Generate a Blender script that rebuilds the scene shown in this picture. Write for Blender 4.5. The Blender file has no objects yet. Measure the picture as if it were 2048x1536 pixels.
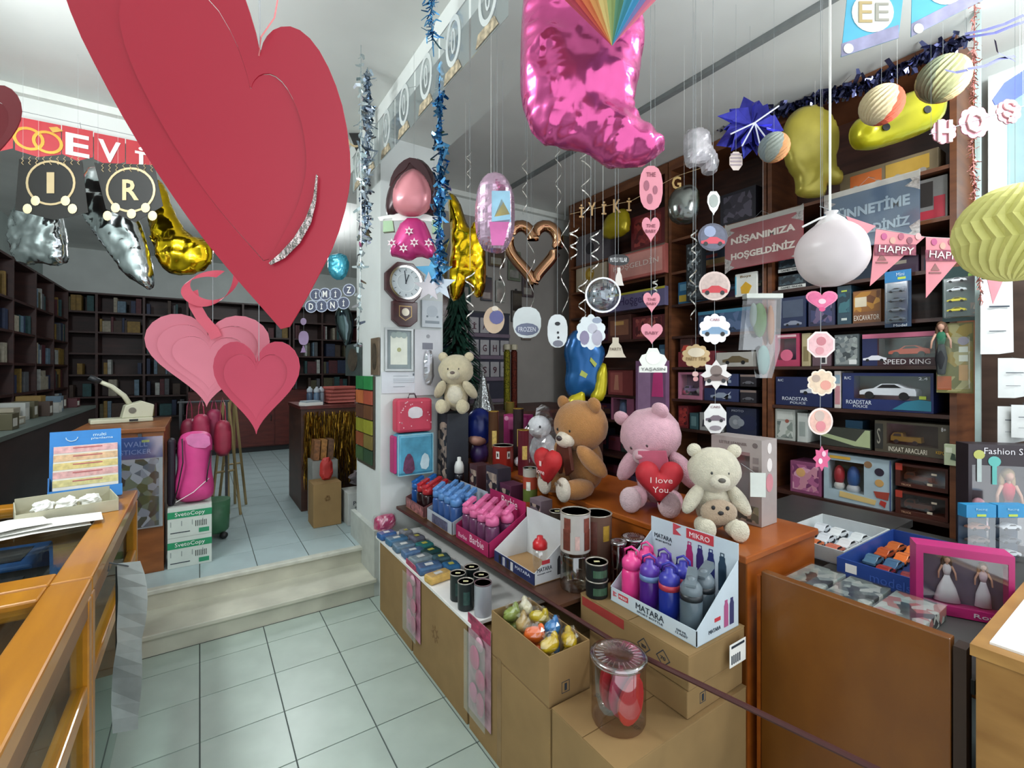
import bpy, bmesh, math, random
import numpy as np
from mathutils import Vector, Matrix, noise
S = bpy.context.scene
C = S.collection
R = math.radians
# ---------------------------------------------------------------- camera, world, light, exposure
FPX = 933.0; CX = 1024.0; HY = 740.0; CAMZ = 1.6; YAW = R(33.8)
cd = bpy.data.cameras.new('camera'); cam = bpy.data.objects.new('camera', cd); C.objects.link(cam)
cd.sensor_width = 36.0; cd.lens = 36.0 * FPX / 2048.0; cd.shift_y = -28.0 / 2048.0; cd.clip_start = 0.02
cam.location = (0, 0, CAMZ); cam.rotation_euler = (R(90), 0, -YAW); S.camera = cam
W = bpy.data.worlds.new('world'); S.world = W; W.use_nodes = True
bgn = W.node_tree.nodes['Background']; bgn.inputs[0].default_value = (0.88, 0.95, 1.0, 1); bgn.inputs[1].default_value = 1.15
S.view_settings.view_transform = 'Standard'; S.view_settings.look = 'None'
S.view_settings.exposure = 0.6; S.view_settings.gamma = 1.0; S.view_settings.use_curve_mapping = False
S.cycles.max_bounces = 8; S.cycles.transparent_max_bounces = 16; S.cycles.glossy_bounces = 3; S.cycles.diffuse_bounces = 4
S.cycles.transmission_bounces = 6; S.cycles.caustics_reflective = False; S.cycles.caustics_refractive = False
S.cycles.sample_clamp_indirect = 4.0
CEIL = 3.48; BEAMZ = 3.26; UPZ = 0.254
def ceiling_lamp_light(loc, ln, energy):
    # a lit tube shines all round: three soft points along it
    for k in (-1, 0, 1):
        l = bpy.data.lights.new('tube_light', 'POINT'); l.energy = energy/3; l.shadow_soft_size = 0.12; l.color = (0.93, 0.98, 1.0)
        o = bpy.data.objects.new('tube_light', l); C.objects.link(o); o.location = (loc[0], loc[1]+k*ln*0.35, loc[2])

# ---------------------------------------------------------------- helpers
FW = (math.sin(YAW), math.cos(YAW)); RT = (math.cos(YAW), -math.sin(YAW))
def ray(px, py):
    u = (px - CX) / FPX; v = (HY - py) / FPX
    return FW[0] + u * RT[0], FW[1] + u * RT[1], v
def at(px, py, D=None, X=None, Y=None, Z=None):
    dx, dy, dz = ray(px, py)
    if D is not None: t = D
    elif X is not None: t = X / dx
    elif Y is not None: t = Y / dy
    else: t = (Z - CAMZ) / dz
    return Vector((dx * t, dy * t, CAMZ + dz * t))
def depth(p): return p[0] * FW[0] + p[1] * FW[1]
def lin(h):
    h = h.lstrip('#'); o = []
    for i in (0, 2, 4):
        c = int(h[i:i+2], 16) / 255.0
        o.append(c / 12.92 if c <= 0.04045 else ((c + 0.055) / 1.055) ** 2.4)
    return (o[0], o[1], o[2], 1.0)
MATS = {}
def mat(hexc, rough=0.6, metal=0.0, var=0.06, scale=12.0, bump=0.0, bscale=60.0, coat=0.0, emit=0.0, sheen=0.0):
    key = ('p', hexc, rough, metal, var, scale, bump, bscale, coat, emit, sheen)
    if key in MATS: return MATS[key]
    m = bpy.data.materials.new('paint_' + hexc.lstrip('#')); m.use_nodes = True
    nt = m.node_tree; b = nt.nodes['Principled BSDF']
    b.inputs['Roughness'].default_value = rough; b.inputs['Metallic'].default_value = metal
    b.inputs['Coat Weight'].default_value = coat; b.inputs['Sheen Weight'].default_value = sheen
    tc = nt.nodes.new('ShaderNodeTexCoord')
    c = lin(hexc)
    if var > 0:
        n = nt.nodes.new('ShaderNodeTexNoise'); n.inputs['Scale'].default_value = scale; n.inputs['Detail'].default_value = 3
        nt.links.new(tc.outputs['Object'], n.inputs['Vector'])
        r = nt.nodes.new('ShaderNodeValToRGB'); r.color_ramp.elements[0].position = 0.3; r.color_ramp.elements[1].position = 0.7
        r.color_ramp.elements[0].color = tuple(x * (1 - var * 2) for x in c[:3]) + (1,)
        r.color_ramp.elements[1].color = tuple(min(1, x * (1 + var)) for x in c[:3]) + (1,)
        nt.links.new(n.outputs['Fac'], r.inputs['Fac']); nt.links.new(r.outputs['Color'], b.inputs['Base Color'])
    else: b.inputs['Base Color'].default_value = c
    if bump > 0:
        n2 = nt.nodes.new('ShaderNodeTexNoise'); n2.inputs['Scale'].default_value = bscale; n2.inputs['Detail'].default_value = 2
        nt.links.new(tc.outputs['Object'], n2.inputs['Vector'])
        bp = nt.nodes.new('ShaderNodeBump'); bp.inputs['Strength'].default_value = bump; bp.inputs['Distance'].default_value = 0.01
        nt.links.new(n2.outputs['Fac'], bp.inputs['Height']); nt.links.new(bp.outputs['Normal'], b.inputs['Normal'])
    if emit > 0:
        b.inputs['Emission Color'].default_value = c; b.inputs['Emission Strength'].default_value = emit
    MATS[key] = m; return m
def wood(hexc, hex2, rough=0.4, sc=(3, 3, 40), coat=0.0):
    key = ('w', hexc, hex2, rough, sc, coat)
    if key in MATS: return MATS[key]
    m = bpy.data.materials.new('wood_' + hexc.lstrip('#')); m.use_nodes = True
    nt = m.node_tree; b = nt.nodes['Principled BSDF']; b.inputs['Roughness'].default_value = rough; b.inputs['Coat Weight'].default_value = coat
    tc = nt.nodes.new('ShaderNodeTexCoord'); mp = nt.nodes.new('ShaderNodeMapping'); mp.inputs['Scale'].default_value = sc
    n = nt.nodes.new('ShaderNodeTexNoise'); n.inputs['Scale'].default_value = 1.5; n.inputs['Detail'].default_value = 5
    r = nt.nodes.new('ShaderNodeValToRGB'); r.color_ramp.elements[0].color = lin(hex2); r.color_ramp.elements[1].color = lin(hexc)
    r.color_ramp.elements[0].position = 0.3; r.color_ramp.elements[1].position = 0.7
    nt.links.new(tc.outputs['Object'], mp.inputs['Vector']); nt.links.new(mp.outputs['Vector'], n.inputs['Vector'])
    nt.links.new(n.outputs['Fac'], r.inputs['Fac']); nt.links.new(r.outputs['Color'], b.inputs['Base Color'])
    MATS[key] = m; return m
def clear(hexc='#ffffff', fac=0.10, rough=0.05, tint=None):
    key = ('c', hexc, fac, rough, tint)
    if key in MATS: return MATS[key]
    m = bpy.data.materials.new('clear_plastic'); m.use_nodes = True; nt = m.node_tree
    out = nt.nodes['Material Output']; nt.nodes.remove(nt.nodes['Principled BSDF'])
    t = nt.nodes.new('ShaderNodeBsdfTransparent'); t.inputs[0].default_value = lin(tint or '#ffffff')
    g = nt.nodes.new('ShaderNodeBsdfGlossy'); g.inputs['Color'].default_value = lin(hexc); g.inputs['Roughness'].default_value = rough
    mx = nt.nodes.new('ShaderNodeMixShader'); mx.inputs[0].default_value = fac
    nt.links.new(t.outputs[0], mx.inputs[1]); nt.links.new(g.outputs[0], mx.inputs[2]); nt.links.new(mx.outputs[0], out.inputs[0])
    MATS[key] = m; return m
def bands(cols, axis=2, scale=1.0, rough=0.5, metal=0.0, phase=0.0):
    # flat print in stripes, along one object axis (metres); a repeat every `scale`
    key = ('b', tuple(cols), axis, scale, rough, metal, phase)
    if key in MATS: return MATS[key]
    m = bpy.data.materials.new('striped_print'); m.use_nodes = True; nt = m.node_tree; b = nt.nodes['Principled BSDF']
    b.inputs['Roughness'].default_value = rough; b.inputs['Metallic'].default_value = metal
    tc = nt.nodes.new('ShaderNodeTexCoord'); sx = nt.nodes.new('ShaderNodeSeparateXYZ'); nt.links.new(tc.outputs['Object'], sx.inputs[0])
    d = nt.nodes.new('ShaderNodeMath'); d.operation = 'MULTIPLY_ADD'; d.inputs[1].default_value = 1.0 / scale; d.inputs[2].default_value = 50.0 + phase
    f = nt.nodes.new('ShaderNodeMath'); f.operation = 'FRACT'
    nt.links.new(sx.outputs[axis], d.inputs[0]); nt.links.new(d.outputs[0], f.inputs[0])
    r = nt.nodes.new('ShaderNodeValToRGB'); r.color_ramp.interpolation = 'CONSTANT'
    n = len(cols)
    while len(r.color_ramp.elements) < n: r.color_ramp.elements.new(0.5)
    for i, c in enumerate(cols):
        r.color_ramp.elements[i].position = i / n
    for i, c in enumerate(cols): r.color_ramp.elements[i].color = lin(c)
    nt.links.new(f.outputs[0], r.inputs['Fac']); nt.links.new(r.outputs['Color'], b.inputs['Base Color'])
    MATS[key] = m; return m
def blotch(cols, scale=8.0, rough=0.5, metal=0.0, coat=0.0, bump=0.0):
    # busy flat print: voronoi cells picking colours out of a list
    key = ('v', tuple(cols), scale, rough, metal, coat, bump)
    if key in MATS: return MATS[key]
    m = bpy.data.materials.new('patterned_print'); m.use_nodes = True; nt = m.node_tree; b = nt.nodes['Principled BSDF']
    b.inputs['Roughness'].default_value = rough; b.inputs['Metallic'].default_value = metal; b.inputs['Coat Weight'].default_value = coat
    tc = nt.nodes.new('ShaderNodeTexCoord'); v = nt.nodes.new('ShaderNodeTexVoronoi'); v.inputs['Scale'].default_value = scale
    nt.links.new(tc.outputs['Object'], v.inputs['Vector'])
    sp = nt.nodes.new('ShaderNodeSeparateColor'); nt.links.new(v.outputs['Color'], sp.inputs[0])
    r = nt.nodes.new('ShaderNodeValToRGB'); r.color_ramp.interpolation = 'CONSTANT'; n = len(cols)
    while len(r.color_ramp.elements) < n: r.color_ramp.elements.new(0.5)
    for i in range(n): r.color_ramp.elements[i].position = i / n
    for i, c in enumerate(cols): r.color_ramp.elements[i].color = lin(c)
    nt.links.new(sp.outputs[0], r.inputs['Fac']); nt.links.new(r.outputs['Color'], b.inputs['Base Color'])
    MATS[key] = m; return m

def obj(name, me, m, parent=None, loc=(0, 0, 0), rot=(0, 0, 0)):
    o = bpy.data.objects.new(name, me); C.objects.link(o)
    if m is not None and not me.materials: me.materials.append(m)
    o.location = loc; o.rotation_euler = rot
    if parent is not None: o.parent = parent
    return o
def tag(o, label, cat, group=None):
    o['label'] = label; o['category'] = cat
    if group: o['group'] = group
    return o
def thing(name, label, cat, loc=(0, 0, 0), rotz=0.0, group=None, rot=None):
    o = bpy.data.objects.new(name, None); C.objects.link(o); o.empty_display_size = 0.05
    o.location = loc; o.rotation_euler = rot if rot else (0, 0, rotz)
    return tag(o, label, cat, group)
class MB:
    def __init__(s): s.v = []; s.f = []
    def add(s, vs, fs):
        n = len(s.v); s.v += [tuple(x) for x in vs]; s.f += [tuple(i + n for i in f) for f in fs]; return s
    def box(s, x0, x1, y0, y1, z0, z1):
        return s.add([(x0,y0,z0),(x1,y0,z0),(x1,y1,z0),(x0,y1,z0),(x0,y0,z1),(x1,y0,z1),(x1,y1,z1),(x0,y1,z1)],
                     [(0,3,2,1),(4,5,6,7),(0,1,5,4),(1,2,6,5),(2,3,7,6),(3,0,4,7)])
    def hexa(s, p):  # 8 corner points, bottom ring then top ring
        return s.add(p, [(0,3,2,1),(4,5,6,7),(0,1,5,4),(1,2,6,5),(2,3,7,6),(3,0,4,7)])
    def tube(s, pts, r, n=5, cap=True, flat=1.0):
        pts = [Vector(p) for p in pts]; rings = []
        for i, p in enumerate(pts):
            d = (pts[min(i+1, len(pts)-1)] - pts[max(i-1, 0)]).normalized()
            a = Vector((0,0,1)) if abs(d.z) < 0.9 else Vector((1,0,0))
            u = d.cross(a).normalized(); w = d.cross(u)
            rr = r[i] if isinstance(r, (list, tuple)) else r
            rings.append([p + (u * math.cos(2*math.pi*k/n) + w * flat * math.sin(2*math.pi*k/n)) * rr for k in range(n)])
        vs = [v for g in rings for v in g]; fs = []
        for i in range(len(pts)-1):
            for k in range(n): fs.append((i*n+k, i*n+(k+1)%n, (i+1)*n+(k+1)%n, (i+1)*n+k))
        if cap: fs += [tuple(range(n))[::-1], tuple((len(pts)-1)*n+k for k in range(n))]
        return s.add(vs, fs)
    def lathe(s, prof, n=20, c=(0, 0, 0), sx=1.0, sy=1.0, cap=True):
        vs = []; fs = []
        for r, z in prof:
            for k in range(n):
                a = 2*math.pi*k/n; vs.append((c[0]+r*sx*math.cos(a), c[1]+r*sy*math.sin(a), c[2]+z))
        for i in range(len(prof)-1):
            for k in range(n): fs.append((i*n+k, i*n+(k+1)%n, (i+1)*n+(k+1)%n, (i+1)*n+k))
        if cap:
            if prof[0][0] > 1e-5: fs.append(tuple(range(n))[::-1])
            if prof[-1][0] > 1e-5: fs.append(tuple((len(prof)-1)*n+k for k in range(n)))
        return s.add(vs, fs)
    def ell(s, c, r, n=14, m=9, jit=0.0, seed=0, rot=None):
        vs = []; fs = []
        for i in range(m+1):
            t = math.pi*i/m
            for k in range(n):
                a = 2*math.pi*k/n
                v = Vector((math.sin(t)*math.cos(a), math.sin(t)*math.sin(a), -math.cos(t)))
                if jit: v = v * (1 + jit * noise.noise(v*3.1 + Vector((seed*7.3, 1.7, 2.9))))
                v = Vector((v.x*r[0], v.y*r[1], v.z*r[2]))
                if rot is not None: v = rot @ v
                vs.append(v + Vector(c))
        for i in range(m):
            for k in range(n): fs.append((i*n+k, i*n+(k+1)%n, (i+1)*n+(k+1)%n, (i+1)*n+k))
        return s.add(vs, fs)
    def prism(s, poly, t, y0=0.0):   # outline in x,z; front at y0, back at y0+t
        n = len(poly)
        vs = [(x, y0, z) for x, z in poly] + [(x, y0+t, z) for x, z in poly]
        a = sum(poly[i][0]*poly[(i+1)%n][1]-poly[(i+1)%n][0]*poly[i][1] for i in range(n))
        fr = tuple(range(n)) if a > 0 else tuple(range(n))[::-1]
        return s.add(vs, [fr, tuple(i+n for i in fr[::-1])] + [(i, i+n, (i+1)%n+n, (i+1)%n) if a > 0 else (i, (i+1)%n, (i+1)%n+n, i+n) for i in range(n)])
    def ring(s, outer, inner, t, y0=0.0):  # two outlines with the same number of points
        n = len(outer); vs = [(x,y0,z) for x,z in outer]+[(x,y0,z) for x,z in inner]+[(x,y0+t,z) for x,z in outer]+[(x,y0+t,z) for x,z in inner]
        fs = []
        for i in range(n):
            j = (i+1) % n
            fs += [(i,j,n+j,n+i),(2*n+i,3*n+i,3*n+j,2*n+j),(i,2*n+i,2*n+j,j),(n+i,n+j,3*n+j,3*n+i)]
        return s.add(vs, fs)
    def strip(s, pts, w, up=(0, 0, 1)):  # ribbon along points, width vectors
        n = len(s.v); k = 0
        for p, ww in zip(pts, w):
            s.v += [tuple(Vector(p)-Vector(ww)), tuple(Vector(p)+Vector(ww))]
        for i in range(len(pts)-1): s.f.append((n+2*i, n+2*i+1, n+2*i+3, n+2*i+2))
        return s
    def mesh(s, smooth=False):
        me = bpy.data.meshes.new('mesh'); me.from_pydata(s.v, [], s.f)
        if smooth:
            me.polygons.foreach_set('use_smooth', [True]*len(me.polygons))
        me.update(); return me
    def build(s, name, m, parent=None, loc=(0,0,0), rot=(0,0,0), smooth=False, bevel=0.0):
        o = obj(name, s.mesh(smooth), m, parent, loc, rot)
        if bevel:
            b = o.modifiers.new('bevel', 'BEVEL'); b.width = bevel; b.segments = 2; b.limit_method = 'ANGLE'
        return o
def bx(name, dims, m, parent=None, loc=(0,0,0), rot=(0,0,0), bevel=0.0):  # box centred on x,y, standing on z=0
    w, d, h = dims
    return MB().box(-w/2, w/2, -d/2, d/2, 0, h).build(name, m, parent, loc, rot, bevel=bevel)
def structure(o): o['kind'] = 'structure'; return o
def stuff(o): o['kind'] = 'stuff'; return o
def dup(root, loc=None, rotz=None, label=None):
    r = root.copy(); C.objects.link(r)
    if loc is not None: r.location = loc
    if rotz is not None: r.rotation_euler = (0, 0, rotz)
    if label: r['label'] = label
    for ch in root.children:
        c = ch.copy(); C.objects.link(c); c.parent = r
        for g in ch.children:
            d = g.copy(); C.objects.link(d); d.parent = c
    return r
FONTM = {}
def text(s, w, h, m, parent, loc=(0,0,0), rot=(0,0,0), name='lettering', ext=0.0006, bold=0.0, keep=False):
    """lettering fitted into w x h, centred on loc, facing local -y"""
    key = (s, ext, bold)
    if key not in FONTM:
        cu = bpy.data.curves.new('t', 'FONT'); cu.body = s; cu.align_x = 'CENTER'; cu.extrude = 0.02; cu.resolution_u = 2; cu.offset = bold
        to = bpy.data.objects.new('t', cu); C.objects.link(to)
        bpy.context.view_layer.update()
        me = bpy.data.meshes.new_from_object(to); bpy.data.objects.remove(to)
        co = np.array([v.co[:] for v in me.vertices]) if len(me.vertices) else np.zeros((1, 3))
        FONTM[key] = (co, [tuple(p.vertices) for p in me.polygons]); bpy.data.meshes.remove(me)
    co, fs = FONTM[key]
    mn, mx = co.min(0), co.max(0); sz = np.maximum(mx - mn, 1e-4)
    sx, sy = w / sz[0], h / sz[1]
    if keep: sx = sy = min(sx, sy)
    v = [((c[0]-(mn[0]+mx[0])/2)*sx, (-1 if c[2] > 0 else 1)*ext, (c[1]-(mn[1]+mx[1])/2)*sy) for c in co]
    return MB().add(v, fs).build(name, m, parent, loc, rot)
def circle(r, n=20, cx=0, cz=0, rz=None):
    return [(cx+r*math.cos(2*math.pi*k/n), cz+(rz or r)*math.sin(2*math.pi*k/n)) for k in range(n)]
def scallop(r, k=10, n=5, d=0.14, cx=0, cz=0):
    return [(cx+(r*(1-d+d*abs(math.sin(math.pi*i/n))*1.0))*math.cos(2*math.pi*i/(k*n)), cz+(r*(1-d+d*abs(math.sin(math.pi*i/n))))*math.sin(2*math.pi*i/(k*n))) for i in range(k*n)]
def starp(r, r2, k=8, cx=0, cz=0, a0=math.pi/2):
    return [(cx+(r if i%2==0 else r2)*math.cos(a0+math.pi*i/k), cz+(r if i%2==0 else r2)*math.sin(a0+math.pi*i/k)) for i in range(2*k)]
def heart(w, h, n=40, cx=0, cz=0):
    o = []
    for k in range(n):
        t = 2*math.pi*k/n
        o.append((cx + w/2*math.sin(t)**3, cz + h*((13*math.cos(t)-5*math.cos(2*t)-2*math.cos(3*t)-math.cos(4*t))/29.0+0.09)))
    return o
def smooth_poly(p, it=2):
    for _ in range(it):
        q = []
        for i in range(len(p)):
            a, b = p[i], p[(i+1) % len(p)]
            q += [(a[0]*.75+b[0]*.25, a[1]*.75+b[1]*.25), (a[0]*.25+b[0]*.75, a[1]*.25+b[1]*.75)]
        p = q
    return p
def inflate(poly, thick, n=34, crumple=0.0, seed=0, Rr=None, fine=9.0):
    """pillow mesh out of an outline in x,z: front and back bulge, meet at the seam"""
    P = np.array(poly); A = P; B = np.roll(P, -1, 0)
    x0, z0 = P.min(0); x1, z1 = P.max(0); st = max(x1-x0, z1-z0)/n
    nx = int((x1-x0)/st)+3; nz = int((z1-z0)/st)+3
    gx = x0-st*0.7+st*np.arange(nx); gz = z0-st*0.7+st*np.arange(nz)
    def inside(x, z):
        c = ((A[:,1] > z) != (B[:,1] > z)); dz = B[:,1]-A[:,1]; dz = np.where(dz == 0, 1e-9, dz)
        return (np.sum(c & (x < (B[:,0]-A[:,0])*(z-A[:,1])/dz + A[:,0])) % 2) == 1
    def near(x, z):
        ab = B-A; ap = np.array([x, z])-A; t = np.clip((ap*ab).sum(1)/np.maximum((ab*ab).sum(1), 1e-12), 0, 1)
        q = A+ab*t[:,None]; d = np.hypot(q[:,0]-x, q[:,1]-z); k = d.argmin(); return d[k], q[k]
    keep = {(i, j) for i in range(nx-1) for j in range(nz-1) if inside(gx[i]+st/2, gz[j]+st/2)}
    vid = {}; info = []
    for (i, j) in keep:
        for c in ((i,j),(i+1,j),(i+1,j+1),(i,j+1)):
            if c not in vid: vid[c] = len(info); info.append(c)
    V = []; edge = []; ds = []
    for (i, j) in info:
        full = all((a, b) in keep for a in (i-1, i) for b in (j-1, j)); d, q = near(gx[i], gz[j])
        if full: V.append((gx[i], gz[j])); edge.append(False); ds.append(d)
        else: V.append((q[0], q[1])); edge.append(True); ds.append(0.0)
    dm = Rr or max(max(ds), 1e-6)
    vs = []; front = []; back = []
    for k, (x, z) in enumerate(V):
        if edge[k]:
            front.append(len(vs)); back.append(len(vs)); vs.append((x, crumple*thick*0.5*noise.noise(Vector((x*25, z*25, seed))), z)); continue
        t = min(ds[k]/dm, 1.0); y = thick*0.5*math.sqrt(max(0, 1-(1-t)**2))
        w = 0.0
        if crumple:
            q = Vector((x*fine, z*fine, seed*3.1)); w = crumple*thick*(0.55*noise.noise(q)+0.5*abs(noise.noise(q*2.3))*(1.3-t))
        front.append(len(vs)); vs.append((x, -y-w, z)); back.append(len(vs)); vs.append((x, y+w*0.7, z))
    mb = MB(); fs = []
    for (i, j) in keep:
        a, b, c, d = vid[(i,j)], vid[(i+1,j)], vid[(i+1,j+1)], vid[(i,j+1)]
        fs.append((front[a], front[b], front[c], front[d])); fs.append((back[d], back[c], back[b], back[a]))
    mb.v = vs; mb.f = fs; return mb
def ceil_at(x, y):
    return BEAMZ if (1.06 < x < 1.54 and y < 4.75) or 4.42 < y < 4.75 else CEIL
class Hang:
    """an Empty for a hanging thing at pixel (cx,cy) and depth D; L() turns photo pixels into its own metres"""
    def __init__(s, name, label, cat, cx, cy, D, yaw=0.0, group=None):
        s.cx, s.cy, s.D, s.s = cx, cy, D, D/FPX; s.p = at(cx, cy, D=D); s.k = 1/math.cos(yaw)
        s.e = thing(name, label, cat, s.p, -YAW+yaw, group)
    def pt(s, x, y): return ((x-s.cx)*s.s*s.k, (s.cy-y)*s.s)
    def L(s, pts): return [s.pt(x, y) for x, y in pts]
    def string(s, x=None, y=None, m=None, r=0.0006, name='string', top=None):
        q = s.pt(x if x is not None else s.cx, y if y is not None else s.cy)
        zt = (top if top is not None else ceil_at(s.p.x, s.p.y)) - s.p.z
        return MB().tube([(q[0], 0, q[1]), (q[0], 0, zt)], r, 4).build(name, m or mat('#94989a', 0.5, var=0), s.e)
WHITE = mat('#eceae6', 0.55, var=0.02); PAPER = mat('#f0efe9', 0.8, var=0.03); BLACK = mat('#151517', 0.5, var=0)
DGREY = mat('#3a3d40', 0.5, var=0.05); SILVER = mat('#c9ccd0', 0.16, 1.0, var=0.03); GOLDF = mat('#cda31c', 0.2, 1.0, var=0.05)
CARD = mat('#8f7248', 0.85, var=0.07, scale=6); CARDIN = mat('#7a5c38', 0.9, var=0.08, scale=6)
GLASS = clear('#ffffff', 0.08, 0.02, '#f2f7f5'); FILM = clear('#ffffff', 0.09, 0.10)
INK = mat('#26303c', 0.6, var=0); REDINK = mat('#c23a44', 0.6, var=0)
STRING = mat('#94989a', 0.5, var=0)
# ---------------------------------------------------------------- the setting
WALLM = mat('#c9cfcc', 0.85, var=0.04, scale=3); CEILM = mat('#e6e7e3', 0.9, var=0.05, scale=1.6)
BEAMM = mat('#e6e9e5', 0.85, var=0.03, scale=2); GROUT = mat('#565f5c', 0.9, var=0.05)
TILEM = mat('#aebdb3', 0.3, var=0.05, scale=5); TILEB = mat('#aabcbe', 0.3, var=0.05, scale=5)
MARBLE = mat('#c2c1b0', 0.35, var=0.09, scale=5)
floor = structure(MB().box(-1.95, 3.95, -0.7, 3.3, -0.08, -0.004).build('floor', GROUT))
raised = structure(MB().box(-1.95, 3.95, 3.63, 9.7, 0.0, UPZ-0.004).build('floor_raised', GROUT))
T = 0.33; G = 0.006
def tile_mesh(x0, x1, y0, y1):
    return MB().box(0, x1-x0-G, 0, y1-y0-G, 0, 0.006).mesh()
cache = {}
def tiles(parent, xs, ys, z, m):
    for i in range(len(xs)-1):
        for j in range(len(ys)-1):
            k = (round(xs[i+1]-xs[i], 3), round(ys[j+1]-ys[j], 3), m.name)
            if k not in cache: cache[k] = tile_mesh(0, k[0], 0, k[1])
            obj('tile', cache[k], m, parent, (xs[i]+G/2, ys[j]+G/2, z-0.006))
tiles(floor, [T*k for k in range(-4, 7)], [0.10+T*k for k in range(0, 10)] + [3.28], 0.0, TILEM)
tiles(raised, [T*k for k in range(-4, 5)], [3.63+T*k for k in range(0, 18)], UPZ, TILEB)
st = bpy.data.objects.new('floor_steps', None); C.objects.link(st); structure(st)
MB().box(-0.30, 1.04, 3.285, 3.62, 0.0, 0.100).build('riser', MARBLE, st)
MB().box(-0.30, 1.04, 3.262, 3.62, 0.100, 0.129).build('tread', MARBLE, st, bevel=0.006)
MB().box(-0.30, 1.04, 3.605, 3.64, 0.129, UPZ-0.027).build('riser', MARBLE, st)
MB().box(-0.30, 1.04, 3.582, 3.64, UPZ-0.027, UPZ+0.001).build('tread', mat('#c4c5b8', 0.4, var=0.08), st, bevel=0.006)
structure(MB().box(-2.05, -1.95, -0.7, 9.7, -0.08, 3.6).build('wall_left', mat('#9aa6a2', 0.85, var=0.05, scale=3)))
structure(MB().box(3.95, 4.05, -0.7, 9.7, -0.08, 3.6).build('wall_right', WALLM))
structure(MB().box(-2.05, 4.05, 9.7, 9.8, -0.08, 3.6).build('wall_back', WALLM))
structure(MB().box(-2.05, 4.05, -0.7, 9.8, CEIL, CEIL+0.12).build('ceiling', CEILM))
structure(MB().box(1.06, 1.54, -0.7, 4.42, BEAMZ, CEIL).build('ceiling_beam', BEAMM))
structure(MB().box(-1.95, 3.95, 4.42, 4.75, BEAMZ, CEIL).build('ceiling_beam', BEAMM))
structure(MB().box(-1.95, 3.95, 4.36, 4.42, CEIL-0.05, CEIL).build('trim_1', mat('#e6e8e2', 0.8, var=0.03)))
pil = structure(MB().box(1.06, 1.54, 3.25, 3.85, 0.0, BEAMZ).build('pillar', mat('#d6dad8', 0.8, var=0.04, scale=3)))
structure(MB().box(1.025, 1.06, 3.28, 3.9, 0.0, 0.46).build('trim_2', mat('#b9bdb6', 0.8, var=0.06)))
structure(MB().box(1.54, 3.95, 4.44, 4.54, UPZ, BEAMZ).build('wall_partition', mat('#a39d97', 0.85, var=0.05, scale=3)))
structure(MB().box(1.03, 3.95, 3.3, 3.58, 0.0, UPZ).build('floor_platform', mat('#9a9a90', 0.8)))
# electric conduit along the ceiling of the right bay
cnd = MB().box(2.62, 2.66, -0.6, 4.40, CEIL-0.03, CEIL).build('cable_conduit', mat('#8d9191', 0.6))
tag(cnd, 'grey cable conduit running along the ceiling over the toy shelves', 'conduit')
# tube lamps of the shop
def tube_lamp(x, y, z, label, energy, ln=1.25, drop=0.30):
    t = thing('ceiling_lamp', label, 'lamp', (x, y, z-drop), 0, 'ceiling tube lamps')
    for s in (-.4, .4): MB().tube([(0, s, 0), (0, s, drop)], 0.006, 6).build('hanger_rod', DGREY, t)
    MB().box(-0.08, 0.08, -ln/2, ln/2, -0.05, 0.0).build('housing', mat('#e4e6e4', 0.5, var=0.02), t)
    for s in (-0.04, 0.04): MB().tube([(s, -ln/2+0.03, -0.065), (s, ln/2-0.03, -0.065)], 0.013, 8).build('tube', mat('#ffffff', 0.4, var=0, emit=3.0), t)
    ceiling_lamp_light((x, y, z-drop-0.20), ln, energy)
tube_lamp(-1.15, 2.3, CEIL, 'tube lamp on the ceiling above the glass showcases', 85)
tube_lamp(2.6, -0.30, CEIL, 'tube lamp on the ceiling above the toy counter', 80)
tube_lamp(1.0, 6.3, CEIL, 'tube lamp on the ceiling of the raised back room', 46, 1.0, 0.2)

# ---------------------------------------------------------------- wall shelving for the toys, right wall
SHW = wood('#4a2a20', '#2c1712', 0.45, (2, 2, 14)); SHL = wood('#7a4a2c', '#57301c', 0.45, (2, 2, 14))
LEV = [0.36, 0.73, 1.09, 1.345, 1.625, 1.90, 2.18, 2.47, 2.76]
XS = 3.5
def wall_unit(y0, y1, label):
    t = thing('toy_shelf', label, 'shelf', (XS, (y0+y1)/2, 0), 0, 'toy shelves on the right wall')
    h = (y1-y0)/2
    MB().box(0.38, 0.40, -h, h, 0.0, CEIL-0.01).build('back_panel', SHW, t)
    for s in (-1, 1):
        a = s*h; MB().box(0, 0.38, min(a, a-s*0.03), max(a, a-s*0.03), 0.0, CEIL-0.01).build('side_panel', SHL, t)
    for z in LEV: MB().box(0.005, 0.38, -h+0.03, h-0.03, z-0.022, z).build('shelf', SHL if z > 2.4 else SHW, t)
    MB().box(0.0, 0.38, -h+0.03, h-0.03, CEIL-0.10, CEIL-0.01).build('cornice', SHL, t)
    return t
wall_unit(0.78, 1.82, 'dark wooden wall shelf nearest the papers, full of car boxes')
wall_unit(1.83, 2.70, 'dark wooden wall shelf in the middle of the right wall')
wall_unit(2.71, 4.06, 'dark wooden wall shelf at the far end of the right wall')

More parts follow.
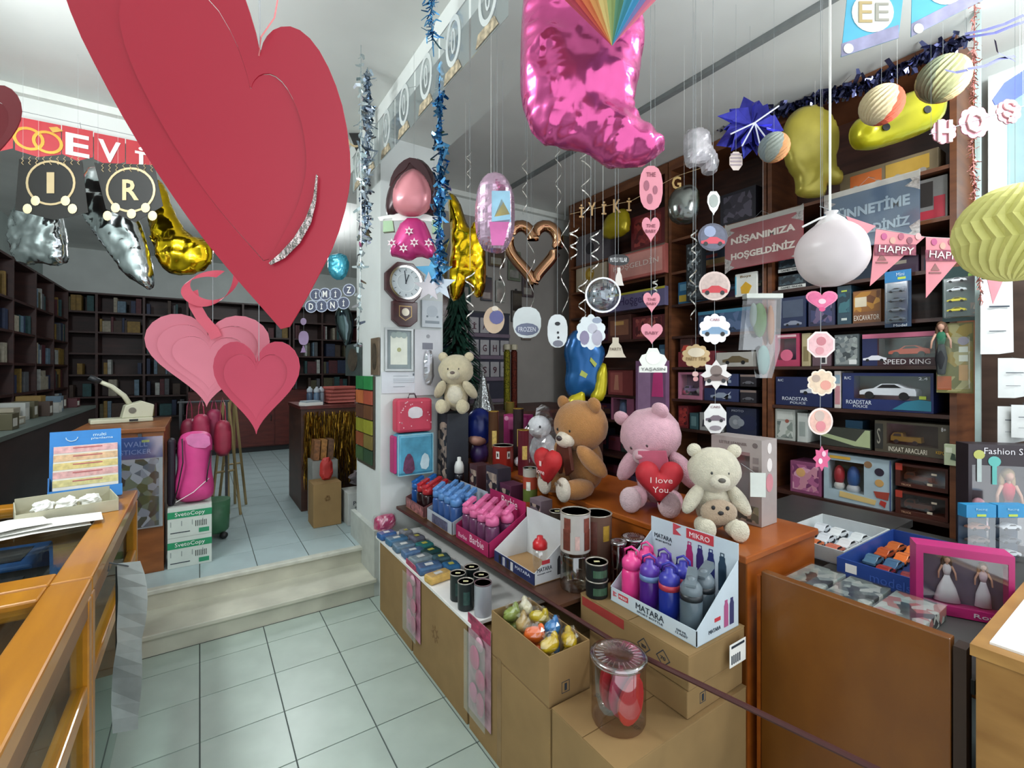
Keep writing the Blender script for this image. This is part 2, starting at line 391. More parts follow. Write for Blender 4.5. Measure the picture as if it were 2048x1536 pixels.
# ---------------------------------------------------------------- wood and glass showcases at the left
OAK = wood('#bd7d1c', '#a3660f', 0.3, (9, 1.2, 9), 0.25); OAKD = wood('#8a5a2c', '#6e4520', 0.4, (9, 1.2, 9))
def showcase(y0, y1, label, stuff_in=True):
    x0, x1 = -0.98, -0.28
    t = thing('glass_showcase', label, 'showcase', ((x0+x1)/2, (y0+y1)/2, 0)); hx = (x1-x0)/2; hy = (y1-y0)/2
    for sx in (-1, 1):
        for sy in (-1, 1):
            a, b = sx*hx, sy*hy
            MB().box(min(a, a-sx*0.045), max(a, a-sx*0.045), min(b, b-sy*0.045), max(b, b-sy*0.045), 0, 0.895).build('post', OAK, t, bevel=0.004)
    for sx in (-1, 1):
        a = sx*hx
        MB().box(min(a, a-sx*0.10), max(a, a-sx*0.10), -hy, hy, 0.90, 0.95).build('top_rail', OAK, t, bevel=0.006)
        MB().box(min(a-sx*0.003, a-sx*0.035), max(a-sx*0.003, a-sx*0.035), -hy+0.045, hy-0.045, 0.845, 0.90).build('apron', OAKD, t)
        MB().box(min(a-sx*0.003, a-sx*0.04), max(a-sx*0.003, a-sx*0.04), -hy+0.045, hy-0.045, 0.585, 0.64).build('middle_rail', OAK, t, bevel=0.005)
        MB().box(min(a-sx*0.015, a-sx*0.02), max(a-sx*0.015, a-sx*0.02), -hy+0.045, hy-0.045, 0.03, 0.585).build('pane', GLASS, t)
        MB().box(min(a-sx*0.015, a-sx*0.02), max(a-sx*0.015, a-sx*0.02), -hy+0.045, hy-0.045, 0.64, 0.845).build('pane', GLASS, t)
    for sy in (-1, 1):
        b = sy*hy
        MB().box(-hx+0.10, hx-0.10, min(b, b-sy*0.10), max(b, b-sy*0.10), 0.90, 0.95).build('top_rail', OAK, t, bevel=0.006)
        MB().box(-hx+0.045, hx-0.045, min(b, b-sy*0.035), max(b, b-sy*0.035), 0.0, 0.895).build('end_panel', OAKD, t)
    MB().box(-hx+0.10, hx-0.10, -hy+0.10, hy-0.10, 0.925, 0.932).build('glass_top', GLASS, t)
    MB().box(-hx+0.05, hx-0.30, -hy+0.05, hy-0.05, 0.60, 0.615).build('inner_shelf', mat('#2b2522', 0.6), t)
    MB().box(-hx+0.004, -hx+0.016, -hy+0.05, hy-0.05, 0.02, 0.845).build('back_panel', mat('#5a3820', 0.6), t)
    return t
showcase(1.955, 3.24, 'oak framed glass showcase next to the steps, papers on top')
showcase(0.62, 1.945, 'oak framed glass showcase nearest the camera with empty glass top')

# ---------------------------------------------------------------- brown counter at the right
PAN = wood('#764614', '#683a0d', 0.35, (2, 5, 3), 0.15); ORG = wood('#a85a1e', '#8f4412', 0.32, (3, 3, 10), 0.2)
ct = thing('brown_counter', 'brown wooden counter with toy trays lying on its sunken top', 'counter', (1.74, 0.64, 0))
MB().box(0, 0.035, -0.24, 0.29, 0.0, 0.85).build('front_panel', PAN, ct, bevel=0.004)
MB().box(0.0, 0.05, 0.292, 0.305, 0, 0.83).build('post', ORG, ct)
MB().box(-0.002, 0.05, -0.272, -0.245, 0, 0.835).build('post', mat('#2e1b0e', 0.6), ct)
MB().box(0.04, 1.45, -0.28, 0.30, 0.70, 0.74).build('worktop', mat('#3b3a38', 0.5), ct)
MB().box(1.40, 1.45, -0.28, 0.30, 0.0, 0.70).build('back_panel', PAN, ct)
# orange cabinet that carries the bears
oc = thing('orange_cabinet', 'glossy orange wooden cabinet under the teddy bears', 'cabinet', (1.99, 2.125, 0))
MB().box(-0.28, 0.28, -1.15, 1.15, 0.0, 0.872).build('body', ORG, oc)
MB().box(-0.295, 0.285, -1.165, 1.15, 0.872, 0.90).build('top', ORG, oc, bevel=0.005)
MB().box(-0.29, -0.28, -1.16, -1.10, 0.0, 0.872).build('corner_post', wood('#7a4314', '#5c2f0c', 0.35, (14, 14, 2)), oc)
TIER = 0.90
# second counter towards the camera, white top
wc = thing('pale_counter', 'pale counter with white laminate top at the right edge', 'counter', (2.118, 0.12, 0))
MB().box(-0.40, 0.60, -0.32, 0.225, 0.0, 0.84).build('body', wood('#a5783f', '#8a5f2d', 0.4, (3, 3, 10)), wc)
MB().box(-0.41, 0.61, -0.33, 0.235, 0.84, 0.87).build('edge_band', wood('#b5874a', '#8a5f2d', 0.4, (3, 3, 10)), wc)
MB().box(-0.37, 0.58, -0.30, 0.205, 0.87, 0.876).build('top', WHITE, wc)
# back display counter, behind the pillar
bc = thing('back_counter', 'dark counter behind the pillar carrying the small tree', 'counter', (2.5, 3.95, 0))
MB().box(-0.94, 0.98, -0.45, 0.45, UPZ, 1.19).build('body', wood('#45241d', '#2d1511', 0.5, (3, 3, 10)), bc)
MB().box(-0.95, 0.98, -0.46, 0.45, 1.19, 1.22).build('top', wood('#5a3226', '#3b1d16', 0.5, (10, 3, 3)), bc)
BCZ = 1.22
# low display: white board on cardboard cartons, dark shelf above it
def carton(name, x0, x1, y0, y1, z0, z1, label, m=CARD, grp='cardboard cartons under the display'):
    t = thing(name, label, 'carton', ((x0+x1)/2, (y0+y1)/2, z0), 0, grp)
    hx, hy, h = (x1-x0)/2, (y1-y0)/2, z1-z0
    MB().box(-hx, hx, -hy, hy, 0, h-0.003).build('body', m, t, bevel=0.004)
    MB().box(-hx, hx, -hy, -0.002, h-0.003, h).build('top_flap', m, t)
    MB().box(-hx, hx, 0.002, hy, h-0.003, h).build('top_flap', m, t)
    return t
c1 = carton('carton', 1.0, 1.66, 2.52, 3.08, 0, 0.465, 'plain brown carton under the white board, beside the pillar')
c2 = carton('carton', 1.0, 1.66, 1.86, 2.50, 0, 0.465, 'brown carton under the white board with a faint round print')
text('\u263c', 0.09, 0.09, mat('#7a5c38', 0.9, var=0), c2, (-0.331, 0.02, 0.25), (0, 0, R(-90)))
c3 = carton('carton', 1.0, 1.66, 1.26, 1.84, 0, 0.43, 'brown carton below the open box of bagged toys')
c4 = carton('carton', 1.0, 1.66, 0.94, 1.25, 0, 0.445, 'big brown carton in front, clear jar standing on it')
text('\u015eEF MAESTRO BEEF', 0.20, 0.02, mat('#4a3926', 0.9, var=0), c4, (-0.16, 0.02, 0.4465), (R(-90), 0, R(-90)))
MB().box(-0.331, -0.3305, 0.02, 0.05, 0.02, 0.44).build('tape', mat('#8a6a3e', 0.3, var=0.1), c3)
wb = MB().box(0.985, 1.64, 1.80, 3.12, 0.468, 0.485).build('white_board', WHITE, bevel=0.002)
tag(wb, 'white laminate board lying on the cartons', 'board')
SHZ = 0.63
sh = thing('display_shelf', 'dark shelf board with long red-brown front rail over the white board', 'shelf', (1.2, 2.4, 0))
p0 = at(795, 1014, Z=SHZ); p1 = at(1245, 1289, Z=SHZ); p2 = at(1760, 1536, Z=SHZ)
rail = [Vector((p.x-1.2, p.y-2.4, SHZ-0.008)) for p in (p0, p1, p2)] + [Vector((0.22, -2.6, SHZ-0.008))]
MB().tube(rail, 0.0085, 6).build('front_rail', mat('#451a17', 0.6, var=0.05), sh)
MB().add([(p0.x-1.2, 0.82, SHZ-0.016), (0.03, -0.91, SHZ-0.016), (0.48, -0.91, SHZ-0.016), (0.48, 0.82, SHZ-0.016),
          (p0.x-1.2, 0.82, SHZ), (0.03, -0.91, SHZ), (0.48, -0.91, SHZ), (0.48, 0.82, SHZ)],
         [(0,3,2,1),(4,5,6,7),(0,1,5,4),(1,2,6,5),(2,3,7,6),(3,0,4,7)]).build('board', wood('#5a3a28', '#3d2518', 0.4, (2, 10, 10)), sh)
for yy in (0.75, -0.85): MB().box(0.40, 0.45, yy-0.03, yy+0.03, 0.49, SHZ-0.016).build('bracket', DGREY, sh)
MB().box(0.20, 0.24, -2.64, -2.60, 0.0, SHZ).build('rail_post', mat('#5c2420', 0.35, var=0.05), sh)
# ---------------------------------------------------------------- boxed toys
def car(parent, L, m, loc, rotz=0.0, truck=False, name='toy_car'):
    prof = [(0,.09),(.0,.17),(.06,.20),(.26,.24),(.40,.34),(.66,.345),(.84,.26),(.98,.24),(1,.18),(1,.09)] if not truck else \
           [(0,.10),(0,.30),(.10,.44),(.38,.46),(.42,.30),(.98,.32),(1,.10)]
    p = [((x-.5)*L, z*L) for x, z in prof]
    o = MB().prism(p, L*0.40, -L*0.20).build(name, m, parent, loc, (0, 0, rotz), bevel=L*0.012)
    g = [((x-.5)*L, z*L) for x, z in ([(.33,.25),(.43,.325),(.64,.33),(.76,.26)] if not truck else [(.07,.31),(.13,.41),(.34,.42),(.36,.31)])]
    MB().prism(g, L*0.01, -L*0.206).build('car_window', BLACK, o)
    for fx in (.19, .80):
        MB().lathe([(L*.03, -L*.02), (L*.085, -L*.02), (L*.085, L*.02), (L*.03, L*.02)], 12).build('wheel', BLACK, o, ((fx-.5)*L, -L*0.19, L*.085), (R(90), 0, 0))
    return o
def front_items(t, w, d, h, items, y):
    y0_ = y
    for k, it in enumerate(items):
        a = it[0]; y = y0_-0.0005*k
        if a == 'r': MB().box((it[2]-.5)*w, (it[3]-.5)*w, y-0.0012, y+0.001, it[4]*h, it[5]*h).build('print_panel', mat(it[1], 0.5, var=0.05), t)
        elif a == 'v': MB().box((it[2]-.5)*w, (it[3]-.5)*w, y-0.0012, y+0.001, it[4]*h, it[5]*h).build('print_panel', blotch(it[1], it[6], 0.5), t)
        elif a == 'd': MB().prism(circle(it[4]*h, 14, (it[2]-.5)*w, it[3]*h), 0.002, y-0.002).build('print_disc', mat(it[1], 0.5, var=0.03), t)
        elif a == 't': text(it[1], it[5]*w, it[6]*h, mat(it[2], 0.5, var=0), t, ((it[3]-.5)*w, y-0.0022, it[4]*h))
        elif a == 'p': MB().prism([((x-.5)*w, z*h) for x, z in it[2]], 0.002, y-0.002).build('print_shape', mat(it[1], 0.5, var=0.03), t)
def box_thing(name, label, cat, loc, rotz, w, d, h, col, items=(), win=None, group=None, inside=None, rough=0.45):
    """carton standing at loc (centre of its base), front towards local -y; win=(x0,x1,z0,z1) cuts a real window with film"""
    t = thing(name, label, cat, (loc[0], loc[1], loc[2]+0.0015), rotz, group)
    m = col if not isinstance(col, str) else mat(col, rough, var=0.05)
    if win:
        dp = min(d*0.55, 0.10); x0, x1, z0, z1 = win; y = -d/2
        MB().box(-w/2, w/2, y+dp, d/2, 0, h).ring([(-w/2,0),(w/2,0),(w/2,h),(-w/2,h)], [((x0-.5)*w,z0*h),((x1-.5)*w,z0*h),((x1-.5)*w,z1*h),((x0-.5)*w,z1*h)], dp, y).build('carton', m, t)
        MB().box((x0-.5)*w, (x1-.5)*w, y+dp-0.002, y+dp-0.0005, z0*h, z1*h).build('inner_card', mat(inside or '#22252e', 0.6, var=0.1), t)
        MB().box((x0-.5)*w, (x1-.5)*w, y+0.002, y+0.003, z0*h, z1*h).build('window_film', FILM, t)
    else:
        MB().box(-w/2, w/2, -d/2, d/2, 0, h).build('carton', m, t, bevel=0.0015)
    for it in items:
        if it[0] == 'car': car(t, it[4]*w, mat(it[1], 0.3, var=0.02), ((it[2]-.5)*w, -d/2+0.05 if win else -d/2-0.0, it[3]*h), truck=len(it) > 5)
        elif it[0] == 'flatcar':
            L = it[4]*w; prof = [(0,.09),(.0,.19),(.22,.23),(.38,.33),(.66,.33),(.84,.25),(1,.2),(1,.09)]
            MB().prism([((it[2]-.5)*w+(x-.5)*L, it[3]*h+z*L) for x, z in prof], 0.002, -d/2-0.002).build('print_car', mat(it[1], 0.5, var=0.02), t)
            for fx in (.2, .8): MB().prism(circle(L*.075, 10, (it[2]-.5)*w+(fx-.5)*L, it[3]*h+.09*L), 0.001, -d/2-0.003).build('print_wheel', BLACK, t)
        elif it[0] == 'ball': MB().ell(((it[2]-.5)*w, -d/2+0.05, it[3]*h), (it[4]*h, 0.035, it[5]*h), 12, 8).build(it[6] if len(it) > 6 else 'toy', mat(it[1], 0.4), t, smooth=True)
    front_items(t, w, d, h, [i for i in items if i[0] in 'rvdtp'], -d/2)
    return t
def wbox(name, label, px0, px1, py0, py1, col, items=(), win=None, cat='toy box', d=0.2, X=3.53, inside=None, snap=True, z0=None, group='boxed toys on the wall shelves'):
    c = (px0+px1)/2; a = at(px0, 740, X=X); b = at(px1, 740, X=X); q = at(c, py1, X=X); tp = at(c, py0, X=X)
    zz = z0 if z0 is not None else (min(LEV, key=lambda l: abs(l-q.z)) if snap else q.z)
    h = tp.z - q.z
    up = [l for l in LEV if l > zz+0.01]
    if snap and z0 is None and up: h = min(h, up[0]-0.026-zz)
    return box_thing(name, label, cat, (X+d/2, (a.y+b.y)/2, zz), R(-90), (a.y-b.y)-0.004, d, h, col, items, win, group, inside)
# unit nearest the camera
wbox('toy_car_box', 'long dark maroon toy car box with an orange sports car and speed lettering', 1724, 1874, 665, 731, '#3a1a22',
     [('r', '#c86a86', 0, 1, .86, 1), ('car', '#c8461c', .64, .26, .55), ('r', '#1c2450', 0, .22, 0, .86), ('flatcar', '#e8e8ee', .18, .12, .34), ('t', 'SPEED KING', '#e8e4e4', .62, .12, .62, .15)], (.24, .98, .24, .84))
wbox('toy_car_box', 'dark blue remote police car box with a white sports car, lime price tag', 1684, 1868, 742, 818, '#1d2c62',
     [('car', '#d9dde2', .52, .30, .62), ('t', 'ROADSTAR', '#e6ecf4', .20, .20, .30, .11), ('t', 'POLICE', '#e6ecf4', .22, .09, .17, .07), ('t', '2.4', '#dfe6ee', .90, .86, .09, .07), ('t', 'R/C', '#dfe6ee', .07, .86, .08, .08),
      ('p', '#2f7f96', [(.58, .05), (.98, .05), (.98, .30), (.86, .33), (.72, .26)]), ('r', '#b9cc4c', .86, .93, .34, .42)], (.14, .97, .30, .92), inside='#232b38')
wbox('toy_car_box', 'dark blue car box lettered in white, left of the larger police car box', 1551, 1664, 757, 815, '#1a2550',
     [('flatcar', '#c9cdd6', .70, .38, .48), ('t', 'ROADSTAR', '#e0e6ee', .36, .24, .46, .12), ('t', 'POLICE', '#e0e6ee', .42, .10, .28, .08), ('t', 'R/C', '#dfe6ee', .10, .88, .10, .08)])
wbox('toy_box', 'narrow white and pink toy box between two police car boxes', 1668, 1682, 738, 812, '#dcd3cc', [('r', '#c88a90', .1, .9, .1, .6), ('r', '#8fa6b4', .1, .9, .66, .9)])
wbox('construction_toy_box', 'khaki construction vehicle box with block lettering', 1749, 1900, 843, 908, '#4b4436',
     [('car', '#8a6a24', .42, .30, .42, 1), ('t', 'INSAAT ARACLARI', '#ded8c4', .46, .13, .52, .15), ('t', 'KEP\u00c7E', '#c79a2a', .90, .16, .13, .11), ('t', '8+', '#dcdcdc', .93, .86, .06, .12), ('r', '#2a2924', 0, .12, .1, .9), ('t', 'S', '#8d8a7c', .06, .5, .05, .5)], (.17, .86, .28, .93), inside='#3a3224')
pf = wbox('small_packet', 'small pale green packet hooked on the shelf edge beside the khaki box', 1887, 1921, 890, 932, '#b9c2a0', [('p', '#3a4a3a', [(.4,.3),(.75,.25),(.7,.55),(.5,.6)]), ('r', '#d8dcc4', .1, .5, .6, .85)], d=0.03, X=3.455, snap=False, cat='packet')
wbox('toy_box', 'purple and pink doll accessory box low on the shelf', 1580, 1643, 935, 998, '#8d4a6e', [('v', ['#b0628a', '#d8a0b4', '#7a3a64', '#c98a9a'], .08, .92, .1, .9, 30), ('d', '#d8a66a', .35, .66, .14)])
wbox('dough_toy_box', 'wide pale blue dough toy box with red and blue figures in its window', 1647, 1783, 926, 1022, '#a9bcc4',
     [('ball', '#b03038', .20, .52, .10, .22, 'figure'), ('ball', '#d8d4cc', .20, .30, .10, .10, 'figure'), ('ball', '#2a5a9a', .42, .52, .12, .24, 'figure'), ('ball', '#c9ccd0', .42, .28, .13, .11, 'figure'),
      ('d', '#8a6a4a', .68, .86, .07), ('d', '#2a2030', .84, .74, .08), ('d', '#c89a5a', .84, .52, .075), ('p', '#d8bb7a', [(.25,.10),(.78,.06),(.80,.16),(.26,.22)]), ('p', '#a04030', [(.76,.34),(.98,.36),(.96,.20),(.80,.22)]), ('p', '#b0352c', [(.84,.1),(.92,.04),(.94,.16),(.86,.18)]),
      ('r', '#d9a83a', .10, .42, .90, .96), ('r', '#3a4a7a', .985, 1, 0, 1)], (.08, .62, .22, .86), inside='#24463c')
for k, zz in enumerate((0.73, 0.895)):
    wbox('toy_truck_box', ['lower', 'upper'][k] + ' of two stacked dark red pickup boxes at the shelf end', 1790, 1897, 945, 992, '#4a1f14',
         [('car', '#5a2a14', .42, .22, .55, 1), ('r', '#b03a2a', 0, .14, .70, 1), ('r', '#d8c8b0', .62, .72, .20, .30), ('r', '#d8c8b0', .70, .80, .66, .74), ('t', 'TRUCK', '#c9a080', .22, .10, .2, .08)], (.10, .95, .18, .90), z0=zz, inside='#2a130c', group='stacked pickup boxes')
wbox('toy_car_box', 'dark box with a silver toy behind the octagon tag', 1668, 1718, 668, 731, '#4d5557', [('v', ['#6a7274', '#868c8a', '#3f4648', '#9aa09c'], .05, .95, .05, .95, 40), ('r', '#dfe0dd', .62, .92, .05, .2)])
wbox('toy_box', 'pink house shaped toy box left of the narrow beige box', 1549, 1599, 668, 733, '#b23a5c', [('d', '#e06a8a', .5, .34, .18), ('r', '#f0c8cc', .12, .88, .90, .97)], (.12, .88, .2, .86), inside='#8d5a6a')
wbox('toy_box', 'narrow beige box beside the pink house shaped box', 1603, 1621, 667, 733, '#b8a880', [('r', '#8a7a52', .2, .8, .15, .6)])
wbox('toy_box', 'white box with a small dark print behind the octagon tag', 1624, 1662, 690, 733, '#6a5058', [('r', '#dcd8d4', .45, .8, .1, .5), ('r', '#2c2a30', .52, .72, .15, .4)])
wbox('excavator_box', 'brown toy excavator box with large white lettering', 1705, 1763, 588, 653, '#7a4a22', [('v', ['#b07a2a', '#c8903a', '#6a3c18', '#8d5a22'], .04, .96, .34, .96, 24), ('r', '#d8cbb0', .08, .5, .5, .8), ('t', 'EXCAVATOR', '#e2d8c8', .5, .16, .9, .16)])
wbox('toy_box', 'tall dark teal box left of the excavator box', 1674, 1703, 560, 652, '#22404e', [('r', '#c8d0c8', .3, .7, .1, .16), ('r', '#b9cc4c', .3, .7, .84, .88), ('v', ['#2c5a66', '#1c3440', '#3a6a72'], .1, .9, .3, .8, 30)])
wbox('toy_box', 'navy box with a grey vehicle print behind the pink heart tag', 1560, 1612, 590, 652, '#1e2a4c', [('r', '#4a5468', .1, .9, .35, .9), ('flatcar', '#8a90a0', .5, .05, .7)])
wbox('toy_box', 'dark navy box under the white round balloon', 1616, 1670, 598, 652, '#2a2c4a', [('v', ['#3c4064', '#22243c', '#6a5a78'], .1, .9, .1, .9, 30)])
wbox('picture_book_box', 'white picture box with a grey figure left of the round pink tag', 1550, 1590, 818, 880, '#b4b8b0', [('v', ['#8a948c', '#6a7470', '#a8b0a4', '#c8ccc4'], .1, .9, .08, .6, 30), ('d', '#a05a4a', .62, .62, .06), ('r', '#cfd2ca', .1, .9, .66, .92)])
wbox('toy_box', 'narrow white box beside the white picture box', 1594, 1615, 822, 880, '#c4c8c2', [('r', '#9aa29c', .2, .8, .2, .7)])
wbox('toy_box', 'small teal blue box behind the pale green toy ramp', 1690, 1726, 832, 882, '#2a5a7a', [('r', '#6aa0b8', .15, .85, .3, .7), ('r', '#b4c4cc', .2, .8, .45, .6)], X=3.66, d=0.12)
wbox('toy_ramp', 'pale green toy ramp on its card, left of the khaki box', 1640, 1742, 858, 896, '#3a3c34', [('p', '#a8b488', [(.0, .5), (.0, .7), (.72, .36), (.9, .98), (.99, .98), (.99, .1), (.7, .12)]), ('r', '#b46a50', .80, .96, .22, .5)], X=3.53, d=0.05)
def blister(name, label, cat, px0, px1, py0, py1, col, m_items, X=None, Y=None, D=None, hookz=0.02, group=None, film=True, rotz=None):
    """flat backing card with a clear blister, hung in front of a shelf or wall"""
    kw = dict(X=X) if X is not None else (dict(Y=Y) if Y is not None else dict(D=D))
    c = (px0+px1)/2; q = at(c, py1, **kw); s = depth(q)/FPX
    if X is not None: w = at(px0, 740, X=X).y - at(px1, 740, X=X).y; rz = R(-90)
    elif Y is not None: w = at(px1, 740, Y=Y).x - at(px0, 740, Y=Y).x; rz = 0
    else: w = (px1-px0)*s; rz = -YAW
    if rotz is not None: rz = rotz
    h = (py1-py0)*s
    t = thing(name, label, cat, q, rz, group)
    MB().box(-w/2, w/2, 0, 0.004, 0, h).build('backing_card', mat(col, 0.5, var=0.05) if isinstance(col, str) else col, t)
    if film: MB().box(-w*.46, w*.46, -0.03, 0.0, h*.06, h*.80).build('blister', FILM, t, bevel=0.006)
    front_items(t, w, 0, h, [i for i in m_items if i[0] in 'rvdtp'], 0)
    for it in m_items:
        if it[0] == 'car': car(t, it[4]*w, mat(it[1], 0.3, var=0.02), ((it[2]-.5)*w, -0.004-it[4]*w*0.2, it[3]*h))
    return t
blister('car_blister_pack', 'blue topped blister card of small dark cars hung on the shelf', 'toy pack', 1769, 1822, 541, 654, '#243c58', [('r', '#2e7ab0', 0, 1, .80, 1), ('r', '#b9cc4c', .5, .8, .84, .88), ('t', 'Mini', '#bcd4e4', .6, .93, .3, .06), ('car', '#4a5460', .5, .60, .62), ('car', '#3a4450', .5, .43, .62), ('car', '#5a6068', .5, .26, .62), ('car', '#4e565e', .5, .10, .62), ('t', 'Model', '#d8dce0', .6, .03, .5, .045)], X=3.47)
blister('car_blister_pack', 'dark green blister card with two white and two yellow cars', 'toy pack', 1884, 1963, 532, 642, '#183634', [('car', '#d8dadb', .40, .70, .48), ('car', '#ccd2d6', .40, .53, .48), ('car', '#c9bc2a', .40, .34, .48), ('car', '#c9bc2a', .40, .16, .48), ('r', '#8fb44a', .66, .80, .80, .85), ('v', ['#6a4a3a', '#a08a7a', '#2a2c2c'], .72, .95, .12, .32, 40)], X=3.40)
dp = blister('doll_blister_pack', 'clear oval doll pack with green and gold backing hung at the shelf end', 'doll pack', 1872, 1946, 646, 786, '#7a7440', [('v', ['#8a8250', '#6a6a3a', '#a09a6a', '#94803a'], .03, .97, .02, .98, 20), ('r', '#a8542a', .02, .42, .04, .24), ('r', '#cfd4c4', .62, .86, .45, .54), ('r', '#cfd4c4', .62, .86, .58, .66), ('r', '#b8905a', .62, .86, .18, .40), ('d', '#8d8698', .74, .74, .06)], X=3.42)
def doll(parent, loc, h, skin, hair, dress, skirt, rotz=0, flare=0.16):
    """fashion doll: skirt and bodice, arms, head with hair"""
    o = MB().lathe([(h*.05, 0), (h*flare, .02*h), (h*(.07+flare*.35), h*.30), (h*.055, h*.52), (h*.045, h*.56)], 14, sy=0.5).build('skirt', mat(skirt, 0.6), parent, loc, (0, 0, rotz), smooth=True)
    MB().lathe([(h*.045, h*.56), (h*.07, h*.66), (h*.072, h*.74), (h*.03, h*.79)], 12, sy=0.55).build('bodice', mat(dress, 0.6), o, smooth=True)
    MB().lathe([(h*.022, h*.77), (h*.022, h*.83)], 8).ell((0, 0, h*.88), (h*.055, h*.055, h*.07), 10, 8).build('doll_head', mat(skin, 0.5), o, smooth=True)
    MB().ell((0, h*.018, h*.90), (h*.075, h*.06, h*.085), 10, 8).ell((-h*.06, h*.03, h*.80), (h*.035, h*.03, h*.12), 8, 6).ell((h*.06, h*.03, h*.80), (h*.035, h*.03, h*.12), 8, 6).build('doll_hair', mat(hair, 0.6, bump=0.3), o, smooth=True)
    for s in (-1, 1): MB().tube([(s*h*.075, 0, h*.755), (s*h*.13, -h*.01, h*.62), (s*h*.14, -h*.03, h*.48)], [h*.022, h*.018, h*.014], 6).build('doll_arm', mat(skin, 0.5), o, smooth=True)
    return o
doll(dp, (-0.05, -0.02, 0.10), 0.30, '#c89a84', '#6a4a34', '#1f6a4a', '#14161c', flare=0.06)
# middle unit
wbox('toy_camper_box', 'pink toy camper box with a clear window', 1356, 1404, 748, 802, '#c07a92', [('car', '#8a6f98', .5, .22, .62, 1), ('ball', '#c84a72', .2, .26, .14, .1), ('ball', '#d8d0d4', .78, .32, .13, .13)], (.08, .90, .14, .92), inside='#7a5a76')
for k, (a, b) in enumerate(((748, 772), (776, 801))):
    wbox('toy_plane_box', ['upper', 'lower'][k] + ' of two stacked slate blue toy plane boxes', 1408, 1477, a, b, '#343c62', [('flatcar', '#9aa6b8', .5, .1, .6), ('p', '#c4ccd8', [(.55,.2),(.8,.8),(.68,.2)])], snap=False, z0=1.345+(0.125 if k == 0 else 0.0), group='stacked plane boxes')
    wbox('toy_car_box', ['upper', 'lower'][k] + ' of two small dark car boxes next to the shelf post', 1480, 1513, a, b, '#2a262c', [('r', '#8d7a72', 0, 1, .82, 1), ('flatcar', '#6a6a70', .5, .15, .7)], snap=False, z0=1.345+(0.125 if k == 0 else 0.0), group='stacked small car boxes')
wbox('toy_motorbike_box', 'wide navy box with a grey toy motorbike print', 1452, 1513, 815, 869, '#2a3048', [('d', '#8d9298', .32, .45, .26), ('d', '#262c4a', .76, .45, .3), ('d', '#b0b4ba', .32, .45, .10), ('d', '#9aa0a8', .5, .45, .14), ('t', 'MOTO', '#aab0bc', .4, .88, .4, .08)])
wbox('toy_box', 'red toy box at the bottom left of the middle shelf', 1356, 1376, 824, 868, '#6a2226', [('v', ['#8a2a2a', '#a83a34', '#4a181c'], .1, .9, .1, .9, 40)])
wbox('toy_box', 'small teal box beside the red toy box', 1379, 1396, 836, 868, '#3a5a60', [('r', '#6a8a8c', .2, .8, .2, .8)])
wbox('toy_box', 'white box peeping out behind the octagonal car tag', 1399, 1446, 832, 868, '#a8a8a6', [('p', '#4a4a50', [(.1,.2),(.5,.3),(.4,.7),(.15,.6)])])
wbox('toy_car_box', 'white box with a bronze sports car print', 1432, 1512, 706, 735, '#b9b4ac', [('flatcar', '#6a5a3e', .5, .12, .66)])
wbox('toy_box', 'flat red box lying behind the scalloped car tag', 1356, 1428, 704, 735, '#7a2c34', [('r', '#a84a4a', .1, .9, .5, .9), ('r', '#d8b04a', .6, .68, .6, .8)])
wbox('toy_box', 'slate blue wide box behind the red car tag', 1396, 1512, 604, 651, '#2c3c58', [('v', ['#3a5474', '#24344c', '#55688a'], .05, .95, .1, .9, 18), ('r', '#3e7a94', 0, 1, .86, 1)])
wbox('toy_box', 'bright blue and yellow box left of the red car tag', 1356, 1393, 578, 622, '#2c6a92', [('r', '#c8a83a', .05, .55, .1, .4), ('r', '#6aa0bc', .1, .9, .6, .9)])
wbox('toy_box', 'brown and red box below the round car tag', 1360, 1384, 662, 690, '#5a3430', [('p', '#c84a3a', [(.1,.1),(.9,.1),(.7,.5),(.3,.5)]), ('r', '#3a2420', .1, .9, .6, .9)], z0=1.752, snap=False, d=0.1)
for k, (a, b) in enumerate(((520, 549), (555, 584))):
    wbox('game_box', ['upper', 'lower'][k] + ' of two stacked dark game boxes with white label strip', 1556, 1612, a, b, '#1e2228', [('r', '#d4d4ce', 0, 1, .04, .26), ('t', 'GAMES FINDER', '#22262c', .5, .15, .8, .14), ('v', ['#2a3a44', '#1a2228', '#4a5a60'], .05, .95, .34, .95, 40)], z0=2.18+(0.125 if k == 0 else 0.0), snap=False, group='stacked game boxes')
wbox('toy_box', 'dark box behind the purple rosette', 1440, 1512, 330, 395, '#23202a', [('v', ['#3a3440', '#2a2630', '#5a5462'], .1, .9, .1, .9, 20)])
wbox('toy_box', 'black lettered box strip left of the engagement sign', 1372, 1404, 440, 555, '#23272a', [('v', ['#3a4044', '#1c2022', '#7a8286', '#2a2e32'], .08, .92, .05, .95, 50)], z0=2.18, snap=False, d=0.06, X=3.43)
wbox('yellow_card', 'white card with a yellow star print below the engagement sign', 1470, 1514, 546, 592, '#e0e0d8', [('p', '#d8a628', [(.3,.12),(.62,.08),(.78,.4),(.5,.62),(.26,.4)]), ('t', 'Boya', '#7a5a20', .5, .84, .5, .14), ('r', '#6ab0c8', 0, .06, .1, .9)], d=0.02, X=3.46, snap=False, cat='card')
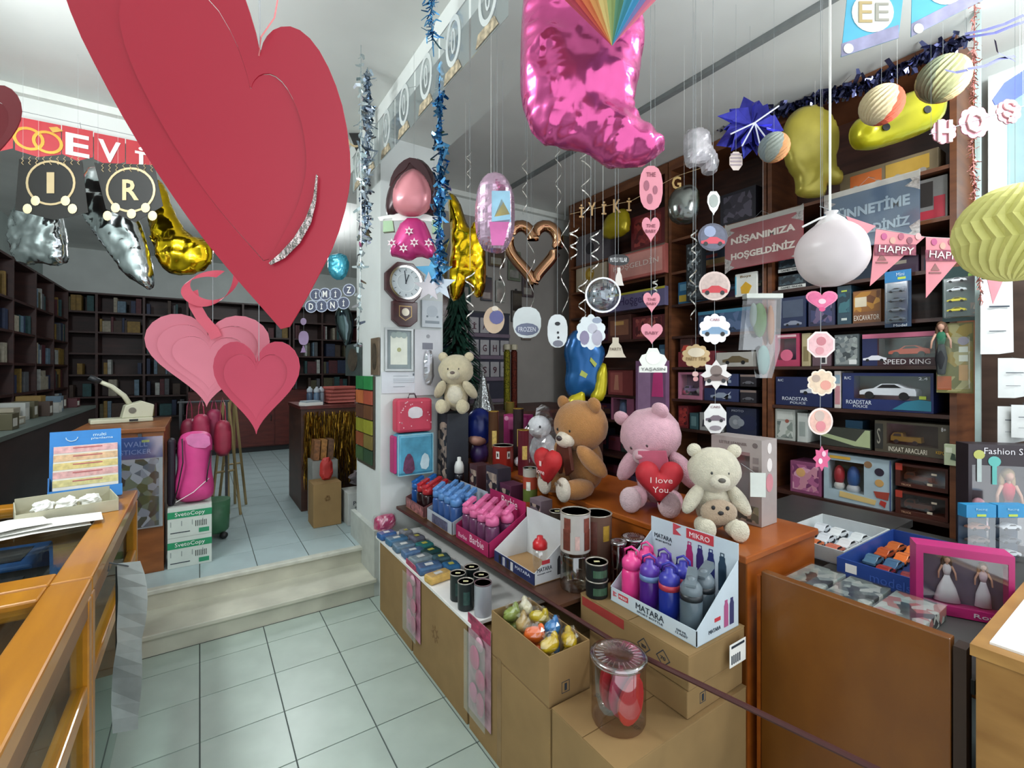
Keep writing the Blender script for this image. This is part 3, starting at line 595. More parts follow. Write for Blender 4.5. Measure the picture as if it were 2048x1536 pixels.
# far unit
wbox('party_pack', 'cream party pack with a yellow flower print', 1152, 1214, 521, 582, '#b4a48c', [('d', '#b08a28', .46, .66, .26), ('t', 'Parti', '#6a4a3a', .5, .18, .7, .2), ('d', '#c8a84a', .46, .66, .12)])
wbox('banner_pack', 'long coral pink banner pack on the far shelf', 1217, 1330, 491, 578, '#c06a62', [('r', '#d8968c', .04, .96, .1, .9), ('t', 'HO\u015eGELD\u0130N', '#f0dcd4', .5, .5, .8, .3), ('r', '#6a5a50', 0, 1, .95, 1)], d=0.05, X=3.44)
wbox('banner_pack', 'long violet banner pack with curly dark lettering', 1212, 1330, 604, 640, '#6a6488', [('t', 'Ho\u015fgeldin', '#3a2c58', .55, .45, .6, .6), ('r', '#b0a838', 0, 1, .88, 1)], d=0.05, X=3.44)
wbox('toy_box', 'brown box with a gold label on the far shelf', 1216, 1262, 650, 705, '#5a342c', [('r', '#8a5a44', .1, .9, .2, .8), ('r', '#c89a5a', .3, .7, .6, .75)])
wbox('toy_box', 'dark red box right of the gold labelled box', 1265, 1330, 655, 700, '#6a2c30', [('v', ['#8a3a3c', '#552226', '#a85a50'], .1, .9, .1, .9, 26)])
wbox('toy_box', 'dusty red box with a figure print above the pink princess box', 1216, 1266, 712, 770, '#8a4040', [('r', '#a85a54', .1, .6, .1, .9), ('p', '#c88a72', [(.25,.2),(.45,.2),(.42,.8),(.3,.8)])])
wbox('toy_box', 'slate blue box beside the white cloud tag', 1318, 1332, 690, 735, '#3a5a74', [('r', '#6a94a8', .2, .8, .2, .8)])
wbox('princess_doll_box', 'pink doll box with a blue window on the far shelf', 1222, 1268, 780, 842, '#9a5874', [('ball', '#6a86b0', .4, .45, .2, .34, 'doll')], (.10, .70, .08, .94), inside='#5a7490')
wbox('doll_beauty_pack', 'mauve blister pack with a bright pink toy case', 1271, 1332, 745, 875, '#8a6286', [('p', '#e04a90', [(.55,.45),(.60,.80),(.75,.86),(.90,.80),(.92,.45)]), ('r', '#5a5aa0', .6, .85, .12, .34), ('r', '#b08ab0', .08, .5, .1, .9)], z0=1.09, snap=False, X=3.42, d=0.05)
wbox('toy_box', 'grey speckled foil balloon pack on the top far shelf', 1152, 1204, 432, 492, '#6a6468', [('d', '#2a262c', .55, .5, .2)])
wbox('toy_box', 'dark red box at the top of the far shelf', 1262, 1330, 380, 450, '#6a2226', [('v', ['#7a2a2c', '#551a1e', '#943a36'], .1, .9, .1, .9, 20)])
yb = inflate([(x*.16, z*.16) for x, z in smooth_poly([(-1,-.7),(1,-.8),(1.1,.2),(.9,.8),(.3,1),(-.8,.8),(-1.1,0)], 1)], 0.14, 20, 0.1, 3).build('yellow_foil_balloon', mat('#b8a41e', 0.3, 0.4, var=0.05), None, at(1232, 452, X=3.44), (0, 0, R(-90)), smooth=True)
tag(yb, 'small yellow foil balloon on the far shelf below the letter garland', 'balloon')
# further rows low down, mostly hidden by the bears
random.seed(5)
cols = ['#4a2c4a', '#5a2c34', '#2c3c50', '#6a4a3a', '#3a4a44', '#7a3a4a', '#2a2c3c', '#5a4a6a']
CN = dict(zip(cols, ['plum', 'dark red', 'slate blue', 'brown', 'grey green', 'rose red', 'navy', 'lilac']))
ORD = ['first', 'second', 'third', 'fourth', 'fifth', 'sixth', 'seventh', 'eighth', 'ninth', 'tenth']
for u, (ya, yb_) in enumerate(((0.84, 1.74), (1.90, 2.64), (2.78, 3.98))):
    for lv in (0.36, 0.73, 1.09, 1.90, 2.18, 2.47):
        if u == 0 and lv in (0.73, 1.09, 1.90): continue
        if u == 1 and lv in (1.09, 1.90): continue
        y = ya; num = -1
        while y < yb_-0.1:
            w = random.uniform(0.14, 0.30); w = min(w, yb_-y)
            c = random.choice(cols); c2 = random.choice(cols + ['#a88a5a', '#b0a8a0'])
            hh = random.uniform(0.12, 0.23)
            place = ['nearest', 'middle', 'farthest'][u]; n = LEV.index(lv)+1
            num += 1; cn = CN[c]
            box_thing('toy_box', '%s box set back, %s from right on board %d, %s wall shelf' % (cn, ORD[num], n, place), 'toy box', (3.80, y+w/2, lv), R(-90), w-0.012, 0.12, hh, c,
                      [('r', c2, .1, .9, .2, .6), ('r', random.choice(['#c8bca8', '#8a3a3a', '#3a5a7a']), .15, .6, .7, .85)], group='toy boxes set back on the wall shelves')
            y += w
# ---------------------------------------------------------------- paper hearts near the camera
RED = mat('#ad2438', 0.38, var=0.02, scale=3); PINKH = mat('#e06a80', 0.5, var=0.02); ROSE = mat('#cf2f4c', 0.5, var=0.02)
def scaled(p, k, cx, cy): return [(cx+(x-cx)*k, cy+(y-cy)*k) for x, y in p]
def paper_heart(h, px, ks, c, m, tilt=0.05):
    """nested paper heart: a ring for each cut, a full heart in the middle"""
    prev = px
    for i, k in enumerate(list(ks) + [None]):
        if k is None:
            MB().prism(h.L(scaled(prev, 0.992, *c)), 0.002).build('heart_centre', m, h.e, rot=(0, 0, tilt*len(ks)))
        else:
            cur = scaled(px, k, *c)
            MB().ring(h.L(scaled(prev, 0.995 if i else 1.0, *c)), h.L(cur), 0.002).build('heart_ring', m, h.e, rot=(0, 0, tilt*i)); prev = cur
h = Hang('paper_heart', 'large glossy red paper heart hanging close in front', 'decoration', 470, 300, 0.62)
px = [(520,108),(528,78),(552,54),(590,52),(630,85),(665,150),(690,230),(702,330),(695,400),(672,480),(640,545),(605,610),(570,668),(535,628),(470,555),(400,470),(330,370),(260,260),(200,150),(150,50),(112,-60),(100,-150),(130,-220),(200,-262),(300,-250),(400,-180),(470,-60),(508,50)]
paper_heart(h, smooth_poly(px, 1), (0.62,), (470, 300), RED, 0.035)
h.string(520, 104)
sl = [(636,352),(630,400),(615,440),(592,478),(565,508),(542,528)]; sl2 = [(546,532),(574,518),(604,488),(626,448),(636,405),(639,355)]
MB().prism(h.L(sl+sl2), 0.001, -0.006).build('foil_strip', mat('#c8b8b4', 0.2, 0.9, var=0.25, scale=60, bump=0.8, bscale=120), h.e)
MB().tube([(h.pt(518,112)[0], 0, h.pt(518,112)[1]), (h.pt(530,85)[0], -0.01, h.pt(530,85)[1]), (h.pt(552,40)[0], -0.004, h.pt(552,40)[1]), (h.pt(562,-40)[0], 0, h.pt(562,-40)[1])], 0.0012, 4).build('ribbon', mat('#d87a7a', 0.5), h.e)
h = Hang('paper_heart', 'pale pink nested paper heart behind the rose one', 'decoration', 418, 730, 1.02, 0.12)
def rot_px(p, a, cx, cy): return [(cx+(x-cx)*math.cos(a)-(y-cy)*math.sin(a), cy+(x-cx)*math.sin(a)+(y-cy)*math.cos(a)) for x, y in p]
def heart_px(cx, cy, w, hh, a=0.0): return rot_px([(cx+x, cy-z) for x, z in heart(w, hh, 44)], a, cx, cy)
paper_heart(h, heart_px(415, 722, 232, 185, 0.02), (0.80, 0.58), (425, 735), mat('#dc7d8e', 0.5, var=0.02), 0.05)
h.string(425, 672)
rb = smooth_poly([(480,530),(470,560),(448,592),(418,610),(396,602),(388,582),(398,560),(424,546),(446,548)], 2)[:-6] 
rb = [h.pt(*q) for q in rb]
MB().strip([Vector((x, -0.012+0.02*math.sin(i*.25), z)) for i, (x, z) in enumerate(rb)], [Vector((.007, .004, .008)) for _ in rb]).build('curled_ribbon', mat('#c84a5c', 0.4), h.e)
rb = [h.pt(*q) for q in ((392,585),(396,612),(410,638),(430,662),(436,676))]
MB().strip([Vector((x, -0.01, z)) for x, z in rb], [Vector((.009, .004, .005)) for _ in rb]).build('curled_ribbon', mat('#d0586a', 0.4), h.e)
h = Hang('paper_heart', 'rose red paper heart in front of the pale pink one', 'decoration', 512, 780, 0.92, -0.05)
paper_heart(h, heart_px(512, 776, 178, 186, 0.0), (0.72,), (512, 775), mat('#c6465e', 0.45, var=0.02), 0.08)
h.string(518, 722)
h = Hang('paper_heart', 'dark red paper heart cut by the left edge', 'decoration', -40, 275, 0.9)
paper_heart(h, heart_px(-40, 265, 165, 190), (0.7,), (-40, 275), mat('#7a1824', 0.45, var=0.02), 0.06)
h.string(-40, 230)

# ---------------------------------------------------------------- foil balloons
def foil(name, label, px, D, m, thick=0.12, n=34, crumple=0.12, seed=1, yaw=0.0, cat='balloon', smooth=False, it=1, string=True, sx=None, sy=None, Rr=None, fine=11.0, group=None):
    cx = sum(p[0] for p in px)/len(px); cy = sum(p[1] for p in px)/len(px)
    h = Hang(name, label, cat, cx, cy, D, yaw, group)
    poly = h.L(smooth_poly(px, it)); poly = [(x, z) for x, z in poly]
    inflate(poly, thick, n, crumple, seed, Rr, fine).build('foil_body', m, h.e, smooth=smooth)
    if string: h.string(sx if sx is not None else cx, sy if sy is not None else min(p[1] for p in px)+6, mat('#e4e4e0', 0.4, var=0))
    return h
PINKF = mat('#dd5c9c', 0.20, 0.7, var=0.06, scale=5, bump=0.25, bscale=9)
foil('foil_balloon', 'big crumpled pink foil figure balloon under the ceiling beam', [(1048,-30),(1042,60),(1040,150),(1042,200),(1058,255),(1080,284),(1115,292),(1180,305),(1215,332),(1270,334),(1300,325),(1338,292),(1300,256),(1272,236),(1266,200),(1284,130),(1286,50),(1270,-40),(1180,-60),(1100,-55)], 1.55, PINKF, 0.20, 64, 0.20, 4, Rr=0.16, string=True, sx=1165, sy=-50, smooth=True, fine=12)
SILF = mat('#c4c8ca', 0.16, 1.0, var=0.05, bump=0.5, bscale=10); GOLD2 = mat('#d2ac1c', 0.18, 1.0, var=0.05, bump=0.5, bscale=10)
foil('foil_balloon', 'silver foil balloon below the black letter I pennant', [(30,410),(60,400),(120,415),(130,470),(134,525),(110,534),(80,525),(55,532),(30,524),(22,470)], 3.05, SILF, 0.14, 40, 0.25, 2, smooth=True, fine=16)
foil('foil_balloon', 'long silver foil balloon hanging aslant below the letter R', [(196,330),(240,335),(255,390),(290,470),(310,560),(300,584),(285,572),(250,552),(215,500),(170,440),(150,400),(170,350)], 3.0, SILF, 0.14, 44, 0.25, 5, smooth=True, fine=16)
foil('foil_balloon', 'golden foil balloon beside the letter R pennant', [(312,355),(330,372),(345,420),(375,470),(420,480),(428,520),(400,548),(345,552),(318,530),(300,460),(298,420)], 3.1, GOLD2, 0.14, 40, 0.25, 8, smooth=True, fine=16)
foil('foil_balloon', 'golden foil letter balloon hanging right of the pillar', [(893,384),(916,392),(938,462),(946,440),(964,446),(973,520),(970,592),(948,598),(934,556),(924,596),(900,606),(897,540),(903,480)], 2.9, GOLD2, 0.14, 44, 0.25, 9, smooth=True, fine=18)
h = foil('foil_balloon', 'pearly pink foil balloon with a pastel castle print on two ribbons', [(968,350),(992,344),(1012,352),(1028,385),(1030,430),(1028,470),(1010,505),(985,508),(962,498),(950,460),(950,410),(956,372)], 2.0, mat('#d8b4cc', 0.16, 0.75, var=0.06, bump=0.35, bscale=24), 0.13, 32, 0.12, 11, sx=982, sy=352)
h.string(994, 350)
for cc, pz in (('#9ac4d8', [(985,395),(1020,395),(1022,455),(985,455)]), ('#d8c070', [(1004,410),(1020,440),(990,445)]), ('#c86aa0', [(980,455),(1020,450),(1008,500),(985,500)])):
    MB().prism(h.L(pz), 0.002, -0.075).build('foil_print', mat(cc, 0.25, 0.6, var=0.1), h.e)
# rose-gold heart outline balloon
h = Hang('heart_balloon', 'rose gold heart outline foil balloon near the partition wall', 'balloon', 1066, 515, 3.6)
o = [h.pt(x, y) for x, y in heart_px(1066, 512, 128, 150)]
q = scaled(o, 0.78, 0, h.pt(1066, 505)[1])
MB().tube([Vector((x, 0, z)) for x, z in q + q[:1]], 0.045, 10, cap=False).build('foil_tube', mat('#b98a68', 0.12, 1.0, var=0.03), h.e, smooth=True)
h.string(1066, 470)
# doll shaped balloon hung on the pillar: plain head, brown top, pink flowered dress
h = Hang('figure_balloon', 'pink foil figure balloon with flowered dress hung high on the pillar', 'balloon', 822, 420, 2.75)
inflate(h.L(smooth_poly([(772,432),(768,405),(776,370),(800,330),(828,312),(850,320),(870,350),(880,390),(882,420),(868,432),(850,425),(800,425),(788,434)], 1)), 0.13, 26, 0.03, 3).build('brown_top', mat('#3a1e22', 0.3, 0.2, var=0.04), h.e, (0, 0.02, 0), smooth=True)
inflate(h.L(smooth_poly([(785,400),(790,375),(806,352),(830,338),(850,352),(864,378),(866,405),(858,425),(838,436),(812,436),(790,424)], 1)), 0.15, 26, 0.03, 4).build('round_head', mat('#d88a92', 0.28, 0.15, var=0.02), h.e, (0, -0.02, 0), smooth=True)
dr = inflate(h.L(smooth_poly([(806,436),(846,436),(862,470),(876,512),(862,520),(838,512),(820,524),(800,516),(778,512),(785,480)], 1)), 0.14, 26, 0.03, 5).build('dress', mat('#c83a80', 0.25, 0.3, var=0.03), h.e, smooth=True)
for fx, fy in ((824,470), (790,493), (813,503), (862,493), (834,492)):
    x, z = h.pt(fx, fy); MB().prism(starp(0.028, 0.013, 6, x, z), 0.003, -0.079).build('flower', mat('#ecd8dc', 0.5), dr); MB().prism(circle(0.009, 8, x, z), 0.003, -0.081).build('flower_centre', mat('#a02a60', 0.5), dr)
MB().prism(h.L(smooth_poly([(786,392),(792,362),(810,338),(832,328),(856,344),(870,378),(872,400),(864,378),(850,360),(832,346),(826,338),(820,352),(800,366)], 1)), 0.012, -0.10).build('fringe', mat('#3a1e22', 0.3, 0.2, var=0.04), h.e)
MB().prism(h.L([(755,434),(800,426),(820,440),(760,442)]), 0.004, 0).prism(h.L([(838,440),(850,428),(878,436),(872,444)]), 0.004, 0).build('collar', WHITE, h.e)
for a, b in ((772, 448), (870, 450)): MB().prism(h.L([(a-6,b-10),(a+12,b-12),(a+16,b+14),(a-6,b+16)]), 0.03, 0).build('sleeve', mat('#a8c8a0', 0.4), h.e)
h.string(828, 330)
# yellow balloons on the top shelf
foil('foil_balloon', 'pale yellow rounded figure balloon on the top shelf', [(1570,240),(1600,212),(1640,210),(1672,240),(1680,285),(1668,330),(1690,352),(1680,372),(1650,368),(1655,395),(1590,398),(1592,360),(1575,340),(1560,290)], 3.03, mat('#a89a3e', 0.3, 0.35, var=0.05), 0.16, 30, 0.05, 13, smooth=True, it=2)
h = foil('foil_balloon', 'bright yellow pillow foil balloon on the top shelf', [(1700,250),(1730,228),(1800,190),(1860,172),(1888,200),(1884,240),(1860,262),(1790,288),(1730,304),(1704,290)], 2.52, mat('#b3ac1c', 0.25, 0.45, var=0.04), 0.16, 32, 0.06, 14, smooth=True, it=2)
for fx, fy in ((1748,270),(1828,236)): x, z = h.pt(fx, fy); MB().prism(circle(0.02, 12, x, z), 0.003, -0.085).build('printed_dot', BLACK, h.e)
# clear balloons
h = foil('clear_balloon', 'clear round balloon hanging in front of the banner packs', [(1206+34*math.cos(t), 590+34*math.sin(t)) for t in np.linspace(0, 6.28, 20)[:-1]], 2.4, clear('#dfe8f0', 0.24, 0.06), 0.17, 24, 0.0, 1, smooth=True)
text('Hi', 0.035, 0.03, INK, h.e, (0, -0.087, 0.03))
MB().ring(circle(0.092, 28), circle(0.083, 28), 0.004, -0.002).build('seam', clear('#ffffff', 0.6, 0.2), h.e)
foil('clear_balloon', 'grey translucent figure balloon left of the car garland', [(1345,380),(1375,368),(1398,378),(1400,410),(1390,445),(1365,452),(1340,440),(1334,410)], 2.7, clear('#c8ccc8', 0.22, 0.2, '#b4b8b2'), 0.13, 22, 0.08, 2, smooth=True)
foil('clear_balloon', 'white and red translucent foil balloon at the top of the car garland', [(1368,262),(1400,255),(1422,265),(1422,290),(1440,318),(1432,350),(1405,352),(1400,330),(1372,340),(1366,300)], 2.6, mat('#b9b4b8', 0.25, 0.4, var=0.2, scale=18), 0.10, 24, 0.12, 7)
# blue balloon figure
h = foil('foil_balloon', 'blue and yellow foil balloon behind the brown bear', [(1140,665),(1165,655),(1195,680),(1212,700),(1205,730),(1212,760),(1205,795),(1185,803),(1172,790),(1165,800),(1140,798),(1128,770),(1134,735),(1126,700)], 3.1, mat('#1d5a94', 0.25, 0.4, var=0.06), 0.14, 28, 0.08, 21, smooth=True)
inflate(h.L(smooth_poly([(1190,740),(1208,720),(1214,755),(1208,798),(1190,806),(1176,800),(1186,770)], 1)), 0.10, 18, 0.05, 2).build('yellow_limb', mat('#c4b41c', 0.3, 0.3), h.e, (0, -0.04, 0), smooth=True)
inflate(h.L(smooth_poly([(1140,790),(1168,775),(1170,812),(1148,815),(1130,805)], 1)), 0.09, 16, 0.05, 2).build('yellow_foot', mat('#c4b41c', 0.3, 0.3), h.e, (0, -0.03, 0), smooth=True)
MB().prism(h.L([(1160,740),(1172,748),(1168,756),(1156,750)]), 0.003, -0.075).prism(h.L([(1178,715),(1190,728),(1186,735),(1176,722)]), 0.003, -0.075).build('printed_patch', mat('#a8b04a', 0.4), h.e)
h = foil('round_balloon', 'white round balloon tied to a long white ribbon', [(1661+62*math.cos(t)+(3 if math.sin(t) > 0 else 0), 508+66*math.sin(t)) for t in np.linspace(0, 6.28, 24)[:-1]] , 1.35, mat('#d6caca', 0.35, var=0.03, scale=6), 0.195, 40, 0.0, 1, smooth=True, string=False)
MB().lathe([(0.055, 0.070), (0.03, 0.10), (0.012, 0.115), (0.018, 0.122)], 14).build('neck', mat('#e4dedc', 0.35, var=0), h.e, smooth=True)
h.string(1660, 432, mat('#efefe8', 0.5, var=0), 0.0035, 'ribbon')
MB().tube([(-0.09, -0.01, 0.075), (-0.05, -0.02, 0.095), (-0.005, 0, 0.112)], 0.003, 5).build('ribbon_end', WHITE, h.e)

# ---------------------------------------------------------------- honeycomb paper
def honeycomb(name, label, cx, cy, r, D, cols, lobes=26, ry=None, tilt=0.0):
    h = Hang(name, label, 'decoration', cx, cy, D); rr = r*h.s; rz = (ry or r)*h.s
    nseg = len(cols)
    for k, c in enumerate(cols):
        a0, a1 = 2*math.pi*k/nseg, 2*math.pi*(k+1)/nseg; mb = MB(); n = max(2, lobes//nseg)*2; m_ = 14; vs = []; fs = []
        for i in range(m_+1):
            t = math.pi*i/m_
            for j in range(n+1):
                a = a0+(a1-a0)*j/n; kf = (1.0 if (j+i) % 2 else 0.90)
                vs.append((rr*kf*math.sin(t)*math.cos(a), rr*kf*math.sin(t)*math.sin(a), -rz*math.cos(t)))
        for i in range(m_):
            for j in range(n): b = i*(n+1)+j; fs.append((b, b+1, b+n+2, b+n+1))
        mb.add(vs, fs).build('honeycomb_segment', mat(c, 0.8, var=0.03), h.e, rot=(tilt, 0, 0.6))
    h.string(cx, cy-(ry or r))
    return h
honeycomb('honeycomb_ball', 'large pale yellow honeycomb paper ball at the right edge', 2030, 466, 96, 1.45, ['#cfcb7a', '#c9c572'], 28)
honeycomb('honeycomb_ball', 'small cream and orange honeycomb ball by the yellow pillow balloon', 1763, 210, 38, 2.25, ['#c8b48a', '#b8a888', '#c0b08a', '#c8b894', '#c0543a', '#b84a34'], 24, tilt=0.4)
honeycomb('honeycomb_ball', 'small olive and orange honeycomb ball above the yellow pillow balloon', 1886, 158, 44, 2.2, ['#8a8a64', '#a8a070', '#6a7058', '#8d8d66', '#b8a878', '#b86a44'], 24, tilt=0.3)
honeycomb('honeycomb_ball', 'tiny grey and orange honeycomb ball beside the purple rosette', 1548, 295, 29, 2.35, ['#c8743c', '#d07a40', '#7a8486', '#8a9088', '#c08a5a', '#c0562f'], 18, tilt=0.4)
# rainbow paper fan
h = Hang('rainbow_fan', 'rainbow pleated paper cone hanging point down', 'decoration', 1224, 92, 1.2)
rb = ['#b0344a', '#c04a3c', '#c8683a', '#c88a4a', '#c8b06a', '#8a9a5a', '#4a7a5a', '#2a7a8a', '#2f7fa6', '#6a6a9a', '#b05a7a', '#c06070']
N = 24; HH = 0.32; RR = 0.30
for k in range(N):
    a0 = math.pi + 2*math.pi*k/N; a1 = math.pi + 2*math.pi*(k+1)/N; am = (a0+a1)/2
    P = lambda a, r_: (r_*math.cos(a), r_*math.sin(a)*0.5, HH)
    MB().add([(0,0,0), P(a0, RR), P(am, RR*0.90), P(a1, RR)], [(0,1,2), (0,2,3)]).build('pleat', mat(rb[(k if k < 12 else 23-k) % 12], 0.7, var=0.04), h.e)
MB().tube([(0, 0, HH*0.8), (0, 0, CEIL-h.p.z)], 0.0015, 4).build('string', STRING, h.e)
MB().tube([(-RR*0.95, 0, HH), (RR*0.95, 0, HH)], 0.003, 5).build('rod', STRING, h.e)

# ---------------------------------------------------------------- letter and pennant garlands
h = Hang('letter_banner', 'red wedding banner with white letters and gold rings across the beam', 'banner', 160, 280, 3.1)
h.e.location = at(160, 280, Y=4.28); h.e.rotation_euler = (0, 0, 0)
def Ypt(px_, py_, Y=4.28): p = at(px_, py_, Y=Y); o = h.e.location; return (p.x-o.x, p.z-o.z)
BRED = mat('#c0343c', 0.55, var=0.03)
for k, (x0, x1, y0, y1, ch) in enumerate(((30,122,232,300,'oo'), (124,186,250,308,'E'), (188,250,265,318,'V'), (252,312,278,330,'\u0130'), (316,380,292,342,'L'), (-40,26,218,290,'\u0130'))):
    a = Ypt(x0, y0); b = Ypt(x1, y0+(x1-x0)*.2); c = Ypt(x1, y1+(x1-x0)*.1); d = Ypt((x0+x1)/2, y1+14); e = Ypt(x0, y1)
    p = MB().prism([a, b, c, d, e], 0.002).build('panel', BRED, h.e)
    cx, cz = (a[0]+b[0])/2, (a[1]+e[1])/2-0.02
    if ch == 'oo':
        for s in (-1, 1):
            MB().ring(circle(0.075, 22, cx+s*0.045, cz), circle(0.058, 22, cx+s*0.045, cz), 0.003, -0.004-0.001*s).build('gold_ring', mat('#d8a03a', 0.4, 0.3), p)
        MB().prism([(cx+.07, cz+.07), (cx+.05, cz+.10), (cx+.09, cz+.115), (cx+.12, cz+.095)], 0.004, -0.006).build('ring_stone', mat('#d8a84a', 0.4), p)
    else: text(ch, 0.12 if ch != '\u0130' else 0.07, 0.15, WHITE, p, (cx, -0.004, cz), bold=0.02)
a = Ypt(-60, 200); b = Ypt(400, 300)
MB().tube([(a[0]-0.3, 0.0, a[1]), (b[0], 0, b[1])], 0.002, 4).build('string', STRING, h.e)
for x, z in ((a[0]+0.1, a[1]-.02), (0.0, -0.0+0.12), b): MB().tube([(x, 0, z), (x, 0.12, CEIL-0.3-h.e.location.z), (x, 0.142, BEAMZ+0.05-h.e.location.z)], 0.0015, 4).build('tie', STRING, h.e)
BKP = mat('#1e1c1a', 0.6, var=0.05); GLD = mat('#c9b28a', 0.4, 0.4, var=0.03)
def pennant(label, px_, cx, cy, ch, D, yaw=0.0, ox=1.0):
    h = Hang('letter_pennant', label, 'pennant', cx, cy, D, yaw, 'black and gold letter pennants')
    MB().prism(h.L(px_), 0.002).build('pennant', BKP, h.e)
    r = 46*h.s
    MB().ring(circle(r*1.08*ox, 28, 0, 0, r*0.98), circle(r*0.98*ox, 28, 0, 0, r*0.89), 0.002, -0.003).build('gold_ring', GLD, h.e)
    text(ch, 0.045 if ch == 'I' else 0.10*ox, 0.125, GLD, h.e, (0, -0.003, 0), bold=0.02)
    for k, (bx_, bz) in enumerate(((-30, -36), (30, -36), (-46, -52), (44, -52), (2, -48))):
        if k == 4 and ch != 'R': continue
        MB().ell((bx_*h.s*ox, -0.004, bz*h.s), (0.028*ox, 0.004, 0.03), 10, 6).build('printed_balloon', mat('#d8c8a0', 0.5), h.e)
    for k in range(9):
        x = (-56+14*k)*h.s*ox
        MB().tube([(x+0.006*(-1)**i, -0.003, (52-4*i)*h.s) for i in range(5)], 0.0022, 4).build('printed_streamer', GLD, h.e)
    h.string(px_[0][0]+8, px_[0][1]+2); h.string(px_[1][0]-8, px_[1][1]+2)
pennant('black pennant with a gold letter I, upper left', [(38,318),(164,322),(176,425),(108,440),(30,420)], 102, 366, 'I', 2.78)
pennant('black pennant with a gold letter R right of the letter I', [(188,325),(308,330),(326,412),(270,445),(212,418)], 262, 380, 'R', 2.82)
pennant('black pennant seen aslant beside the large red heart', [(690,195),(704,192),(748,272),(726,300),(714,306),(696,262)], 712, 250, 'Y', 3.7, 0, 0.5)
# silver ornament banner along the beam
o = thing('foil_banner', 'clear foil banner of silver oval ornaments strung along the beam', 'banner', (0.97, 2.6, 3.2))
YS = [1.62, 1.93, 2.24, 2.55, 2.86, 3.17, 3.48]
for y in YS:
    MB().box(-0.001, 0.001, y-2.6-0.145, y-2.6+0.145, -0.26, 0.02).build('panel', clear('#e4eef0', 0.45, 0.15), o)
    MB().ring(circle(0.075, 24, 0, 0, 0.115), circle(0.055, 24, 0, 0, 0.09), 0.003, -0.003).ring(circle(0.02, 12, 0, 0, 0.06), circle(0.012, 12, 0, 0, 0.045), 0.003, -0.003).build('oval_ornament', mat('#dfe4e2', 0.35, 0.3, var=0.02), o, (-0.002, y-2.6, -0.09), (0, 0, R(-90)))
    MB().prism([(-.10,-.25),(.08,-.25),(.05,-.20),(-.08,-.20)], 0.002, -0.002).build('printed_trim', mat('#b8a88c', 0.6, var=0.3, scale=40), o, (-0.002, y-2.6, 0), (0, 0, R(-90)))
MB().tube([(0, -1.2, 0.022), (0, 1.05, 0.022)], 0.002, 4).build('string', STRING, o)
for y in (-1.15, 0.0, 1.02): MB().tube([(0, y, 0.022), (0.095, y, 0.075)], 0.0015, 4).build('tie', STRING, o)
# kraft letter garland
h = Hang('letter_garland', 'garland of cut out cream letters on the far shelf top', 'garland', 1210, 415, 3.0)
for ch, x, y in zip('\u0130Y\u0130K\u0130', (1163, 1184, 1208, 1234, 1258), (422, 418, 416, 412, 409)):
    p = h.pt(x, y); text(ch, 0.03 if ch == '\u0130' else 0.05, 0.085, mat('#b08a5a', 0.6, var=0), h.e, (p[0], 0, p[1]), ext=0.0015, bold=0.02)
p = h.pt(1353, 366); text('G', 0.06, 0.085, mat('#c8a468', 0.6, var=0), h.e, (p[0], 0, p[1]), ext=0.0015, bold=0.02)
pts = [h.pt(*q) for q in ((1140, 428), (1210, 412), (1262, 402), (1353, 352), (1420, 330))]
MB().tube([(x, 0.003, z) for x, z in pts], 0.0015, 4).build('string', mat('#b89a72', 0.6, var=0), h.e)
h.string(1142, 426); h.string(1418, 331)
# pink foam letters at the far right
h = Hang('letter_garland', 'garland of thick pale pink letters at the upper right', 'garland', 1925, 250, 1.9)
for ch, x, y, w in (('H', 1890, 262, 34), ('O', 1952, 243, 44), ('\u015e', 2020, 222, 34)):
    p = h.pt(x, y); bk = MB().prism(scallop((w*.75)*h.s, 9, 4, 0.12, p[0], p[1]), 0.004, 0.004).build('letter_backing', mat('#b87a84', 0.7, var=0.05), h.e)
    text(ch, w*h.s*.85, 44*h.s, mat('#cfb4b2', 0.7, var=0.02), h.e, (p[0], 0, p[1]), ext=0.003, bold=0.03)
MB().tube([h.pt(1860, 268)[0:1]+(0.003,)+h.pt(1860, 268)[1:], h.pt(2060, 208)[0:1]+(0.003,)+h.pt(2060, 208)[1:]], 0.0015, 4).build('string', STRING, h.e)
h.string(1862, 267); h.string(2046, 212)
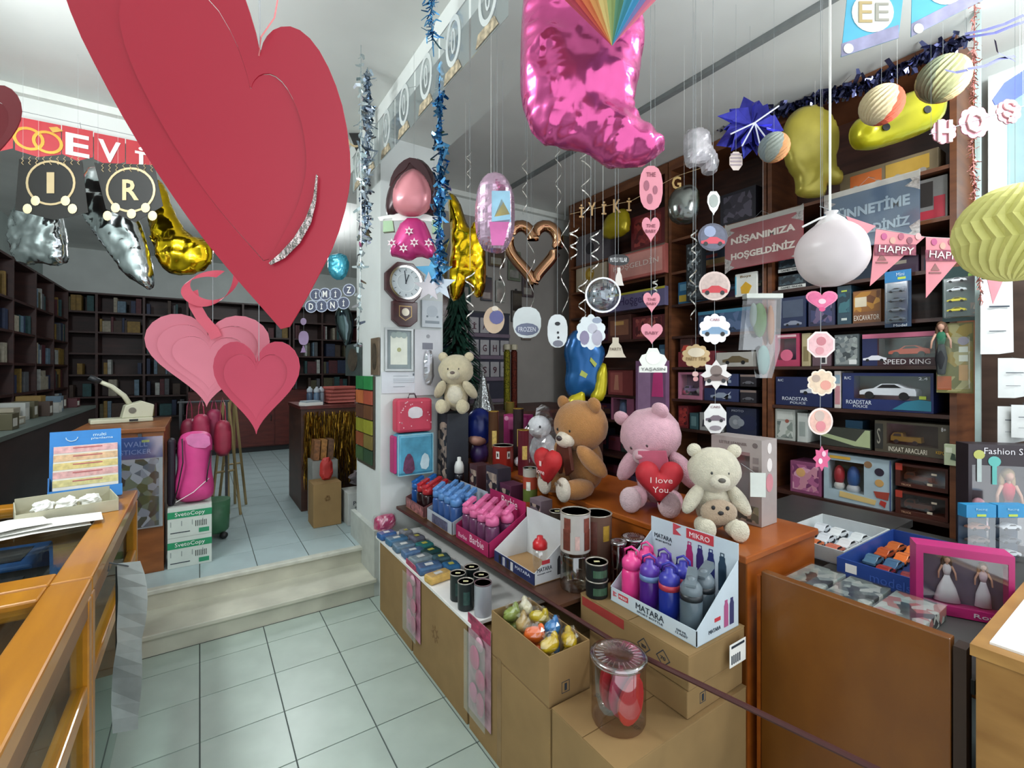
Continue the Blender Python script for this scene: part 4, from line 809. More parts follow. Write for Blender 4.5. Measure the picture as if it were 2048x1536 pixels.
# HAPPY bunting
h = Hang('pennant_bunting', 'pink birthday bunting with small triangles in front of the shelf', 'bunting', 1850, 500, 1.75)
for k, tri in enumerate((((1692,432),(1752,452),(1716,482)), ((1752,458),(1850,474),(1740,572)), ((1852,474),(1952,480),(1852,596)), ((1956,478),(2046,470),(1986,608)))):
    P_ = MB().prism(h.L(tri), 0.0015).build('flag', mat('#cf7f88', 0.6, var=0.04), h.e)
    if k in (1, 2, 3):
        a, b, c = tri; mx, my = (a[0]+b[0])/2-10, (a[1]+b[1])/2+34
        p = h.pt(mx, my); text('HAPPY', 70*h.s, 14*h.s, mat('#e8d8d4', 0.5, var=0), P_, (p[0], -0.004, p[1]), (0, R(5), 0))
        MB().box(p[0]-42*h.s, p[0]+40*h.s, -0.0025, -0.001, p[1]-11*h.s, p[1]+11*h.s).build('ribbon_print', mat('#8a3a50', 0.5, var=0.3, scale=60), P_)
        for j in range(5): q = h.pt(a[0]+16+j*17, my-27+(j%2)*8); MB().prism(circle(6*h.s, 10, q[0], q[1], 7*h.s), 0.001, -0.0015).build('balloon_print', mat(['#b04a7a', '#c89a8a', '#a8506a', '#8a4a5a', '#d0a0a0'][j], 0.5), P_)
        q = h.pt(a[0]*.45+c[0]*.55+18, a[1]*.45+c[1]*.55); MB().prism([(q[0]-9*h.s, q[1]), (q[0]+9*h.s, q[1]), (q[0], q[1]+14*h.s)], 0.001, -0.0015).box(q[0]-12*h.s, q[0]+12*h.s, -0.0015, 0, q[1]-6*h.s, q[1]-3*h.s).build('cake_print', mat('#8a5a58', 0.5), P_)
MB().tube([(x, 0.002, z) for x, z in (h.pt(1640,412), h.pt(1752,456), h.pt(1852,474), h.pt(1954,479), h.pt(2080,464))], 0.0015, 4).build('string', STRING, h.e)
h.string(1645, 414); h.string(1954, 479)
# welcome signs hung on the shelf
def sign(name, label, px0, px1, z0, z1, col, rows, tcol, X=3.40):
    a = at(px0, 740, X=X).y; b = at(px1, 740, X=X).y; w = a-b; h_ = z1-z0
    t = thing(name, label, 'sign', (X, (a+b)/2, z0), R(-90))
    MB().box(-w/2, w/2, 0, 0.003, 0, h_-0.03).build('board', mat(col, 0.45, var=0.04), t)
    MB().box(-w/2, w/2, -0.002, 0.005, h_-0.035, h_).build('header_strip', mat('#b9b4ac', 0.5), t)
    MB().box(-w/2, w/2, -0.006, -0.005, 0.005, h_-0.005).build('plastic_sleeve', clear('#ffffff', 0.06, 0.1), t)
    for sx in (-1, 1):
        for sz in (0.10, 0.86):
            MB().prism([(sx*w*.5, sz*h_-0.06), (sx*w*.5, sz*h_+0.06), (sx*w*.40, sz*h_+0.03), (sx*w*.43, sz*h_), (sx*w*.36, sz*h_-0.02), (sx*w*.44, sz*h_-0.04)], 0.001, -0.0015).build('corner_print', mat('#b0a8a4', 0.5, var=0.3, scale=60), t)
    for k, s in enumerate(rows): text(s, w*.82, h_*.22, mat(tcol, 0.5, var=0), t, (0, -0.003, h_*(.62-.34*k)), bold=0.04)
    MB().tube([(-w*.1, 0.001, h_), (0, 0.0, h_+0.04), (w*.1, 0.001, h_)], 0.001, 4).build('hanger', STRING, t)
    MB().tube([(0, 0, h_+0.04), (0, 0.10, h_+0.06)], 0.002, 4).build('hook', SILVER, t)
sign('welcome_sign', 'red engagement welcome sign with two lines of cream letters', 1450, 1607, 2.37, 2.72, '#8f3a40', ['N\u0130\u015eANIMIZA', 'HO\u015eGELD\u0130N\u0130Z'], '#d8ccc0')
sign('welcome_sign', 'grey blue celebration welcome sign with silver letters', 1648, 1840, 2.36, 2.74, '#465a70', ['S\u00dcNNET\u0130ME', 'HO\u015eGELD\u0130N\u0130Z'], '#8fa0ac')
# blue boards at the upper right
for lab, px_, cx, cy, tx in (('blue and white card with double E under the ceiling', [(1697,-30),(1812,-55),(1797,76),(1682,114)], 1745, 45, 'EE'), ('blue card cut by the top edge at the upper right', [(1826,-90),(1990,-120),(1966,0),(1822,74)], 1890, -10, '')):
    h = Hang('letter_card', lab, 'card', cx, cy, 1.55)
    MB().prism(h.L(px_), 0.002).build('card', mat('#4aa6c4', 0.5, var=0.05), h.e)
    b = sorted(px_, key=lambda p: p[1])[-2:]; b.sort(); l, r = b
    MB().prism(h.L([l, r, (r[0], r[1]-26), (l[0], l[1]-26)]), 0.001, -0.0015).build('lower_band', mat('#8d8aa8', 0.5, var=0.2), h.e)
    MB().prism([(x, z) for x, z in circle(42*h.s, 24, *h.pt(cx, cy-20), 40*h.s)], 0.001, -0.0015).build('white_disc', mat('#e2e2da', 0.5), h.e)
    MB().prism(circle(10*h.s, 14, *h.pt(l[0]+14, l[1]-16)), 0.001, -0.003).build('white_dot', mat('#dcdcd8', 0.5), h.e)
    if tx: p = h.pt(cx, cy-20); text('E', 0.045, 0.07, mat('#b09a6a', 0.5, var=0), h.e, (p[0]-0.025, -0.003, p[1])); text('E', 0.045, 0.06, mat('#989488', 0.5, var=0), h.e, (p[0]+0.03, -0.003, p[1]))
    h.string(px_[0][0]+10, px_[0][1]+4); h.string(px_[1][0]-10, px_[1][1]+4)
# ---------------------------------------------------------------- tag garlands, swirls, tinsel
def outline(kind, cx, cy, w, hh):
    rx, ry = w/2, hh/2
    if kind == 'c': p = circle(1, 22)
    elif kind == 's': p = scallop(1, 10, 4)
    elif kind == 'h': p = heart(2, 1.9, 30)
    elif kind == 'o': p = circle(1, 8); p = [(x*math.cos(.3927)-z*math.sin(.3927), x*math.sin(.3927)+z*math.cos(.3927)) for x, z in p]
    elif kind == 'st': p = starp(1.05, .72, 8)
    elif kind == 'b': p = [(0,-1),(.12,-.8),(.5,-.5),(.85,.1),(.8,.6),(.4,1),(-.4,1),(-.8,.6),(-.85,.1),(-.5,-.5),(-.12,-.8)]
    elif kind == 'cl': p = [(-1,-1),(1,-1),(1,-.5),(.8,-.45),(1,0),(.8,.4),(.5,.5),(.3,.95),(-.3,.95),(-.5,.5),(-.8,.4),(-1,0),(-.8,-.45),(-1,-.5)]
    elif kind == 'bell': p = [(-1,-1),(1,-1),(.75,-.6),(.55,.1),(.3,.4),(.3,.9),(-.3,.9),(-.3,.4),(-.55,.1),(-.75,-.6)]
    else: p = smooth_poly([(-1,-1),(1,-1),(1,1),(-1,1)], 2)
    return [(cx+x*rx, cy-z*ry) for x, z in p]
def tag_garland(name, label, D, tags, top_y, xs=None, cat='garland', sm=None):
    cx = sum(t[1] for t in tags)/len(tags); cy = sum(t[2] for t in tags)/len(tags)
    h = Hang(name, label, cat, cx, cy, D)
    for k, (kind, x, y, w, hh, col, extra) in enumerate(tags):
        yo = 0.002*((k % 2)*2-1)
        o = MB().prism(h.L(outline(kind, x, y, w, hh)), 0.0015, yo).build('tag', mat(col, 0.55, var=0.03), h.e)
        for e in extra:
            if e[0] == 'in': MB().prism(h.L(outline(kind, x, y, w*.86, hh*.86)), 0.0008, yo-0.0008).build('tag_print', mat(e[1], 0.55, var=0.08, scale=60), o)
            elif e[0] == 'car':
                L = w*.8; pr = [(0,.12),(.0,.24),(.22,.28),(.38,.40),(.66,.40),(.84,.30),(1,.24),(1,.12)]
                MB().prism(h.L([(x+(a-.5)*L, y+e[2]*hh-b*L) for a, b in pr]), 0.0008, yo-0.0016).build('car_print', mat(e[1], 0.5, var=0.05), o)
                for a in (.2, .8): MB().prism(h.L([(x+(a-.5)*L+p[0], y+e[2]*hh-.12*L+p[1]) for p in circle(L*.09, 10)]), 0.0008, yo-0.0022).build('wheel_print', BLACK, o)
            elif e[0] == 't': p = h.pt(x, y+e[3]*hh); text(e[1], w*e[4]*h.s, hh*e[5]*h.s, mat(e[2], 0.5, var=0), o, (p[0], yo-0.002, p[1]))
            elif e[0] == 'd': p = h.pt(x+e[2]*w, y+e[3]*hh); MB().prism(circle(e[4]*w*h.s, 12, p[0], p[1], (e[5] if len(e) > 5 else e[4])*hh*h.s), 0.0008, yo-0.0016).build('spot_print', mat(e[1], 0.5, var=0.05), o)
    ys = sorted(tags, key=lambda t: t[2]); pts = [h.pt(t[1], t[2]-t[4]/2+2) for t in ys] 
    MB().tube([(x, 0.004, z) for x, z in [(pts[0][0], CEIL-h.p.z)] + pts], 0.0011, 4).build('string', sm or STRING, h.e)
    return h
PK = '#d88a98'
tag_garland('pink_tag_garland', 'string of pink lettered tags ending in a white cloud tag', 2.1, [
    ('x', 1302, 376, 46, 88, PK, [('t', 'THE', '#8a4a58', -.3, .4, .1), ('d', '#9a5a6a', -.2, -.05, .12), ('d', '#9a5a6a', .18, .05, .1), ('d', '#9a5a6a', -.05, .25, .12)]),
    ('h', 1302, 460, 36, 54, PK, [('t', 'THE', '#8a4a58', -.16, .5, .12), ('t', 'BABY', '#8a4a58', .04, .6, .12)]),
    ('h', 1303, 606, 34, 44, PK, [('t', 'THE', '#8a4a58', -.16, .5, .12), ('t', 'BABY', '#8a4a58', .04, .6, .12)]),
    ('h', 1304, 668, 44, 44, PK, [('t', 'BABY', '#8a4a58', -.05, .6, .14)]),
    ('cl', 1306, 720, 56, 50, '#e4e4dc', [('t', 'YA\u015eASIN', '#6a6a6a', .38, .86, .16), ('d', '#f4f2e8', 0, -.08, .26)])], 330)
tag_garland('car_tag_garland', 'string of round and starry car tags in front of the middle shelf', 2.2, [
    ('b', 1427, 407, 30, 48, '#e6e6e2', [('d', '#9aa09a', 0, -.1, .3, .28)]),
    ('c', 1426, 474, 60, 56, '#4a4a58', [('in', '#55586a'), ('car', '#c04050', .34), ('d', '#8a94b0', -.1, -.2, .2)]),
    ('c', 1429, 572, 63, 58, '#c9b4ac', [('in', '#b9a49c'), ('car', '#b8323a', .34)]),
    ('s', 1430, 658, 64, 62, '#efeef0', [('car', '#7a98b4', .26), ('t', 'CARS', '#a86a70', -.3, .3, .08)]),
    ('st', 1432, 750, 60, 58, '#dcd6d2', [('car', '#6a5854', .30), ('d', '#7a6a64', 0, -.14, .2)]),
    ('o', 1431, 837, 48, 64, '#d8d6d4', [('car', '#6a5a66', .14), ('t', 'CARS', '#8a6a70', -.36, .4, .07), ('d', '#8a8086', 0, .3, .25, .08)])], 380)
tag_garland('pink_print_garland', 'string of pink printed tags below the white round balloon', 1.52, [
    ('h', 1643, 603, 64, 44, '#e884a4', [('in', '#e26a96'), ('d', '#f0c8d0', 0, .0, .12), ('d', '#d84a80', 0, .36, .1)]),
    ('o', 1643, 689, 60, 56, '#f0dcd8', [('in', '#e8b8ba'), ('d', '#c87a82', 0, -.12, .16), ('d', '#d8949a', -.05, .22, .14)]),
    ('s', 1643, 765, 60, 54, '#f0dfcc', [('in', '#e8cdb0'), ('d', '#b8a090', -.2, -.15, .14), ('d', '#e09a8a', .12, .1, .18)]),
    ('c', 1642, 843, 50, 54, '#f4dcd4', [('in', '#e8b8a8'), ('d', '#c8b0a4', -.05, -.2, .2), ('d', '#d8848a', 0, .18, .2)]),
    ('st', 1643, 917, 34, 48, '#d85a86', [('d', '#f0dce0', -.1, .1, .12), ('d', '#f0c0d0', .1, -.2, .12)])], 578)
tag_garland('white_tag', 'rounded white tag with an oval grey title plate', 2.9, [('x', 1054, 645, 56, 62, '#d4dada', [('d', '#6a7088', 0, .22, .42, .2), ('t', 'FROZEN', '#dfe2ea', .22, .62, .15)])], 600, cat='tag')
tag_garland('white_tag', 'tall white tag with three dark buttons', 2.8, [('x', 1115, 662, 40, 66, '#dfe4e6', [('d', '#2a2a30', 0, -.22, .14, .06), ('d', '#2a2a30', .02, .05, .06, .04), ('d', '#2a2a30', .04, .2, .06, .04), ('d', '#7a7a88', .02, .38, .26, .1)])], 600, cat='tag')
tag_garland('white_tag', 'scalloped white tag with mauve print left of the pink tags', 2.6, [('s', 1182, 664, 60, 72, '#e4ebee', [('d', '#8d84a0', -.22, .16, .16, .2), ('d', '#b8b4c4', .2, .16, .18, .22), ('d', '#c8c8d4', .05, -.1, .16, .14), ('d', '#9aa4b8', .2, -.32, .16, .08)])], 600, cat='tag')
tag_garland('party_tag', 'small cream bell shaped party tag', 2.5, [('bell', 1231, 694, 42, 42, '#d0c4b0', [('t', 'PARTY', '#7a6a5a', .1, .55, .14)])], 670, cat='tag')
tag_garland('party_tag', 'golden cloud tag with small pink squares below', 2.3, [('s', 1392, 712, 58, 48, '#c2a678', [('d', '#d8cab0', 0, -.15, .3, .2), ('t', 'PARTY TIME', '#8a6a3a', .12, .7, .14)]), ('x', 1391, 748, 12, 10, '#e0b8b4', []), ('x', 1391, 758, 10, 9, '#d8a0a0', [])], 680, cat='tag')
tag_garland('round_tag', 'cream tag with a violet patch beside the small tree', 2.6, [('c', 988, 640, 42, 54, '#b8a088', [('d', '#5a5a8a', .12, -.1, .34, .26), ('d', '#d4c8b8', .05, -.42, .16, .1)])], 600, cat='tag')
tag_garland('price_placard', 'small black and white placard on two white strings', 2.7, [('x', 1237, 520, 42, 22, '#2a2a2c', [('t', 'MUTLU YILLAR', '#e4e4e4', 0, .8, .4)]), ('bell', 1238, 552, 20, 38, '#dcd4cc', [])], 480, cat='tag')

CURL = mat('#b9b4ac', 0.25, 0.8, var=0.03)
def swirl(px_, y0, y1, D, r=0.02, label='', turns=2.6, m=None, w=0.004):
    h = Hang('foil_swirl', label, 'decoration', px_, (y0+y1)/2, D, 0, 'hanging foil swirls')
    z0 = h.pt(px_, y1)[1]; z1 = h.pt(px_, y0)[1]; n = int(turns*10)
    pts = []; ws = []
    for i in range(n+1):
        t = i/n; a = 2*math.pi*turns*t; rr = r*(1-.35*t)
        pts.append(Vector((rr*math.cos(a), rr*math.sin(a), z1+(z0-z1)*t))); ws.append(Vector((-math.sin(a)*.2, math.cos(a)*.2, .9))*w)
    MB().strip(pts, ws).build('swirl', m or CURL, h.e)
    h.string(px_, y0, None, 0.0008)
SW = [(1050,310,430,2.9,'hanging left of the rose gold heart',.022), (1117,290,425,2.9,'above the rose gold heart, right side',.025), (1172,290,440,2.8,'beside the kraft letters',.04), (1148,455,520,2.7,'in front of the speckled grey pack',.03), (1190,460,545,2.7,'above the clear round balloon',.03), (1130,440,640,3.0,'right of the rose gold heart',.03), (1062,440,640,3.2,'hanging inside the rose gold heart',.03), (1388,460,530,2.45,'left of the first car tags',.018), (1386,540,640,2.25,'left of the red car tag',.018), (938,300,380,2.9,'high above the golden letter balloon',.018), (1005,440,620,2.5,'left of the rose gold heart, low',.02), (940,540,640,2.5,'below the golden letter balloon',.03), (1165,560,650,2.8,'below the cream party pack',.03), (1310,560,590,2.4,'between two pink tags',.015)]
for x, a, b, D, lab, r in SW: swirl(x, a, b, D, r, 'thin silver foil swirl ' + lab)
# tinsel strands
def tinsel(name, label, pts, m, n=260, ln=0.05, w=0.0028, cat='tinsel garland', spread=1.0, seed=1, curl=0.3):
    """strand of narrow foil strips round a cord; pts in world space"""
    random.seed(seed); P = [Vector(p) for p in pts]; t = thing(name, label, cat, P[0])
    seg = [(P[i+1]-P[i]).length for i in range(len(P)-1)]; tot = sum(seg); mb = MB()
    for k in range(n):
        d = random.random()*tot; i = 0
        while d > seg[i] and i < len(seg)-1: d -= seg[i]; i += 1
        c = P[i]+(P[i+1]-P[i])*(d/seg[i])-P[0]
        v = Vector((random.gauss(0,1), random.gauss(0,1), random.gauss(0,1)-1.3)).normalized()*ln*random.uniform(.5,1)*spread
        side = v.cross(Vector((random.gauss(0,1), random.gauss(0,1), random.gauss(0,1)))).normalized()*w
        mid = c+v*.5+Vector((random.gauss(0,1), random.gauss(0,1), random.gauss(0,1)))*ln*curl*.4
        mb.strip([c, mid, c+v], [side, side, side*.6])
    f = mb.build('foil_fringe', m, t); f['kind'] = 'stuff'
    MB().tube([p-P[0] for p in P], 0.002, 4).build('cord', m, t)
    return t
BLT = mat('#5a9ac8', 0.2, 0.9, var=0.1, scale=30); SLT = mat('#aebccb', 0.2, 0.9, var=0.1, scale=30); PUR = mat('#3a3a9a', 0.22, 0.8, var=0.15, scale=20); PUD = mat('#55587e', 0.2, 0.85, var=0.15, scale=20)
a = at(880, 250, D=2.55); tinsel('tinsel_garland', 'light blue tinsel strand hanging along the pillar corner', [(a.x, a.y, 3.26), at(880, 250, D=2.55), at(882, 400, D=2.55), at(876, 560, D=2.55)], BLT, 240, 0.06, 0.010, seed=2, curl=.8)
a = at(735, 330, D=2.9); tinsel('tinsel_garland', 'silver blue tinsel strand left of the figure balloon', [(a.x, a.y, CEIL), at(735, 300, D=2.9), at(732, 400, D=2.9), at(733, 480, D=2.9)], SLT, 220, 0.06, 0.010, seed=3, curl=.8)
a = at(862, 60, D=2.2); tinsel('tinsel_garland', 'short blue tinsel tassel near the ceiling', [(a.x, a.y, CEIL), at(864, 40, D=2.2), at(866, 85, D=2.2)], BLT, 90, 0.06, 0.004, seed=4)
a = at(738, 200, D=3.3); tinsel('tinsel_garland', 'silver tinsel tassel beside the black pennant', [(a.x, a.y, CEIL), at(732, 195, D=3.3), at(738, 250, D=3.3)], SLT, 110, 0.06, 0.004, seed=5)
a = at(722, 520, D=2.7); tinsel('tinsel_garland', 'sparse silver foil strand in front of the pillar side', [(a.x, a.y, CEIL), at(722, 480, D=2.7), at(720, 600, D=2.7), at(716, 690, D=2.7)], mat('#c8d4d8', 0.2, 0.9, var=0.05), 70, 0.06, 0.009, seed=6)
tinsel('tinsel_garland', 'purple tinsel garland swagged along the top of the toy shelves', [at(1300, 240, X=3.40), at(1440, 245, X=3.40), at(1560, 215, X=3.40), at(1640, 190, X=3.40), at(1740, 160, X=3.40), at(1850, 105, X=3.40), at(1935, 70, X=3.40)], PUD, 900, 0.09, 0.012, seed=7)
for i, (px_, py_, D, nm) in enumerate(((1302, 240, 0, 'left end'), (1560, 215, 0, 'middle'), (1933, 70, 0, 'right end'))):
    p = at(px_, py_, X=3.40); o = MB().tube([(p.x, p.y, p.z), (p.x, p.y, CEIL)], 0.0012, 4).build('garland_tie', STRING); tag(o, 'thin tie holding up the %s of the purple garland' % nm, 'string')
# purple rosette
h = Hang('foil_rosette', 'large glossy purple foil star rosette under the garland', 'decoration', 1500, 255, 2.55)
random.seed(3)
for k in range(14):
    a = 2*math.pi*k/14+random.uniform(-.12, .12); L = (0.17 if k % 2 else 0.21)*random.uniform(.8, 1); ca, sa = math.cos(a), math.sin(a)
    MB().add([(0,-.02,0), (ca*L*.55-sa*.05, -.05+.04*(k%3), sa*L*.55+ca*.05), (ca*L, .01, sa*L), (ca*L*.55+sa*.05, -.03, sa*L*.55-ca*.05)], [(0,1,2,3)]).build('petal', PUR, h.e)
for a in (3.6, 4.2, 4.9, 5.3, 0.6): MB().tube([(0,-.05,0), (math.cos(a)*.15, -.06, math.sin(a)*.15)], 0.004, 4).build('white_stamen', mat('#d8d8ea', 0.3), h.e)
h.string(1500, 250)
h = Hang('printed_tag', 'pale striped tag hanging under the purple rosette', 'tag', 1472, 322, 2.4)
MB().prism(h.L(outline('o', 1472, 322, 28, 40)), 0.0015).build('tag', mat('#b8a8a0', 0.6), h.e)
for k in range(4): MB().box(-.028, .028, -.002, 0, .03-.018*k, .038-.018*k).build('stripe_print', mat('#8a7a80', 0.6), h.e)
h.string(1472, 304)
# curly purple ribbon near the upper right
h = Hang('curled_ribbon', 'dark violet curled ribbon decoration at the upper right', 'ribbon', 1990, 90, 1.8)
for pp in ([(1930,68),(1970,60),(2010,48),(2048,30)], [(1932,75),(1990,66),(2030,50),(2060,40)], [(1990,80),(1995,105),(2030,122)], [(1935,138),(1970,132),(2000,118),(2030,112)], [(1890,140),(1912,145),(1935,140)]):
    q = [h.pt(*p) for p in pp]; MB().strip([Vector((x, 0, z)) for x, z in q], [Vector((0, .004, .007))]*len(q)).build('ribbon', mat('#3a3c6a', 0.35, 0.3), h.e)
h.string(1930, 70)
h = Hang('dark_blue_card', 'dark blue leaf shaped card at the right edge', 'card', 2015, 185, 2.05)
MB().prism(h.L([(1985,200),(2010,165),(2048,140),(2080,140),(2060,180),(2020,205),(1990,210)]), 0.002).build('card', mat('#2c3c8c', 0.5, var=0.05), h.e)
h.string(2040, 148)
# plastic bag toy hanging by the shelf post
h = Hang('bagged_toy', 'clear bag of green and brown toy figures hanging at the shelf post', 'toy pack', 1518, 670, 2.6)
MB().prism(h.L([(1492,588),(1560,590),(1556,700),(1540,756),(1516,756),(1508,700),(1482,700)]), 0.05, -0.02).build('bag', clear('#ffffff', 0.14, 0.15), h.e)
for (x, y, w, hh, c) in ((1520,640,30,70,'#4a6a3a'), (1542,650,16,80,'#8a5a34'), (1528,720,26,60,'#6a8a84'), (1508,630,16,50,'#6a7a74')):
    q = h.pt(x, y); MB().ell((q[0], 0.005, q[1]), (w*h.s/2, 0.015, hh*h.s/2), 10, 7).build('toy_figure', mat(c, 0.6), h.e, smooth=True)
MB().box(h.pt(1490,0)[0], h.pt(1562,0)[0], -0.021, 0.031, h.pt(0,597)[1], h.pt(0,588)[1]).build('header_card', mat('#b8bcb4', 0.5), h.e)
h.string(1526, 588)
# ---------------------------------------------------------------- bottles, tins, trays on the display
E = 0.0015
def place_px(px_, py_, Z): p = at(px_, py_, Z=Z); return p
BOT = {}
def bottle(name, label, loc, body, cap, h=0.20, r=0.037, rotz=0.0, group=None, style='loop', cat='bottle', band=None):
    key = (body, cap, h, r, style, band)
    if key in BOT: return dup(BOT[key], loc, rotz, label)
    t = thing(name, label, cat, loc, rotz, group)
    MB().lathe([(r*.92, 0), (r, .006), (r, h*.55), (r*.95, h*.60), (r*.78, h*.66)], 18).build('body', mat(body, 0.22, var=0.04) if isinstance(body, str) else body, t, smooth=True)
    if band: MB().lathe([(r*1.01, h*.60), (r*1.01, h*.70)], 18).build('band', mat(band, 0.35), t, smooth=True)
    c = MB().lathe([(r*.80, h*.66), (r*.97, h*.67), (r*.97, h*.80), (r*.70, h*.88), (r*.42, h*.90), (r*.40, h*.97), (0.001, h*.98)], 18).build('cap', mat(cap, 0.3, var=0.03), t, smooth=True)
    if style == 'loop':
        MB().tube([(-r*.7, 0, h*.86), (-r*.65, 0, h*1.0), (0, 0, h*1.07), (r*.65, 0, h*1.0), (r*.7, 0, h*.86)], 0.005, 6).build('carry_loop', mat(cap, 0.3, var=0.03), c, smooth=True)
    elif style == 'flip':
        MB().hexa([(-r*.5,-r*.9,h*.86),(r*.5,-r*.9,h*.86),(r*.5,r*1.3,h*.95),(-r*.5,r*1.3,h*.95),(-r*.5,-r*.9,h*.90),(r*.5,-r*.9,h*.90),(r*.4,r*1.3,h*1.05),(-r*.4,r*1.3,h*1.05)]).build('flip_spout', mat(cap, 0.35), c)
    BOT[key] = t; return t
def tray(name, label, x0, x1, y0, y1, z0, hl, hb, m, back=None, group=None, inner='#b08a5c'):
    """open display tray: low front walls, side walls rising to a tall back on the +x side"""
    t = thing(name, label, 'display box', ((x0+x1)/2, (y0+y1)/2, z0+E), 0, group); hx, hy = (x1-x0)/2, (y1-y0)/2; w = 0.003
    mm = mat(m, 0.5, var=0.03); inn = mat(inner, 0.7, var=0.05)
    MB().box(-hx, hx, -hy, hy, 0, w).build('base', inn, t)
    MB().box(-hx, -hx+w, -hy, hy, w, hl).build('front_wall', mm, t)
    for s in (-1, 1):
        y = s*hy; MB().add([(-hx, y, w), (hx, y, w), (hx, y, hb*.8), (-hx, y, hl), (-hx, y-s*w, w), (hx, y-s*w, w), (hx, y-s*w, hb*.8), (-hx, y-s*w, hl)],
                           [(0,1,2,3), (7,6,5,4), (0,4,5,1), (1,5,6,2), (2,6,7,3), (3,7,4,0)]).build('side_wall', mm, t)
    MB().box(hx-w, hx, -hy, hy, w, hb).build('back_wall', mm if back is None else mat(back, 0.5), t)
    return t, hx, hy
def left_txt(t, hx, s, y, z, w, h_, col): text(s, w, h_, mat(col, 0.5, var=0), t, (-hx-0.0015, y, z), (0, 0, R(-90)))
def front_txt(t, hy, s, x, z, w, h_, col): text(s, w, h_, mat(col, 0.5, var=0), t, (x, -hy-0.0015, z))
def right_poster(t, x, y0, y1, z0, z1, cols, logo):   # prints on the inner face of the tall back wall, facing -x
    for k, c in enumerate(cols):
        yy = y0+(y1-y0)*(k+.5)/len(cols)
        o = MB().prism([(-.016,0),(.016,0),(.016,.10),(.011,.115),(.011,.13),(-.011,.13),(-.011,.115),(-.016,.10)], 0.001).build('printed_bottle', mat(c, 0.5, var=0.02), t, (x-0.002, yy, z0), (0, 0, R(-90)))
        MB().ring([(-.008,.13),(.008,.13),(.008,.145),(-.008,.145)], [(-.005,.133),(.005,.133),(.005,.142),(-.005,.142)], 0.001).build('printed_loop', mat(c, 0.5, var=0.02), o)
# white bottle display in front
B2Z = 0.66
b1 = carton('flat_carton', 1.335, 1.66, 0.955, 1.42, 0.4465, 0.54, 'lower flat carton of the pair under the white bottle display', grp='flat cartons')
b2 = carton('flat_carton', 1.335, 1.665, 0.95, 1.475, 0.5415, B2Z, 'upper flat carton with shipping label under the white bottle display', grp='flat cartons')
MB().box(0.03, 0.13, -0.2868, -0.2855, 0.02, 0.10).build('shipping_label', PAPER, b2)
for k in range(5): MB().box(0.04+0.012*k, 0.046+0.012*k, -0.2880, -0.2868, 0.03, 0.06).build('label_line', INK, b2)
MB().box(0.04, 0.12, -0.2880, -0.2868, 0.085, 0.093).build('label_line', INK, b2)
for k, s in enumerate(('70', 'TR34')):
    y = -0.10+0.10*k
    MB().ring([(-.03,0),(0,-.03),(.03,0),(0,.03)], [(-.026,0),(0,-.026),(.026,0),(0,.026)], 0.001, -0.0005).build('printed_diamond', INK, b2, (-0.1655, -0.16+0.085*k, 0.06), (0, 0, R(-90)))
    text(s, .022, .012, INK, b2, (-0.1665, -0.16+0.085*k, 0.06), (0, 0, R(-90)))
MB().ring([(-.016,-.018),(.016,-.018),(.016,.018),(-.016,.018)], [(-.014,-.016),(.014,-.016),(.014,.016),(-.014,.016)], 0.001, -0.0006).build('printed_square', INK, b1, (-0.08, -0.2325, 0.045)); text('1', .010, .022, INK, b1, (-0.08, -0.2337, 0.045))
MB().box(-0.1662, -0.1650, 0.02, 0.25, 0.075, 0.11).build('red_tape', mat('#a03c38', 0.4), b2)
t, hx, hy = tray('bottle_display_box', 'white open display box with four colours of drinking bottles', 1.395, 1.648, 0.962, 1.36, B2Z, 0.055, 0.30, '#c9d6de', inner='#b4c8d4')
left_txt(t, hx, 'MATARA', 0.0, 0.034, 0.13, 0.022, '#2a3440'); left_txt(t, hx, 'SPORT BOTTLE', 0.0, 0.014, 0.12, 0.007, '#4a5460'); left_txt(t, hx, '500 ML\n12 ADET', -0.14, 0.022, 0.05, 0.018, '#4a5460')
MB().box(-hx-0.0015, -hx, 0.105, 0.155, 0.024, 0.044).build('logo_panel', REDINK, t); left_txt(t, hx+0.001, 'MIKRO', 0.13, 0.034, 0.04, 0.010, '#e8e8e8')
MB().prism([(0,0),(.022,.005),(.006,.011),(.022,.018),(0,.022)], 0.001).build('logo_mark', mat('#c86a74', 0.5), t, (-hx-0.0015, 0.185, 0.022), (0, 0, R(-90)))
right_poster(t, hx-0.003, 0.03, -0.16, 0.10, 0.25, ['#b02a6a', '#3a2a6a', '#26306a', '#2c4456'], 1)
MB().box(hx-0.0055, hx-0.003, -0.10, 0.02, 0.258, 0.297).build('logo_panel', REDINK, t); text('MIKRO', 0.09, 0.02, mat('#f0e4e4', 0.5, var=0), t, (hx-0.0065, -0.04, 0.277), (0, 0, R(-90)))
MB().prism([(0,0),(.04,.006),(.012,.024),(.04,.042),(0,.048)], 0.001).build('logo_mark', mat('#c84a54', 0.5), t, (hx-0.0045, 0.085, 0.252), (0, 0, R(-90)))
text('MATARA', 0.09, 0.018, INK, t, (hx-0.0045, 0.135, 0.225), (0, 0, R(-90))); text('SPORT BOTTLE', 0.08, 0.007, INK, t, (hx-0.0045, 0.135, 0.205), (0, 0, R(-90)))
MB().box(hx-0.0045, hx-0.003, -0.185, -0.165, 0.13, 0.155).build('small_print', DGREY, t)
for k, c in enumerate(('#b05a86', '#3a3c66')):
    MB().prism([(-.013,0),(.013,0),(.013,.075),(.008,.085),(.008,.095),(-.008,.095),(-.008,.085),(-.013,.075)], 0.001, -0.0012).build('printed_bottle', mat(c, 0.5, var=0.02), t, (0.045+0.035*k, -hy, 0.02))
